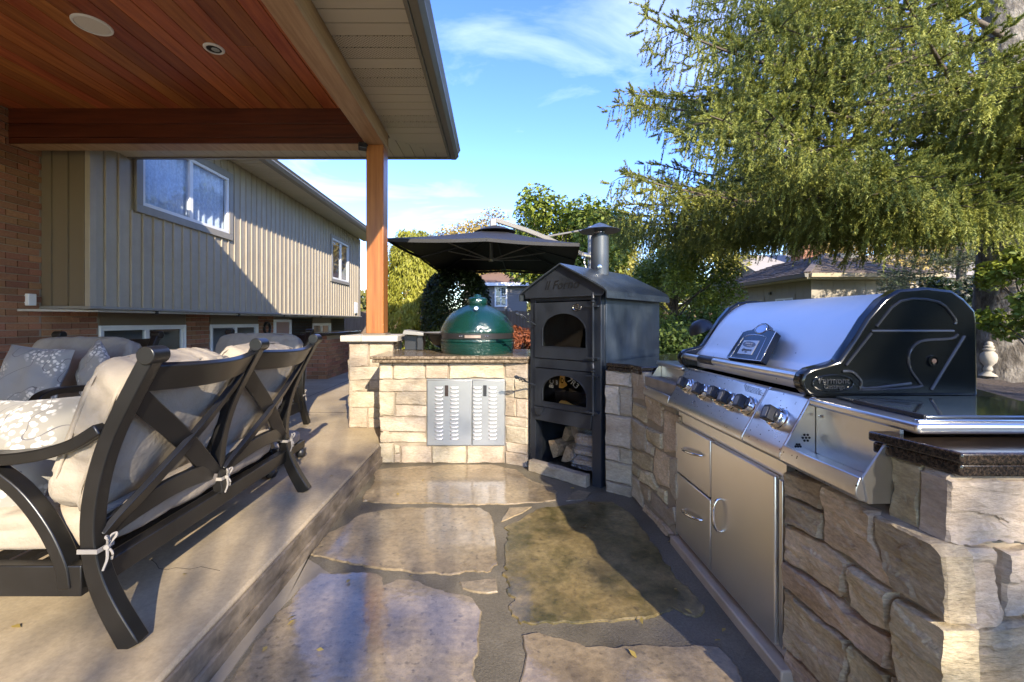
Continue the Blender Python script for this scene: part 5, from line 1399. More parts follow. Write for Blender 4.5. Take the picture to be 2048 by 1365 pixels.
# side castings
side = [(1.027, 0.985), (1.022, 1.010), (1.030, 1.034), (1.055, 1.052), (1.105, 1.064), (1.150, 1.078), (1.20, 1.150), (1.245, 1.222), (1.30, 1.285), (1.350, 1.316), (1.44, 1.325), (1.527, 1.315), (1.570, 1.285), (1.606, 1.246), (1.612, 1.20), (1.614, 0.958), (1.075, 0.952), (1.045, 0.965)]
s2d = lambda pts, sc, ox, oy, Y: [((h_ := at(u, v, Y)).x, h_.z) for u, v in zz(pts, sc, ox, oy)]
for k, (ya, yb2) in enumerate(((HY0 - 0.035, HY0 + 0.012), (HY1 - 0.012, HY1 + 0.035))):
    sc_ = obj('side_casting', MB().prism(side, 'y', ya, yb2), m_enamel, gg, bev=0.010, seg=3, ang=45)
    yf = ya - 0.001 if k == 0 else yb2 + 0.001
    Yl = HY0 - 0.035
    Z7 = lambda pts: s2d(pts, 2.9257, 1260, 560, Yl)
    lines = [[(1440, 275), (1580, 125), (1800, 130), (1895, 225), (1900, 260)], [(1410, 300), (1890, 300)], [(1262, 500), (1410, 312)], [(1240, 535), (1300, 540), (1350, 590), (1370, 635), (1640, 605)],
             [(1915, 320), (1875, 345), (1720, 355), (1660, 385), (1630, 435), (1630, 500), (1650, 545), (1690, 600), (1680, 625), (1370, 645), (1345, 625)], [(1955, 330), (1760, 645)]]
    for ln in lines:
        pts3 = [(x, yf, z) for x, z in Z7(ln)]
        obj('raised_bead', MB().tube(crom(pts3, 3) if len(pts3) > 4 else pts3, 0.0050, 6), m_bead, sc_, ang=60)
    # oval cartouche with raised words
    oc = Z7([(1185, 605)])[0]
    ov_ = MB().tube([(oc[0] + 0.068 * math.cos(a), yf, oc[1] + 0.027 * math.sin(a)) for a in np.linspace(0, 2 * math.pi, 36)], 0.0035, 6, cap=False)
    obj('oval_bead', ov_, m_enamel, sc_, ang=60)
    fx = (1, 0, 0) if k == 0 else (-1, 0, 0)
    ltm = mat('raised_letter_enamel', (0.035, 0.036, 0.037), 0.22)
    lettering('Vermont', 0.030, (oc[0], yf, oc[1] + 0.008), fx, (0, 0, 1), ltm, sc_, 0.003)
    lettering('Castings', 0.021, (oc[0] + 0.004, yf, oc[1] - 0.012), fx, (0, 0, 1), ltm, sc_, 0.003)
    pv = Z7([(1770, 475)])[0]
    rot_ = Matrix.Rotation(math.pi / 2, 4, 'X')
    obj('pivot_ring', MB().lathe([(0.019, -0.002), (0.019, 0.006), (0.013, 0.006), (0.012, 0.001), (0.001, 0.001)], (pv[0], yf, pv[1]), 24, rot_), m_enamel, sc_)
    obj('pivot_bolt', MB().lathe([(0.008, 0.001), (0.008, 0.005), (0.001, 0.006)], (pv[0], yf, pv[1]), 12, rot_), mat('rusty_bolt', (0.09, 0.05, 0.03), 0.6), sc_)
obj('back_shield', MB().box(1.50, 1.604, HY0 - 0.025, HY1 + 0.025, 0.955, 1.13), m_enamel, gg, bev=0.004)
# handle with black collar
hx, hz = 1.052, 1.018
hdl = obj('hood_handle', MB().tube([(hx, HY0 + 0.005, hz), (hx, HY1 - 0.005, hz)], 0.0165, 20), m_chrome if False else m_steel, gg, ang=60)
obj('handle_grip', MB().tube([(hx, 2.06, hz), (hx, 2.075, hz), (hx, 2.19, hz), (hx, 2.205, hz)], [0.0175, 0.0205, 0.0205, 0.0175], 20), m_plastic, hdl, ang=50)
# badge plaque on the hood
pa, pb2 = Vector((1.118, 0, 1.055)), Vector((1.27, 0, 1.243))
sdir = (pb2 - pa).normalized(); pnn = Vector((-sdir.z, 0, sdir.x))
O_ = pa + pnn * 0.040
Yc = 1.90
def pq3(pts, off=0.0):
    out = []
    for u, v in pts:
        h_ = hit(u, v, O_ + pnn * off, pnn); out.append(h_)
    return out
Zb = lambda pts: zz(pts, 7.877, 1440, 630)
outl = Zb([(95, 668), (360, 270), (430, 245), (500, 235), (545, 205), (590, 165), (660, 130), (720, 128), (755, 150), (765, 200), (770, 235), (880, 262), (640, 730)])
P3 = pq3(outl)
pqo = obj('badge_plaque', MB().prismv(P3, -pnn * 0.030), m_enamel, gg, bev=0.003)
def frame_line(pts, r, m, nm='plaque_line'):
    obj(nm, MB().tube(pq3(Zb(pts), 0.0005), r, 5), m, pqo, ang=60)
m_silverline = mat('silver_line', (0.62, 0.64, 0.66), 0.25, metal=0.9)
frame_line([(100, 664), (640, 728), (880, 264), (765, 232)], 0.0016, m_silverline)
frame_line([(160, 665), (365, 355), (440, 322), (530, 312), (640, 325), (735, 352), (565, 710)], 0.0016, m_silverline)
cc = [(650 + 98 * math.cos(a) * 0.98 + 22 * math.sin(a), 222 + 60 * math.sin(a) - 40 * math.cos(a)) for a in np.linspace(0, 2 * math.pi, 26)]
frame_line(cc, 0.0018, m_silverline)
cin = [(650 + (x - 650) * 0.86, 222 + (y - 222) * 0.86) for x, y in cc[:-1]]
obj('gauge_face', MB().prismv(pq3(Zb(cin), 0.001), -pnn * 0.002), mat('gauge_glass', (0.42, 0.46, 0.52), 0.12, metal=0.6), pqo)
obj('name_plate', MB().prismv(pq3(Zb([(268, 606), (380, 402), (618, 408), (490, 628)]), 0.002), -pnn * 0.003), mat('silver_name_plate', (0.55, 0.54, 0.52), 0.35, metal=0.5), pqo)
elc = (458, 465)
el = [(elc[0] + 103 * math.cos(a) + 6 * math.sin(a), elc[1] + 46 * math.sin(a)) for a in np.linspace(0, 2 * math.pi, 28, endpoint=False)]
obj('oval_emblem', MB().prismv(pq3(Zb(el), 0.0028), -pnn * 0.001), mat('grey_emblem', (0.10, 0.105, 0.12), 0.35), pqo)
t0 = pq3(Zb([(458, 455), (458, 490), (415, 548), (400, 585)]), 0.0032)
m_plt = mat('plate_print_light', (0.6, 0.6, 0.6), 0.4); m_pdk = mat('plate_print_dark', (0.015, 0.015, 0.018), 0.4)
for s_, p, sz, mm, sh in (('VERMONT', t0[0], 0.0115, m_plt, 0), ('CASTINGS', t0[1], 0.0075, m_plt, 0), ('Signature', t0[2], 0.019, m_pdk, 0.4), ('SERIES', t0[3], 0.006, m_pdk, 0)):
    lettering(s_, sz, p, (0, -1, 0), sdir, mm, pqo, 0.0004, sh)

# side shelves, troughs
def trough(y0, y1, near):
    lip = [(1.06, 0.775), (0.985, 0.765), (0.962, 0.800), (0.956, 0.800), (0.946, 0.770), (0.946, 0.752), (0.955, 0.739), (0.975, 0.733), (1.06, 0.745)]
    t = obj('shelf_trough', MB().prism(lip, 'y', y0, y1), m_steel_wet if near else m_steel, gg, bev=0.003, label='open steel trough under the ' + ('near' if near else 'far') + ' side shelf')
    obj('back_plate', MB().box(1.062, 1.072, y0, y1, 0.745, 0.928), m_steel, t)
    return t
ta = trough(1.128, GY0 - 0.001, True)
tb = trough(GY1 + 0.001, 2.745, False)
# end cheek of the near trough, and the perforated cheek of the panel
obj('end_cheek', MB().prism([(0.962, 0.802), (1.03, 0.905), (1.06, 0.905), (1.06, 0.735), (0.975, 0.733)], 'y', 1.122, 1.128), m_steel, ta)
chk = [(1.0465, 0.951), (0.9585, 0.790), (0.962, 0.762), (1.06, 0.762), (1.06, 0.951)]
ck = obj('vented_cheek', MB().prism(chk, 'y', GY0 - 0.006, GY0 - 0.0005), m_steel, gg)
hb = MB()
Yk = GY0 - 0.0065
for gx, gy in ((0, 0), (1, 0), (-1, 0), (0.5, 0.87), (-0.5, 0.87), (0.5, -0.87), (-0.5, -0.87)):
    for (uu, vv, sc2) in ((1612, 876, 1), (1596, 893.5, 0.75)):
        if sc2 < 1 and gy < -0.1: continue
        c_ = at(uu + gx * 6.6 * sc2, vv - gy * 6.6 * sc2, Yk)
        hb.lathe([(0.0040, 0.0), (0.0040, 0.001), (0.0005, 0.001)], c_, 10, Matrix.Rotation(math.pi / 2, 4, 'X'))
obj('vent_hole', hb, m_dark, ck)
scw = MB()
for (u, v) in ((1628, 832), (1641, 833), (1630, 911), (1643, 915)):
    c_ = atx(u, v, 1.060)
    scw.lathe([(0.005, 0.0), (0.004, 0.004), (0.001, 0.005)], (1.060, c_.y, c_.z), 10, Matrix.Rotation(-math.pi / 2, 4, 'Y'))
obj('screw', scw, m_chrome, ta)
obj('end_cheek', MB().prism([(0.962, 0.802), (1.045, 0.925), (1.06, 0.925), (1.06, 0.735), (0.975, 0.733)], 'y', 2.744, 2.750), m_steel, tb)
def shelf(y0, y1, near):
    s_ = obj('side_shelf', MB().box(1.04, 1.632, y0, y1, 0.930, 0.9565), m_steel, gg, bev=0.009, seg=3, label=('near' if near else 'far') + ' steel side shelf')
    if near:
        obj('burner_lid', MB().box(1.115, 1.60, y0 + 0.055, y1 - 0.02, 0.9575, 0.9655), mat('dark_mirror_lid', (0.16, 0.18, 0.20), 0.07, metal=0.9), s_, bev=0.003)
        obj('lid_edge', MB().box(1.105, 1.114, y0 + 0.05, y1 - 0.10, 0.957, 0.969), m_plastic, s_, bev=0.002)
        obj('rim', MB().box(1.06, 1.62, y0 + 0.018, y0 + 0.030, 0.957, 0.963), m_chrome, s_, bev=0.002)
    return s_
shelf(1.058, GY0 - 0.001, True)
shelf(GY1 + 0.04, 2.775, False)
# lamp clipped behind the far end of the hood
lp = thing('grill_lamp', 'small dark clip lamp with rounded shade behind the silver hood', 'lamp', (1.42, 2.46, 0.957))
obj('stem', MB().tube(crom([(1.42, 2.46, 0.957), (1.42, 2.47, 1.08), (1.36, 2.55, 1.17), (1.30, 2.62, 1.175)], 6), 0.012, 8), m_plastic, lp, ang=60)
ml = Matrix.Translation((1.265, 2.64, 1.165)) @ Matrix.Rotation(-0.45, 4, 'Y')
obj('lamp_shade', MB(ml).lathe([(0.012, 0.055), (0.035, 0.05), (0.058, 0.030), (0.072, 0.0), (0.075, -0.012), (0.070, -0.012), (0.05, 0.02), (0.01, 0.04)], (0, 0, 0), 24), m_plastic, lp, ang=60)
# ================================================================== SEATING
POST = [(0.128, 0.0), (0.055, 0.127), (0.010, 0.24), (-0.008, 0.36), (0.000, 0.48), (0.028, 0.60), (0.071, 0.713), (0.136, 0.843), (0.185, 0.935)]
def yback(z):
    for (y0, z0), (y1, z1) in zip(POST[:-1], POST[1:]):
        if z0 <= z <= z1: return y0 + (y1 - y0) * (z - z0) / (z1 - z0)
    return POST[-1][0]

def soft_box(M, sx, sy, sz, seed, n=34, e=7.0, puff=0.10, wr=0.010):
    """stuffed cushion: rounded box, crowned faces, slight wrinkles"""
    b = MB(M); vs, idx, fs = [], {}, []
    def vert(p):
        key = tuple(round(c, 5) for c in p)
        if key in idx: return idx[key]
        x, y, z = p
        r = (abs(x) ** e + abs(y) ** e + abs(z) ** e) ** (1 / e)
        x, y, z = x / r, y / r, z / r
        y *= 1 + puff * (1 - x * x) * (1 - z * z) * 1.6
        z *= 1 + puff * 0.35 * (1 - x * x); x *= 1 + puff * 0.15 * (1 - z * z)
        q = Vector((x * sx, y * sy, z * sz))
        w = noise.noise(q * 5 + Vector((seed * 3.1, 0, 0))) + 0.6 * noise.noise(Vector((q.x * 16, q.y * 16, q.z * 7)) + Vector((seed, 5, 0)))
        edge_ = max(abs(x), abs(z)) ** 3
        w -= 1.3 * edge_ * max(0.0, 0.22 - abs(noise.noise(Vector((q.x * 11 + q.z * 4, q.y * 5, q.z * 9 - q.x * 3)) + Vector((seed * 2.7, 0, 0))))) * 4.0
        d = Vector((x, y * 1.2, z)).normalized()
        vs.append(q + d * w * wr); idx[key] = len(vs) - 1
        return idx[key]
    for ax in range(3):
        for sgn in (-1, 1):
            for i in range(n):
                for j in range(n):
                    c_ = []
                    for di, dj in ((0, 0), (1, 0), (1, 1), (0, 1)):
                        p = [0, 0, 0]; p[ax] = sgn; p[(ax + 1) % 3] = -1 + 2 * (i + di) / n; p[(ax + 2) % 3] = -1 + 2 * (j + dj) / n
                        c_.append(vert(p))
                    fs.append(tuple(c_))
    return b.add(vs, fs)

def pillow_mb(M, s, th, seed, n=22):
    b = MB(M)
    def side(sg):
        def f(u, v):
            x, z = u * 2 - 1, v * 2 - 1
            e = max(0.0, (1 - abs(x) ** 2.6) * (1 - abs(z) ** 2.6)) ** 0.52
            k = 1 - 0.07 * (1 - abs(x)) * abs(z) ** 3; k2 = 1 - 0.07 * (1 - abs(z)) * abs(x) ** 3
            w = noise.noise(Vector((x * 2.3 + seed, z * 2.3, sg))) * 0.018 + noise.noise(Vector((x * 6 + seed, z * 6, sg))) * 0.006
            return Vector((x * s * k2, sg * (e * th + w * e) + noise.noise(Vector((x * 1.5, z * 1.5, seed))) * 0.012, z * s * k))
        return f
    b.grid(side(1), n, n); b.grid(side(-1), n, n)
    return b

def seat(kind, label, cat, org, ex, ey, L, bays, cush, seed, group=None, ties=True, cushions=True):
    """metal garden seat. local x along the width, y towards the back, z from the terrace"""
    ex, ey = Vector(ex), Vector(ey)
    M = Matrix(((ex.x, ey.x, 0, org[0]), (ex.y, ey.y, 0, org[1]), (0, 0, 1, org[2]), (0, 0, 0, 1)))
    t = thing(kind, label, cat, M @ Vector((L / 2, -0.35, 0)), group)
    D = 0.70
    xs = [0.025 + (L - 0.05) * i / bays for i in range(bays + 1)]
    for i, x in enumerate(xs):
        end = i in (0, bays)
        prof = POST if end else [p for p in POST if p[1] >= 0.24]
        path = crom([(x, y, z) for y, z in prof], 5)
        n = len(path)
        hh = [0.070 - 0.022 * min(1, k / (n * 0.35)) for k in range(n)] if end else 0.045
        po = obj('back_post' if end else 'centre_post', MB(M).sweep(path, (1, 0, 0), 0.048, hh), m_char, t, bev=0.004, ang=50)
        tip = path[-1]
        fn_ = MB(M); fn_.tube([(x - 0.036, tip.y + 0.004, tip.z + 0.006), (x + 0.036, tip.y + 0.004, tip.z + 0.006)], 0.030, 18)
        obj('scroll_top', fn_, m_char, po, bev=0.003)
        if ties and cushions:
            tz = 0.315; ty = yback(tz) + (0.030 if end else 0.026)
            tb_ = MB(M)
            hw_ = 0.030
            tb_.sweep([(x - hw_, ty - 0.06, tz), (x - hw_, ty + 0.003, tz), (x + hw_, ty + 0.003, tz), (x + hw_, ty - 0.06, tz)], (0, 0, 1), 0.014, 0.004)
            c0 = Vector((x + 0.004, ty + 0.012, tz + 0.004))
            for dx_, dz_ in ((-0.022, 0.045), (0.020, 0.050)):
                tb_.tube(crom([c0, c0 + Vector((dx_ * 0.7, 0.014, dz_ * 0.55)), c0 + Vector((dx_ * 0.95, 0.012, dz_ * 0.78)), c0 + Vector((dx_ * 0.25, 0.006, dz_ * 0.7)), c0], 4), 0.0036, 5)
            for dx_, dz_ in ((0.022, -0.066), (-0.010, -0.046)):
                tb_.tube(crom([c0, c0 + Vector((dx_ * 0.6, 0.012, dz_ * 0.5)), c0 + Vector((dx_, 0.006, dz_))], 4), 0.0040, 5)
            tb_.tube([c0 - Vector((0.006, 0, 0)), c0 + Vector((0.008, 0.004, 0))], 0.008, 8)
            obj('cushion_tie', tb_, m_tie, t, ang=60)
    bow = lambda s: 0.055 * math.sin(math.pi * s)
    for i in range(bays):
        xa, xb2 = xs[i] + 0.024, xs[i + 1] - 0.024
        X = lambda s: xa + (xb2 - xa) * s
        rail = [(X(s), yback(0.865) + bow(s), 0.865 - 0.012 * math.sin(math.pi * s)) for s in np.linspace(0, 1, 13)]
        obj('top_rail', MB(M).sweep(rail, (0, 0.5, 0.86), [0.10 - 0.0 * k for k in range(13)], 0.026), m_char, t, bev=0.004, ang=50)
        for (za, zb_) in ((0.80, 0.335), (0.335, 0.80)):
            pth = []
            for s in np.linspace(0, 1, 13):
                z = za + (zb_ - za) * s
                pth.append((X(s), yback(z) + bow(s) * 0.95 + (0.004 if za > zb_ else -0.004), z))
            obj('cross_brace', MB(M).sweep(pth, (0, 0.45, 0.9), 0.072, 0.022), m_char, t, bev=0.003, ang=50)
        low = [(X(s), yback(0.37) + bow(s) * 0.6, 0.355 + 0.045 * math.sin(math.pi * s)) for s in np.linspace(0, 1, 11)]
        obj('lower_rail', MB(M).sweep(low, (0, 0.1, 1), 0.075, 0.022), m_char, t, bev=0.003, ang=50)
    # seat frame and slats
    obj('seat_frame', MB(M).box(0.02, L - 0.02, -0.028, 0.018, 0.185, 0.255).box(0.02, L - 0.02, -D, -D + 0.04, 0.17, 0.255).box(0.005, 0.045, -D + 0.04, -0.028, 0.165, 0.265).box(L - 0.045, L - 0.005, -D + 0.04, -0.028, 0.165, 0.265), m_char, t, bev=0.004)
    for k in range(6):
        y = -D + 0.08 + k * 0.10
        obj('seat_slat', MB(M).box(0.046, L - 0.046, y, y + 0.05, 0.232, 0.250), m_char, t)
    for sx_, x in ((0, 0.025), (1, L - 0.025)):
        arm = crom([(x, 0.030, 0.705), (x, -0.06, 0.652), (x, -0.18, 0.618), (x, -0.32, 0.605), (x, -0.48, 0.612), (x, -0.62, 0.618), (x, -0.70, 0.600), (x, -0.735, 0.565)], 5)
        obj('armrest', MB(M).sweep(arm, (1, 0, 0), 0.062, 0.038), m_char, t, bev=0.005, ang=50)
        sup = crom([(x, -0.36, 0.590), (x, -0.24, 0.50), (x, -0.15, 0.385), (x, -0.095, 0.27), (x, -0.08, 0.19)], 5)
        obj('arm_support', MB(M).sweep(sup, (1, 0, 0), 0.050, 0.040), m_char, t, bev=0.004, ang=50)
        leg = crom([(x, -D + 0.01, 0.60), (x, -D + 0.03, 0.42), (x, -D + 0.02, 0.22), (x, -D - 0.02, 0.08), (x, -D - 0.055, 0.0)], 5)
        obj('front_leg', MB(M).sweep(leg, (1, 0, 0), 0.048, 0.050), m_char, t, bev=0.004, ang=50)
    if cushions:
        for i in range(bays):
            xc = (xs[i] + xs[i + 1]) / 2; hw_ = (xs[i + 1] - xs[i]) / 2 + (0.004 if bays > 1 else 0.0) - 0.012
            tilt = math.atan2(yback(0.86) - yback(0.45), 0.41)
            Mc = M @ Matrix.Translation((xc, yback(0.68) - 0.105, 0.66)) @ Matrix.Rotation(-tilt, 4, 'X')
            bc_ = obj('back_cushion', soft_box(Mc, hw_, 0.082, 0.265, seed + i, puff=0.10, wr=0.012), cush, t, ang=70, recalc=False)
            for yy in (-0.55, 0.55):
                lp_ = []
                for a in np.linspace(0, 2 * math.pi, 49):
                    x_, z_ = math.cos(a), math.sin(a)
                    r_ = (abs(x_) ** 7 + abs(z_) ** 7 + (abs(yy) ** 7)) ** (1 / 7)
                    lp_.append((x_ / r_ * hw_ * 1.004, yy * 0.082 * 1.0, z_ / r_ * 0.265 * 1.012))
                obj('piping', MB(Mc).tube(lp_, 0.0055, 6, cap=False), cush, bc_, ang=60)
        Mc = M @ Matrix.Translation((L / 2, -0.36, 0.345))
        sc_ = obj('seat_cushion', soft_box(Mc, L / 2 - 0.055, 0.345, 0.085, seed + 9, n=34, puff=0.04, wr=0.008), cush, t, ang=70, recalc=False)
        pp_ = MB(M); 
        pp_.tube([(0.075, -0.02, 0.405), (L - 0.075, -0.02, 0.405)], 0.005, 6)
        obj('piping', pp_, cush, sc_)
    return t, M

seat('loveseat', 'black metal loveseat with crossed back braces and beige cushions near the terrace edge', 'loveseat', (-1.300, 2.685, DZ), (0, -1, 0), (1, 0, 0), 1.31, 2, m_cush, 1)
seat('armchair', 'black armchair with plain grey-beige cushions under the siding corner', 'armchair', (-3.54, 3.28, DZ), (1, 0, 0), (0, 1, 0), 0.84, 1, m_cushg, 5, 'armchairs against the house')
seat('armchair', 'black armchair with half-sunlit cushions seen over the loveseat back', 'armchair', (-2.78, 4.28, DZ), (1, 0, 0), (0, 1, 0), 0.88, 1, m_cushg, 8, 'armchairs against the house')

def pillow(label, c, s, th, R, m, seed):
    M = Matrix.Translation(c) @ R
    return tag(obj('throw_pillow', pillow_mb(M, s, th, seed), m, ang=80, recalc=True), label, 'pillow', 'floral throw pillows')
RX, RY, RZ = (lambda a: Matrix.Rotation(a, 4, 'X')), (lambda a: Matrix.Rotation(a, 4, 'Y')), (lambda a: Matrix.Rotation(a, 4, 'Z'))
pillow('square floral pillow propped flat on the grey armchair seat', (-3.08, 2.86, 0.845), 0.20, 0.065, RZ(0.10) @ RY(0.10) @ RX(-0.30), m_floral, 2)
pillow('floral pillow tipped on its corner by the armchair arm', (-2.78, 2.98, 0.865), 0.165, 0.06, RZ(-0.5) @ RX(-0.2) @ RY(0.62), m_floral, 4)
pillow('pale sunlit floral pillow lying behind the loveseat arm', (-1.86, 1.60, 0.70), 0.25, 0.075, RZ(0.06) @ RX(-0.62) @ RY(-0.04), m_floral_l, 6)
# low ottoman behind the loveseat
ot = thing('ottoman', 'low dark ottoman with round ball feet mostly hidden behind the loveseat', 'ottoman', (-1.78, 3.08, DZ))
obj('frame', MB().box(-2.05, -1.48, 2.85, 3.35, DZ + 0.07, DZ + 0.13), m_char, ot, bev=0.006)
for x, y in ((-1.50, 2.88), (-2.03, 2.88), (-1.50, 3.32), (-2.03, 3.32)):
    obj('ball_foot', MB().lathe([(0.01, 0), (0.032, 0.012), (0.040, 0.035), (0.032, 0.06), (0.015, 0.075)], (x, y, DZ), 16), m_plastic, ot, ang=60)
obj('cushion', soft_box(Matrix.Translation((-1.765, 3.10, DZ + 0.17)), 0.28, 0.24, 0.045, 31, n=10), m_cushg, ot, ang=70, recalc=False)
# ================================================================== UMBRELLA
um = thing('cantilever_umbrella', 'large black cantilever umbrella opened behind the pizza oven', 'umbrella', (1.62, 7.6, -0.06))
rim = [Vector((-1.36, 5.42, 2.26)), Vector((1.13, 5.72, 2.25)), Vector((1.50, 8.35, 2.16)), Vector((-1.06, 8.42, 2.20))]
apx = Vector((0.0, 6.95, 2.70))
hub = Vector((-0.06, 6.95, 2.20))
cv = MB()
pts8 = []
for i in range(4):
    a, b_ = rim[i], rim[(i + 1) % 4]
    pts8 += [a, (a + b_) / 2 + Vector((0, 0, 0.035))]
for i in range(8):
    a, b_ = pts8[i], pts8[(i + 1) % 8]
    def f(s, t, a=a, b_=b_):
        e = a.lerp(b_, s); p = apx.lerp(e, t)
        return p + Vector((0, 0, -0.015 * math.sin(math.pi * s) * t * t - 0.03 * math.sin(math.pi * t) + 0.008 * noise.noise(p * 3)))
    cv.grid(f, 6, 8)
    n0 = len(cv.v)
    d = Vector((0, 0, -0.045))
    edge = [a.lerp(b_, s / 6) + Vector((0, 0, -0.015 * math.sin(math.pi * s / 6))) for s in range(7)]
    cv.add(edge + [e + d for e in edge], [(k, k + 1, 8 + k, 7 + k) for k in range(6)])
cvo = obj('canopy', cv, m_canvas, um, ang=30, recalc=False)
obj('vent_cap', MB().lathe([(0.34, -0.055), (0.20, 0.01), (0.02, 0.06)], apx, 16), m_canvas, cvo)
for i, p in enumerate(pts8):
    obj('rib', MB().tube([apx + Vector((0, 0, -0.06)), apx.lerp(p, 0.5) + Vector((0, 0, -0.085)), p + Vector((0, 0, -0.03))], 0.011, 6), m_plastic, um, ang=60)
    obj('strut', MB().tube([hub, apx.lerp(p, 0.56 if i % 2 == 0 else 0.62) + Vector((0, 0, -0.088))], 0.010, 6), m_pole, um, ang=60)
obj('hub', MB().lathe([(0.012, -0.03), (0.045, -0.02), (0.05, 0.03), (0.03, 0.05), (0.022, 0.45), (0.02, 0.52)], hub, 12), m_pole, um)
top = at(986, 446, 6.95)
jt = Vector((1.60, 7.62, 2.37)); mt = Vector((1.72, 7.66, 2.86))
obj('joint', MB().box(top.x - 0.05, top.x + 0.06, 6.90, 7.0, top.z - 0.12, top.z + 0.07), m_pole, um, bev=0.02)
obj('arm', MB().sweep(crom([top + Vector((0.02, 0, 0.05)), top.lerp(jt, 0.45) + Vector((0, 0, 0.07)), jt], 4), (0, 1, 0), 0.06, 0.075), m_pole, um, bev=0.01)
obj('brace', MB().tube([top.lerp(jt, 0.52) + Vector((0, 0, 0.06)), mt], 0.016, 6), m_pole, um)
obj('mast', MB().tube([(1.70, 7.66, -0.06), (1.70, 7.66, 2.9)], 0.045, 12), m_pole, um)
obj('crank', MB().tube([jt + Vector((-0.05, -0.03, 0)), jt + Vector((0.12, 0, -0.02))], 0.055, 10), m_steel, um)
obj('crank_handle', MB().tube(crom([jt + Vector((0, -0.05, 0)), jt + Vector((-0.04, -0.10, -0.12)), jt + Vector((0.02, -0.1, -0.3))], 4), 0.012, 6), m_steel, um)
obj('base', MB().box(1.3, 2.1, 7.3, 8.0, -0.06, 0.04), m_plastic, um, bev=0.02)

# ================================================================== FOLIAGE
def raw_mesh(name, V, nper, m):
    """V (N*nper,3): N faces of nper corners each"""
    n = len(V) // nper
    me = bpy.data.meshes.new(name)
    me.vertices.add(len(V)); me.vertices.foreach_set('co', V.astype(np.float32).ravel())
    me.loops.add(len(V)); me.loops.foreach_set('vertex_index', np.arange(len(V), dtype=np.int32))
    me.polygons.add(n); me.polygons.foreach_set('loop_start', np.arange(0, len(V), nper, dtype=np.int32))
    me.update(calc_edges=True)
    me.materials.append(m)
    return me
def unit(a):
    return a / np.maximum(np.linalg.norm(a, axis=1, keepdims=True), 1e-6)
def leaves(P, size, nb, jitter=0.8, aspect=0.55, tdir=None, tj=0.7, fold=0.12):
    """one folded diamond per point; nb = preferred normal"""
    N = len(P)
    n = unit(nb + rng.normal(size=(N, 3)) * jitter)
    t = rng.normal(size=(N, 3)) if tdir is None else tdir + rng.normal(size=(N, 3)) * tj
    t = unit(t - n * np.sum(t * n, axis=1, keepdims=True)); b = np.cross(n, t)
    L = (size * rng.uniform(0.65, 1.25, N))[:, None]; W = L * aspect
    V = np.stack([P - t * L * 0.5, P + b * W * 0.5 + n * L * fold, P + t * L * 0.5, P - b * W * 0.5 + n * L * fold], axis=1)
    return V.reshape(-1, 3)
def add_crown(name, V, nper, m, parent, center):
    o = link(name, raw_mesh(name, V - np.array(center), nper, m), center, parent)
    o['kind'] = 'stuff'
    return o

def broadleaf(name, label, cat, base, h, r, zc, rz, nl, ls, m, seed, clumps=26, trunk_r=0.12, group=None, spread=0.34, dens=2.2):
    """trunk, limbs reaching clump centres, crown of separate leaves gathered in clumps"""
    g = np.random.default_rng(seed); base = Vector(base)
    t = thing(name, label, cat, base, group)
    cen = np.array([base.x, base.y, zc])
    d = unit(g.normal(size=(clumps, 3))); rad = g.uniform(0.35, 1.0, clumps)[:, None] ** 0.6
    cc_ = cen + d * rad * np.array([r, r, rz])
    tb_ = MB(); topz = zc + rz * 0.35
    tr = crom([base, base + Vector((0.06 * r, 0.03, (topz - base.z) * 0.4)), base + Vector((-0.05 * r, 0.05 * r, (topz - base.z) * 0.75)), Vector((base.x, base.y, topz))], 4)
    tb_.tube(tr, [trunk_r * (1 - 0.8 * i / (len(tr) - 1)) for i in range(len(tr))], 9)
    obj('trunk', tb_, m_twig, t, ang=60)
    lb = MB()
    for k in range(clumps):
        c_ = Vector(cc_[k]); f = min(0.9, max(0.25, (c_.z - base.z) / (topz - base.z) * 0.62)) if topz > base.z else 0.5
        s_ = tr[min(len(tr) - 1, int(f * (len(tr) - 1)))]
        mid = s_.lerp(c_, 0.5) + Vector((g.normal() * 0.08, g.normal() * 0.08, 0.1)) * r
        lb.tube(crom([s_, mid, c_], 3), [trunk_r * 0.32 * (1 - 0.8 * i / 6) + 0.004 for i in range(7)], 5)
    obj('limbs', lb, m_twig, t, ang=60)
    nl = int(nl * dens)
    which = g.integers(0, clumps, nl)
    q = unit(g.normal(size=(nl, 3))) * (g.uniform(0, 1, nl)[:, None] ** 0.45)
    P = cc_[which] + q * np.array([r, r, min(r, rz)]) * spread
    nb = unit(P - cen) * 0.6 + np.array([0, 0, 0.7])
    V = leaves(P, ls, nb)
    add_crown('crown', V, 4, m, t, tuple(cen))
    return t

m_lf_green = leaf_mat('green_leaves', (0.055, 0.100, 0.016), (0.19, 0.24, 0.045))
m_lf_yg = leaf_mat('yellow_green_leaves', (0.13, 0.145, 0.022), (0.33, 0.28, 0.05))
m_lf_gold = leaf_mat('golden_leaves', (0.28, 0.20, 0.045), (0.50, 0.37, 0.11))
m_lf_bright = leaf_mat('bright_leaves', (0.09, 0.145, 0.018), (0.29, 0.32, 0.05))
m_lf_dark = leaf_mat('dark_glossy_leaves', (0.012, 0.024, 0.008), (0.035, 0.058, 0.016), trans=0.15, rough=0.4, spec=0.4)
m_lf_red = leaf_mat('russet_leaves', (0.16, 0.045, 0.022), (0.34, 0.12, 0.055))
m_lf_cyp = leaf_mat('golden_cypress_sprays', (0.16, 0.18, 0.018), (0.42, 0.40, 0.06), trans=0.2)
m_needle = leaf_mat('spruce_needles', (0.090, 0.125, 0.026), (0.44, 0.44, 0.095), trans=0.2, rough=0.5)
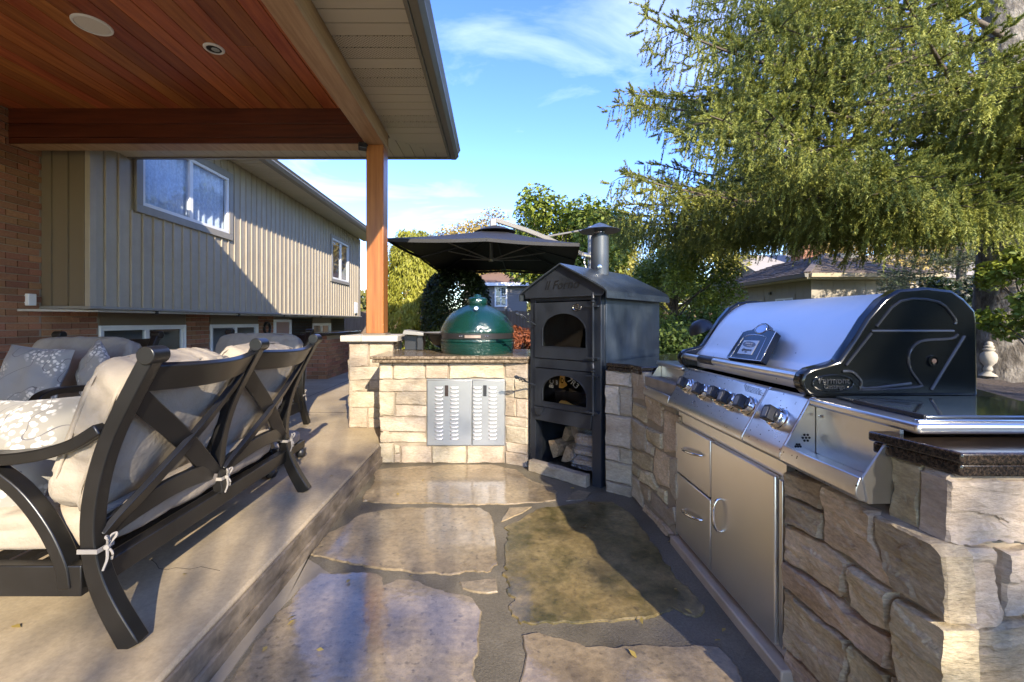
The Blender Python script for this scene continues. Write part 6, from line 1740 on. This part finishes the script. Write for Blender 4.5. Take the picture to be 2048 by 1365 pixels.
m_needle_b = leaf_mat('blue_green_needles', (0.07, 0.095, 0.055), (0.19, 0.22, 0.12), trans=0.2)

# ---- great weeping spruce on the right
def needles(P, D, L, K, nl=0.030, w=0.0065, lay=0.55):
    """bottle-brush twigs: K thin triangles round each twig"""
    N = len(P)
    s = rng.uniform(0.0, 1.0, (N, K))
    base = P[:, None, :] + D[:, None, :] * (L[:, None] * s)[:, :, None]
    rad = rng.normal(size=(N, K, 3))
    rad -= D[:, None, :] * np.sum(rad * D[:, None, :], axis=2, keepdims=True)
    rad /= np.maximum(np.linalg.norm(rad, axis=2, keepdims=True), 1e-6)
    d = D[:, None, :] * lay + rad * (1 - 0.35 * s[:, :, None])
    d /= np.linalg.norm(d, axis=2, keepdims=True)
    sd = np.cross(d, rng.normal(size=(N, K, 3))); sd /= np.maximum(np.linalg.norm(sd, axis=2, keepdims=True), 1e-6)
    ln = (nl * rng.uniform(0.8, 1.25, (N, K)))[:, :, None]
    V = np.stack([base + sd * w * 0.5, base - sd * w * 0.5, base + d * ln], axis=2)
    return V.reshape(-1, 3)

def spruce(name, label, base, trunk_r, h, boughs, m, K, seed, twl=(0.14, 0.50), nl=0.032, w=0.0075, sec_step=0.13, tw_step=0.055, bare=0.30, weep=1.0, lay=0.55):
    g = np.random.default_rng(seed); base = Vector(base)
    t = thing(name, label, 'tree', base)
    tk = MB(); n = 16
    path = [base + Vector((0.05 * math.sin(i * 0.9), 0.04 * math.cos(i * 0.7), -0.2 + (h + 0.2) * i / n)) for i in range(n + 1)]
    rr = [trunk_r * (1.35 if i == 0 else 1.12 if i == 1 else 1 - 0.85 * i / n) for i in range(n + 1)]
    tk.tube(path, rr, 18)
    for i, v in enumerate(tk.v):
        q = noise.noise(Vector((v.x * 3, v.y * 3, v.z * 1.3))) * 0.10 * trunk_r / 0.4
        c_ = Vector((base.x, base.y, v.z)); dd = (v - c_); tk.v[i] = v + dd.normalized() * q
    obj('trunk', tk, m_bark, t, ang=60)
    lb = MB(); TP, TD, TL = [], [], []
    for (az, z0, Lb, droop, up) in boughs:
        hd = Vector((math.cos(az), math.sin(az), 0)); sdv = Vector((-hd.y, hd.x, 0))
        pts = []
        wob = g.normal() * 0.25
        for i in range(11):
            s = i / 10
            pts.append(Vector((base.x, base.y, z0)) + hd * (Lb * s) + sdv * (wob * s * s * Lb * 0.3) + Vector((0, 0, -droop * s ** 0.9 * Lb + up * Lb * max(0, s - 0.55) ** 1.6)))
        lb.tube(pts, [max(0.006, 0.065 * (Lb / 5.5) * (1 - 0.92 * i / 10)) for i in range(11)], 6)
        def pos(s):
            f = s * 10; i = min(9, int(f)); return pts[i].lerp(pts[i + 1], f - i)
        ns = int(Lb * (1 - bare) / sec_step)
        for k in range(ns):
            s = bare + (1 - bare) * (k + g.uniform(0, 1)) / ns
            p0 = pos(s); sgn = 1 if k % 2 else -1
            ls = (0.30 + 1.15 * (1 - s) * min(1, (s - bare) / 0.2 + 0.3)) * g.uniform(0.7, 1.2)
            dirn = (hd * g.uniform(0.5, 1.0) + sdv * sgn * g.uniform(0.6, 1.1) + Vector((0, 0, g.uniform(-0.25, 0.18)))).normalized()
            p1 = p0 + dirn * ls + Vector((0, 0, -0.10 * ls))
            if ls > 0.35: lb.tube([p0, p0.lerp(p1, 0.5) + Vector((0, 0, 0.03)), p1], [0.010, 0.007, 0.003], 4)
            nt = max(2, int(ls / tw_step))
            for q in range(nt):
                u_ = (q + g.uniform(0, 1)) / nt
                p = p0.lerp(p1, u_)
                Lh = g.uniform(*twl) * (0.55 + 0.75 * (1 - abs(u_ - 0.4))) * weep
                dh = Vector((dirn.x * 0.22 + g.normal() * 0.12, dirn.y * 0.22 + g.normal() * 0.12, -1 + g.uniform(0, 0.25))).normalized()
                if g.random() < 0.30:      # lively shoot standing out of the spray
                    dh = (dirn + sdv * g.normal() * 0.7 + Vector((0, 0, g.uniform(-0.1, 0.8)))).normalized(); Lh = g.uniform(0.10, 0.22)
                TP.append(p); TD.append(dh); TL.append(Lh)
                if Lh > 0.24 and g.random() < 0.55:   # side sprig lower down
                    TP.append(p + dh * Lh * 0.4); TD.append((dh + Vector((g.normal() * 0.5, g.normal() * 0.5, 0))).normalized()); TL.append(Lh * 0.5)
            for q in range(3):
                TP.append(p1); TD.append((dirn + Vector((g.normal() * 0.45, g.normal() * 0.45, g.uniform(0.0, 0.55)))).normalized()); TL.append(g.uniform(0.10, 0.22))
        tip = pts[-1]; td = (pts[-1] - pts[-2]).normalized()
        for q in range(12):
            b0 = pos(1 - 0.012 * q)
            TP.append(b0); TD.append((td + Vector((g.normal() * 0.6, g.normal() * 0.6, g.uniform(-0.2, 0.7)))).normalized()); TL.append(g.uniform(0.12, 0.24))
    obj('limbs', lb, m_twig, t, ang=60)
    P, D, L = np.array([tuple(p) for p in TP]), np.array([tuple(p) for p in TD]), np.array(TL)
    Kp = K
    V = needles(P, D, L, Kp, nl, w, lay)
    add_crown('crown', V, 3, m, t, tuple(P.mean(axis=0)))
    return t, len(P)

SB = Vector((7.27, 6.1, 0.42))
g = np.random.default_rng(11)
boughs = []
tiers = [3.15, 3.75, 4.45, 5.2, 6.0, 6.9, 7.8]
for ti, z0 in enumerate(tiers):
    for k in range(6):
        azd = 118 + 17 * k + g.uniform(-6, 6) + (8 if ti % 2 else 0)
        if azd > 158 and z0 > 6.1: continue
        boughs.append((math.radians(azd), z0 + g.uniform(-0.12, 0.12), (5.9 - 0.30 * (z0 - 2.8)) * g.uniform(0.74, 1.02), g.uniform(-0.02, 0.05), g.uniform(0.15, 0.5)))
for azd in (150, 163, 172, 184, 193):
    boughs.append((math.radians(azd + g.uniform(-4, 4)), g.uniform(2.72, 2.95), g.uniform(4.9, 5.8), 0.0, g.uniform(0.1, 0.3)))
for azd in (192, 200, 207, 214):
    boughs.append((math.radians(azd + g.uniform(-3, 3)), g.uniform(2.42, 2.62), g.uniform(3.6, 4.6), 0.0, 0.2))
for azd in (207, 219, 228, 238, 246):
    boughs.append((math.radians(azd), g.uniform(2.95, 3.5), g.uniform(2.2, 3.1), 0.05, 0.3))
for k in range(7):
    boughs.append((math.radians(g.uniform(214, 252)), 3.5 + 1.4 * k / 7, 3.6 * g.uniform(0.65, 1.0), g.uniform(0.03, 0.12), g.uniform(0.2, 0.5)))
for i in range(10):
    boughs.append((math.radians(g.uniform(-100, 90)), 3.2 + 6.0 * i / 10, 3.2 * g.uniform(0.7, 1.0), 0.1, 0.3))
sp_t, n_tw = spruce('weeping_spruce', 'huge old spruce with drooping sunlit branches and thick grey trunk at the right', SB, 0.35, 13.5, boughs, m_needle, 84, 3, twl=(0.14, 0.46), nl=0.033, w=0.0105, sec_step=0.118, tw_step=0.056, lay=0.85, bare=0.34)
print('twigs', n_tw)
g2 = np.random.default_rng(5)
bo2 = [(g2.uniform(0, 6.28), 1.5 + 0.11 * i, 1.15 * (1 - i / 52) + 0.15, g2.uniform(0.0, 0.12), 0.25) for i in range(46)]
spruce('blue_spruce', 'small pale blue-green spruce with flat boughs just behind the big trunk', (10.75, 9.9, 0.0), 0.12, 6.8, bo2, m_needle_b, 34, 4, (0.12, 0.26), 0.042, 0.013, 0.11, 0.07, 0.12, 0.8)

# ---- golden weeping cypress beyond the terrace
cyb = Vector((-1.72, 9.0, -0.06))
cyp = thing('golden_cypress', 'feathery yellow-green weeping cypress right behind the cedar post', 'tree', cyb)
obj('trunk', MB().tube([cyb, cyb + Vector((0.05, 0, 1.4)), cyb + Vector((0, 0, 2.9))], [0.08, 0.05, 0.02], 8), m_twig, cyp)
Pn, Tn, Nn = [], [], []
g = np.random.default_rng(21)
for k in range(900):
    z = 0.1 + 3.0 * g.uniform(0, 1) ** 0.9
    rad = (0.95 - 0.23 * z) * g.uniform(0.55, 1.05); a = g.uniform(0, 6.28)
    c_ = np.array([cyb.x + rad * math.cos(a), cyb.y + rad * math.sin(a), z])
    out = np.array([math.cos(a), math.sin(a), 0.0])
    n_ = 44
    s = g.uniform(0, 1, n_)
    spread = g.normal(size=(n_, 3)) * np.array([0.05, 0.05, 0.02]) * (0.4 + s[:, None])
    p = c_ + out * (0.20 * s[:, None]) + np.array([0, 0, -1.0]) * (0.34 * s[:, None] ** 1.6) + spread
    Pn.append(p); Tn.append(np.tile(out * 0.5 + np.array([0, 0, -0.9]), (n_, 1)) + g.normal(size=(n_, 3)) * 0.25); Nn.append(np.tile(out + np.array([0, 0, 0.3]), (n_, 1)))
P = np.concatenate(Pn)
V = leaves(P, 0.10, np.concatenate(Nn), 0.5, 0.20, np.concatenate(Tn), 0.2, 0.05)
add_crown('crown', V, 4, m_lf_cyp, cyp, tuple(P.mean(axis=0)))

# ---- clipped dark bush
hbp = Vector((-0.74, 8.3, -0.06))
hb_ = thing('clipped_bush', 'dense dark green clipped bush with a rounded top behind the ceramic grill', 'bush', hbp)
obj('trunk', MB().tube([hbp, hbp + Vector((0, 0, 1.2))], [0.06, 0.03], 8), m_twig, hb_)
g = np.random.default_rng(31); N_ = 30000
d = unit(g.normal(size=(N_, 3))); d = np.sign(d) * np.abs(d) ** 0.75; d = d / (np.sum(np.abs(d) ** 3.2, axis=1, keepdims=True)) ** (1 / 3.2)
P = np.array([hbp.x, hbp.y, 1.05]) + d * np.array([0.64, 0.64, 1.12]) * (1 - 0.16 * g.uniform(0, 1, N_)[:, None] ** 2) + g.normal(size=(N_, 3)) * 0.022
V = leaves(P, 0.055, d * 1.0, 0.75, 0.6)
add_crown('crown', V, 4, m_lf_dark, hb_, tuple(P.mean(axis=0)))

broadleaf('russet_bush', 'small russet-red bush between the ceramic grill and the oven', 'bush', (0.42, 7.3, -0.06), 1.2, 0.42, 0.72, 0.52, 2600, 0.06, m_lf_red, 41, 16, 0.03)
broadleaf('broadleaf_tree', 'green and yellow broad-leaved tree behind the umbrella and chimney', 'tree', (2.7, 16.0, -0.06), 5.9, 2.3, 3.95, 2.05, 7500, 0.19, m_lf_bright, 42, 30, 0.10)
broadleaf('dogwood_tree', 'small leafy tree with dark stems between the oven and the shed', 'tree', (3.95, 9.3, -0.06), 3.2, 1.0, 1.75, 1.25, 7000, 0.075, m_lf_bright, 43, 28, 0.06)
broadleaf('lilac_bush', 'bright green bush under the spruce at the left of the shed', 'bush', (5.2, 12.6, -0.06), 3.0, 1.1, 1.9, 1.3, 5200, 0.09, m_lf_bright, 44, 24, 0.05)
broadleaf('underbush', 'dark low bush behind the far end of the silver grill', 'bush', (3.1, 7.2, -0.06), 1.4, 0.9, 0.75, 0.7, 4200, 0.07, m_lf_green, 45, 20, 0.04)
GT = 'autumn trees beyond the fence'
broadleaf('golden_tree', 'golden autumn tree showing over the middle of the black umbrella', 'tree', (-0.9, 26, -0.06), 8.2, 2.9, 5.5, 2.3, 6500, 0.19, m_lf_gold, 51, 34, 0.22, GT)
broadleaf('golden_tree', 'yellow-green autumn tree behind the broad-leaved tree', 'tree', (5.2, 24, -0.06), 7.5, 3.0, 4.4, 2.9, 7000, 0.19, m_lf_yg, 52, 34, 0.2, GT)
broadleaf('golden_tree', 'yellow tree filling the gap left of the shed roof', 'tree', (11.5, 25, -0.06), 7.5, 3.4, 4.2, 3.0, 7500, 0.19, m_lf_yg, 53, 36, 0.2, GT)
broadleaf('golden_tree', 'golden-leaved tree spreading behind the shed roof', 'tree', (20.5, 24, -0.06), 7.5, 4.2, 4.0, 3.0, 9500, 0.18, m_lf_gold, 54, 42, 0.2, GT)
broadleaf('golden_tree', 'yellow tree behind the grey spruce trunk', 'tree', (28, 26, -0.06), 8, 4.2, 4.2, 3.2, 8000, 0.20, m_lf_yg, 55, 40, 0.2, GT)
broadleaf('golden_tree', 'pale gold tree low beside the house corner behind the cypress', 'tree', (-4.9, 27, -0.06), 6.5, 2.3, 4.0, 2.2, 4500, 0.19, m_lf_gold, 56, 28, 0.18, GT)
broadleaf('ivy_bush', 'dark ivy bush growing against the left side of the big trunk', 'bush', (8.3, 7.7, 0.40), 1.8, 0.75, 1.25, 0.85, 4200, 0.075, m_lf_dark, 46, 22, 0.04)
broadleaf('sapling', 'leafy sapling in front of the big trunk at the edge of the bed', 'sapling', (5.95, 4.75, 0.40), 1.9, 0.42, 1.55, 0.65, 900, 0.085, m_lf_bright, 47, 14, 0.02)

# distant mass of trees closing the view
g = np.random.default_rng(61); N_ = 36000
ang = g.uniform(-1.3, 1.75, N_); rad = g.uniform(36, 46, N_)
hgt = 4.2 + 1.6 * np.sin(ang * 9) + 1.2 * np.sin(ang * 23 + 1)
P = np.stack([rad * np.sin(ang), rad * np.cos(ang), g.uniform(0, 1, N_) ** 0.8 * hgt], axis=1)
V = leaves(P, 0.55, np.tile(np.array([0, -0.6, 0.6]), (N_, 1)), 0.8, 0.7)
tl = add_crown('treeline', V, 4, leaf_mat('distant_leaves', (0.05, 0.075, 0.018), (0.20, 0.17, 0.04)), None, tuple(P.mean(axis=0)))

# ---- unseen trees added behind the viewpoint to dapple the kitchen with shade
broadleaf('added_shade_tree', 'large dense unseen tree added behind the viewpoint to shade the grill side', 'tree', (8.0, -9.0, -0.06), 9.6, 3.0, 6.3, 3.3, 17000, 0.17, m_lf_green, 71, 60, 0.25, None, 0.36, 1.0)
broadleaf('added_dapple_tree', 'light open unseen tree added behind the viewpoint to dapple the patio', 'tree', (3.75, -9.3, -0.06), 6.0, 1.15, 4.6, 1.2, 1700, 0.13, m_lf_green, 72, 26, 0.10, None, 0.28, 1.0)

broadleaf('added_dapple_tree', 'tall thin unseen tree with small airy crown, added to dapple the terrace', 'tree', (3.0, -8.8, -0.06), 8.4, 1.35, 6.6, 1.5, 620, 0.12, m_lf_green, 73, 16, 0.08, None, 0.2, 1.0)
g = np.random.default_rng(91); N_ = 26000  # unseen hedge added to give the grill castings a dark reflection
P = np.stack([g.uniform(2.2, 13, N_), -5.6 + g.normal(size=N_) * 0.28, g.uniform(-0.05, 2.35, N_) + 0.12 * np.sin(np.arange(N_))], axis=1)
hdg = thing('added_hedge', 'dark unseen hedge added behind the viewpoint for its reflection', 'hedge', (7.5, -5.6, -0.06))
obj('stems', MB().box(2.3, 12.9, -5.64, -5.56, -0.06, 2.0), m_twig, hdg)
add_crown('foliage', leaves(P, 0.12, np.tile(np.array([0, 0.8, 0.4]), (N_, 1)), 0.8, 0.4), 4, m_lf_green, hdg, tuple(P.mean(axis=0)))

# ================================================================== GARDEN: bed, ornaments, fence
bedm = MB().grid(lambda s, t: (2.35 + 13 * s, 2.9 + 6.3 * t, 0.40 + 0.05 * noise.noise(Vector((s * 26, t * 14, 0))) + 0.04 * noise.noise(Vector((s * 70, t * 40, 3)))), 90, 50)
structure(obj('garden_bed', bedm, m_mulch, recalc=False, ang=180))
structure(obj('bed_edging', MB().box(2.28, 2.36, 2.9, 9.2, -0.06, 0.42).box(2.36, 15, 2.84, 2.92, -0.06, 0.40), m_stone_dark, bev=0.01))
fo_ = at(1978, 752, 6.0)
fi = thing('garden_finial', 'white turned stone finial ornament standing on the mulch by the trunk', 'ornament', (fo_.x, fo_.y, 0.42))
sc = 6.0 / F
fprof = [(15, 752), (13, 749), (8, 745), (7, 743), (8.5, 740), (8, 737), (6.5, 733), (8, 730), (12, 724), (13.2, 716), (12, 709), (9, 705), (7, 703), (9, 700.5), (9, 698.5), (6, 697), (7.5, 695), (7.5, 692.5), (5.5, 691), (5.8, 687), (3.5, 684), (0.5, 683)]
obj('finial', MB().lathe([(r * sc, H - (v - V0) * sc) for r, v in fprof], (fo_.x, fo_.y, 0), 24), m_capstone, fi, ang=50)
bo_ = at(1946, 690, 6.4)
bi = thing('bird_ornament', 'weathered long-legged garden bird ornament beside the white finial', 'ornament', (bo_.x, bo_.y, 0.42))
s6 = 6.4 / F
zz6 = lambda v: H - (v - V0) * s6
m_old = mat('weathered_plaster', (0.36, 0.33, 0.29), 0.9, col2=(0.20, 0.18, 0.15), scale=18, bump=0.8, bscale=40)
obj('body', MB().lathe([(r * s6, zz6(v)) for r, v in [(1, 672), (6, 670), (11, 664), (13, 657), (12, 650), (8, 643), (5, 634), (4, 624), (4.5, 618), (3, 614), (0.5, 612)]], (bo_.x, bo_.y, 0), 16), m_old, bi, ang=60)
obj('beak', MB().tube([(bo_.x, bo_.y, zz6(618)), (bo_.x - 0.12, bo_.y - 0.03, zz6(622))], [0.02, 0.004], 6), m_old, bi)
for dx_ in (-0.05, 0.055):
    obj('leg', MB().tube([(bo_.x + dx_ * 0.7, bo_.y, zz6(668)), (bo_.x + dx_, bo_.y, zz6(710)), (bo_.x + dx_ * 1.3, bo_.y, 0.40)], 0.012, 6), m_old, bi)
fe_ = thing('board_fence', 'weathered brown board fence closing the far side of the garden', 'fence', (3, 19, -0.06))
fb_ = MB(); R = random.Random(9)
x = -7.0
while x < 18:
    fb_.box(x, x + 0.138, 19.0 + R.uniform(0, 0.012), 19.03, -0.05, 1.66 + R.uniform(-0.02, 0.02)); x += 0.146
o = obj('boards', fb_, mat('fence_boards', (0.13, 0.085, 0.055), 0.85, col2=(0.20, 0.14, 0.095), scale=3, stretch=(8, 1, 0.5)), fe_, smooth=False); o['kind'] = 'stuff'
for i in range(11):
    obj('fence_post', MB().box(-7 + i * 2.5 - 0.05, -7 + i * 2.5 + 0.05, 18.9, 18.99, -0.06, 1.75), m_twig, fe_)

# ================================================================== SHED
sh = thing('garden_shed', 'taupe garden shed with hipped brown shingle roof and small white windows', 'shed', (10.2, 14.2, 0))
SX0, SX1, SY0, SY1 = 8.72, 11.45, 11.85, 16.6
ZE = 2.34
obj('core', MB().box(SX0 + 0.03, SX1 - 0.02, SY0 + 0.03, SY1, -0.06, ZE), m_dark, sh)
x = SX0
while x < SX1 - 0.05:
    obj('siding_panel', MB().box(x, min(x + 0.292, SX1), SY0, SY0 + 0.028, -0.06, ZE), m_shed, sh, smooth=False); x += 0.30
y = SY0 + 0.03
while y < SY1 - 0.05:
    obj('siding_panel', MB().box(SX0, SX0 + 0.028, y, min(y + 0.292, SY1), -0.06, ZE), m_shed, sh, smooth=False); y += 0.30
def shed_window(y0, y1, z0, z1):
    wo = obj('window', MB().box(SX0 - 0.03, SX0 - 0.002, y0 - 0.08, y1 + 0.08, z1, z1 + 0.09).box(SX0 - 0.03, SX0 - 0.002, y0 - 0.08, y0, z0, z1).box(SX0 - 0.03, SX0 - 0.002, y1, y1 + 0.08, z0, z1).box(SX0 - 0.03, SX0 - 0.002, y0 - 0.08, y1 + 0.08, z0 - 0.09, z0), m_shed, sh)
    ym = (y0 + y1) / 2
    obj('frame', MB().box(SX0 - 0.022, SX0 - 0.004, y0, y1, z0, z0 + 0.05).box(SX0 - 0.022, SX0 - 0.004, y0, y1, z1 - 0.05, z1).box(SX0 - 0.022, SX0 - 0.004, y0, y0 + 0.05, z0 + 0.05, z1 - 0.05).box(SX0 - 0.022, SX0 - 0.004, y1 - 0.05, y1, z0 + 0.05, z1 - 0.05).box(SX0 - 0.022, SX0 - 0.004, ym - 0.025, ym + 0.025, z0 + 0.05, z1 - 0.05), m_white, wo)
    for a, b_ in ((y0 + 0.05, ym - 0.025), (ym + 0.025, y1 - 0.05)):
        obj('pane', MB().box(SX0 - 0.014, SX0 - 0.008, a, b_, z0 + 0.05, z1 - 0.05), m_glass, wo)
shed_window(12.55, 13.35, 1.15, 1.90)
shed_window(15.30, 15.95, 1.15, 1.90)
sd = obj('door', MB().box(SX0 - 0.025, SX0 - 0.002, 14.0, 14.85, 0, 1.92), m_fascia, sh)
obj('frame', MB().box(SX0 - 0.035, SX0 - 0.002, 13.9, 13.998, 0, 2.0).box(SX0 - 0.035, SX0 - 0.002, 14.852, 14.95, 0, 2.0).box(SX0 - 0.035, SX0 - 0.002, 13.998, 14.852, 1.922, 2.0), m_shed, sd)
E0, E1, F0, F1 = 8.28, 11.85, 11.40, 17.05
obj('eave_board', MB().box(E0, E1, F0, F0 + 0.04, ZE + 0.0, ZE + 0.15).box(E0, E0 + 0.04, F0 + 0.041, F1, ZE, ZE + 0.15).box(E0 + 0.041, E1, F0 + 0.041, F1, ZE + 0.01, ZE + 0.03), m_fascia, sh)
obj('gutter', MB().prism([(F0 - 0.002, ZE + 0.03), (F0 - 0.09, ZE + 0.04), (F0 - 0.11, ZE + 0.14), (F0 - 0.002, ZE + 0.14)], 'x', E0 + 0.05, E1 + 0.1), m_fascia, sh)
obj('gutter', MB().prism([(E0 - 0.002, ZE + 0.03), (E0 - 0.09, ZE + 0.04), (E0 - 0.11, ZE + 0.14), (E0 - 0.002, ZE + 0.14)], 'y', F0 - 0.05, F1), m_gutter, sh)
pk = [Vector(((E0 + E1) / 2, F0 + 1.78, 3.24)), Vector(((E0 + E1) / 2, F1 - 1.78, 3.24))]
ro = obj('roof', MB().add([(E0, F0, ZE + 0.14), (E1, F0, ZE + 0.14), (E1, F1, ZE + 0.14), (E0, F1, ZE + 0.14), pk[0], pk[1]], [(0, 1, 4), (1, 2, 5, 4), (2, 3, 5), (3, 0, 4, 5), (0, 3, 2, 1)]), m_shingle, sh, smooth=False)
shg = MB()
for (a, b_, c_, d_) in ((Vector((E0, F0, ZE + 0.14)), Vector((E1, F0, ZE + 0.14)), pk[0], pk[0]), (Vector((E0, F1, ZE + 0.14)), Vector((E0, F0, ZE + 0.14)), pk[1], pk[0])):
    up = ((c_ + d_) / 2 - (a + b_) / 2).normalized(); nn = (b_ - a).cross(up).normalized()
    if nn.z < 0: nn = -nn
    rowsn = 13
    for i in range(rowsn):
        t0, t1 = i / rowsn, (i + 1.15) / rowsn
        l0, r0 = a.lerp(c_ if True else c_, t0), b_.lerp(d_, t0); l1, r1 = a.lerp(c_, min(1, t1)), b_.lerp(d_, min(1, t1))
        nc = max(1, int((r0 - l0).length / 0.30))
        for k in range(nc):
            s0, s1 = k / nc, (k + 0.97) / nc
            j = R.uniform(0.004, 0.016)
            q = [l0.lerp(r0, s0) + nn * (0.022 + j), l0.lerp(r0, s1) + nn * (0.022 + j), l1.lerp(r1, s1) + nn * 0.008, l1.lerp(r1, s0) + nn * 0.008]
            shg.add(q + [q[0] - nn * 0.02, q[1] - nn * 0.02], [(0, 1, 2, 3), (0, 4, 5, 1)])
o = obj('shingles', shg, m_shingle, ro, smooth=False, recalc=False); o['kind'] = 'stuff'
obj('hip_cap', MB().bar(Vector((E0, F0, ZE + 0.175)), pk[0] + Vector((0, 0, 0.03)), 0.16, 0.03), m_shingle, sh)
obj('roof_vent', MB().box(10.35, 10.85, 12.9, 13.3, 3.10, 3.26), m_gutter, sh, bev=0.02)
obj('wall_lamp', MB().box(SX0 - 0.06, SX0 - 0.002, 13.55, 13.62, 2.05, 2.13), m_plastic, sh)

# ================================================================== NEIGHBOURS
nh = thing('grey_house', 'small grey neighbouring house with a white sash window seen above the green grill', 'house', (1.2, 24, -0.06))
m_clap = mat('grey_clapboard', (0.20, 0.185, 0.17), 0.8, bump=0.4, bscale=6, bstretch=(0.2, 0.2, 6), bdist=0.03)
obj('wall', MB().box(-1.6, 1.62, 22.0, 27, -0.06, 3.05), m_clap, nh)
for i in range(16):
    obj('clapboard', MB().prism([(21.998, 1.2 + i * 0.115), (21.975, 1.2 + i * 0.115), (21.99, 1.312 + i * 0.115), (21.998, 1.312 + i * 0.115)], 'x', -1.6, 1.62), m_clap, nh)
wq = obj('window', MB().box(-0.02, 0.62, 21.93, 21.972, 1.95, 2.02).box(-0.02, 0.62, 21.93, 21.972, 2.92, 2.99).box(-0.02, 0.06, 21.93, 21.972, 2.02, 2.92).box(0.54, 0.62, 21.93, 21.972, 2.02, 2.92), m_white, nh)
obj('sash', MB().box(0.275, 0.325, 21.94, 21.97, 2.02, 2.92).box(0.06, 0.275, 21.94, 21.97, 2.45, 2.49).box(0.325, 0.54, 21.94, 21.97, 2.45, 2.49), m_white, wq)
obj('pane', MB().box(0.06, 0.54, 21.962, 21.971, 2.02, 2.92), m_glass, wq)
obj('eave_board', MB().box(-1.9, 1.9, 21.65, 21.7, 3.0, 3.16).box(-1.9, 1.9, 21.7, 22, 3.05, 3.07), m_white, nh)
obj('roof', MB().add([(-1.9, 21.65, 3.16), (1.9, 21.65, 3.16), (1.9, 27.3, 3.16), (-1.9, 27.3, 3.16), (0, 24.0, 4.0), (0, 25.2, 4.0)], [(0, 1, 4), (1, 2, 5, 4), (2, 3, 5), (3, 0, 4, 5), (0, 3, 2, 1)]), mat('red_brown_roof', (0.17, 0.10, 0.065), 0.9, bump=0.4, bscale=20), nh, smooth=False)
n2 = thing('pale_house', 'pale neighbouring house with red brick chimney behind the shed roof', 'house', (18, 23, -0.06))
obj('wall', MB().box(13.4, 25, 21, 27, -0.06, 3.3), mat('pale_stone_wall', (0.42, 0.37, 0.31), 0.85, col2=(0.52, 0.47, 0.40), scale=3, bump=0.4, bscale=8), n2)
obj('roof', MB().prism([(20.6, 3.3), (27.4, 3.3), (24, 4.9)], 'x', 13.0, 25.4), mat('pale_shingle_roof', (0.30, 0.27, 0.24), 0.9, bump=0.4, bscale=12), n2, smooth=False)
ch_ = obj('chimney', MB().box(15.7, 16.6, 21.9, 22.8, 3.4, 6.1), m_mortar, n2)
o = obj('brick_courses', brick_mass(MB(), 0, 0, 0.01, 0, 0.01) if False else (lambda b: [b.box(15.69 - 0.0, 16.61, 21.885, 22.81, 3.5 + i * 0.16, 3.5 + i * 0.16 + 0.145) for i in range(16)] and b)(MB()), m_brick, ch_, smooth=False); o['kind'] = 'stuff'

# ================================================================== small litter
g = np.random.default_rng(81)
lf = [(583, 1247, 0.015), (585, 1237, 0.015), (1284, 1243, 0.015), (1145, 978, 0.004), (1340, 1085, 0.004), (530, 1300, 0.006), (640, 1302, 0.012)]
P = [tuple(atz(u, v, z) + Vector((0, 0, 0.004))) for u, v, z in lf]
for k in range(11):
    P.append((g.uniform(-2.2, -1.0), g.uniform(1.2, 4.0), DZ + 0.004))
for k in range(12):
    P.append((g.uniform(-0.9, 0.95), g.uniform(1.3, 3.5), 0.014))
P = np.array(P)
V = leaves(P, 0.035, np.tile(np.array([0, 0, 1.0]), (len(P), 1)), 0.25, 0.5, None, 0.7, 0.1)
o = add_crown('fallen_leaves', V, 4, m_lf_gold, None, tuple(P.mean(axis=0)))

# ------------------------------------------------------------------ lettering becomes plain mesh
bpy.context.view_layer.update()
dg = bpy.context.evaluated_depsgraph_get()
for o in FONTS:
    me = bpy.data.meshes.new_from_object(o.evaluated_get(dg))
    n_ = o.name; par, loc, rot = o.parent, o.location.copy(), o.rotation_euler.copy()
    bpy.data.objects.remove(o)
    q = bpy.data.objects.new('lettering', me); C.objects.link(q)
    q.parent = par; q.location = loc; q.rotation_euler = rot
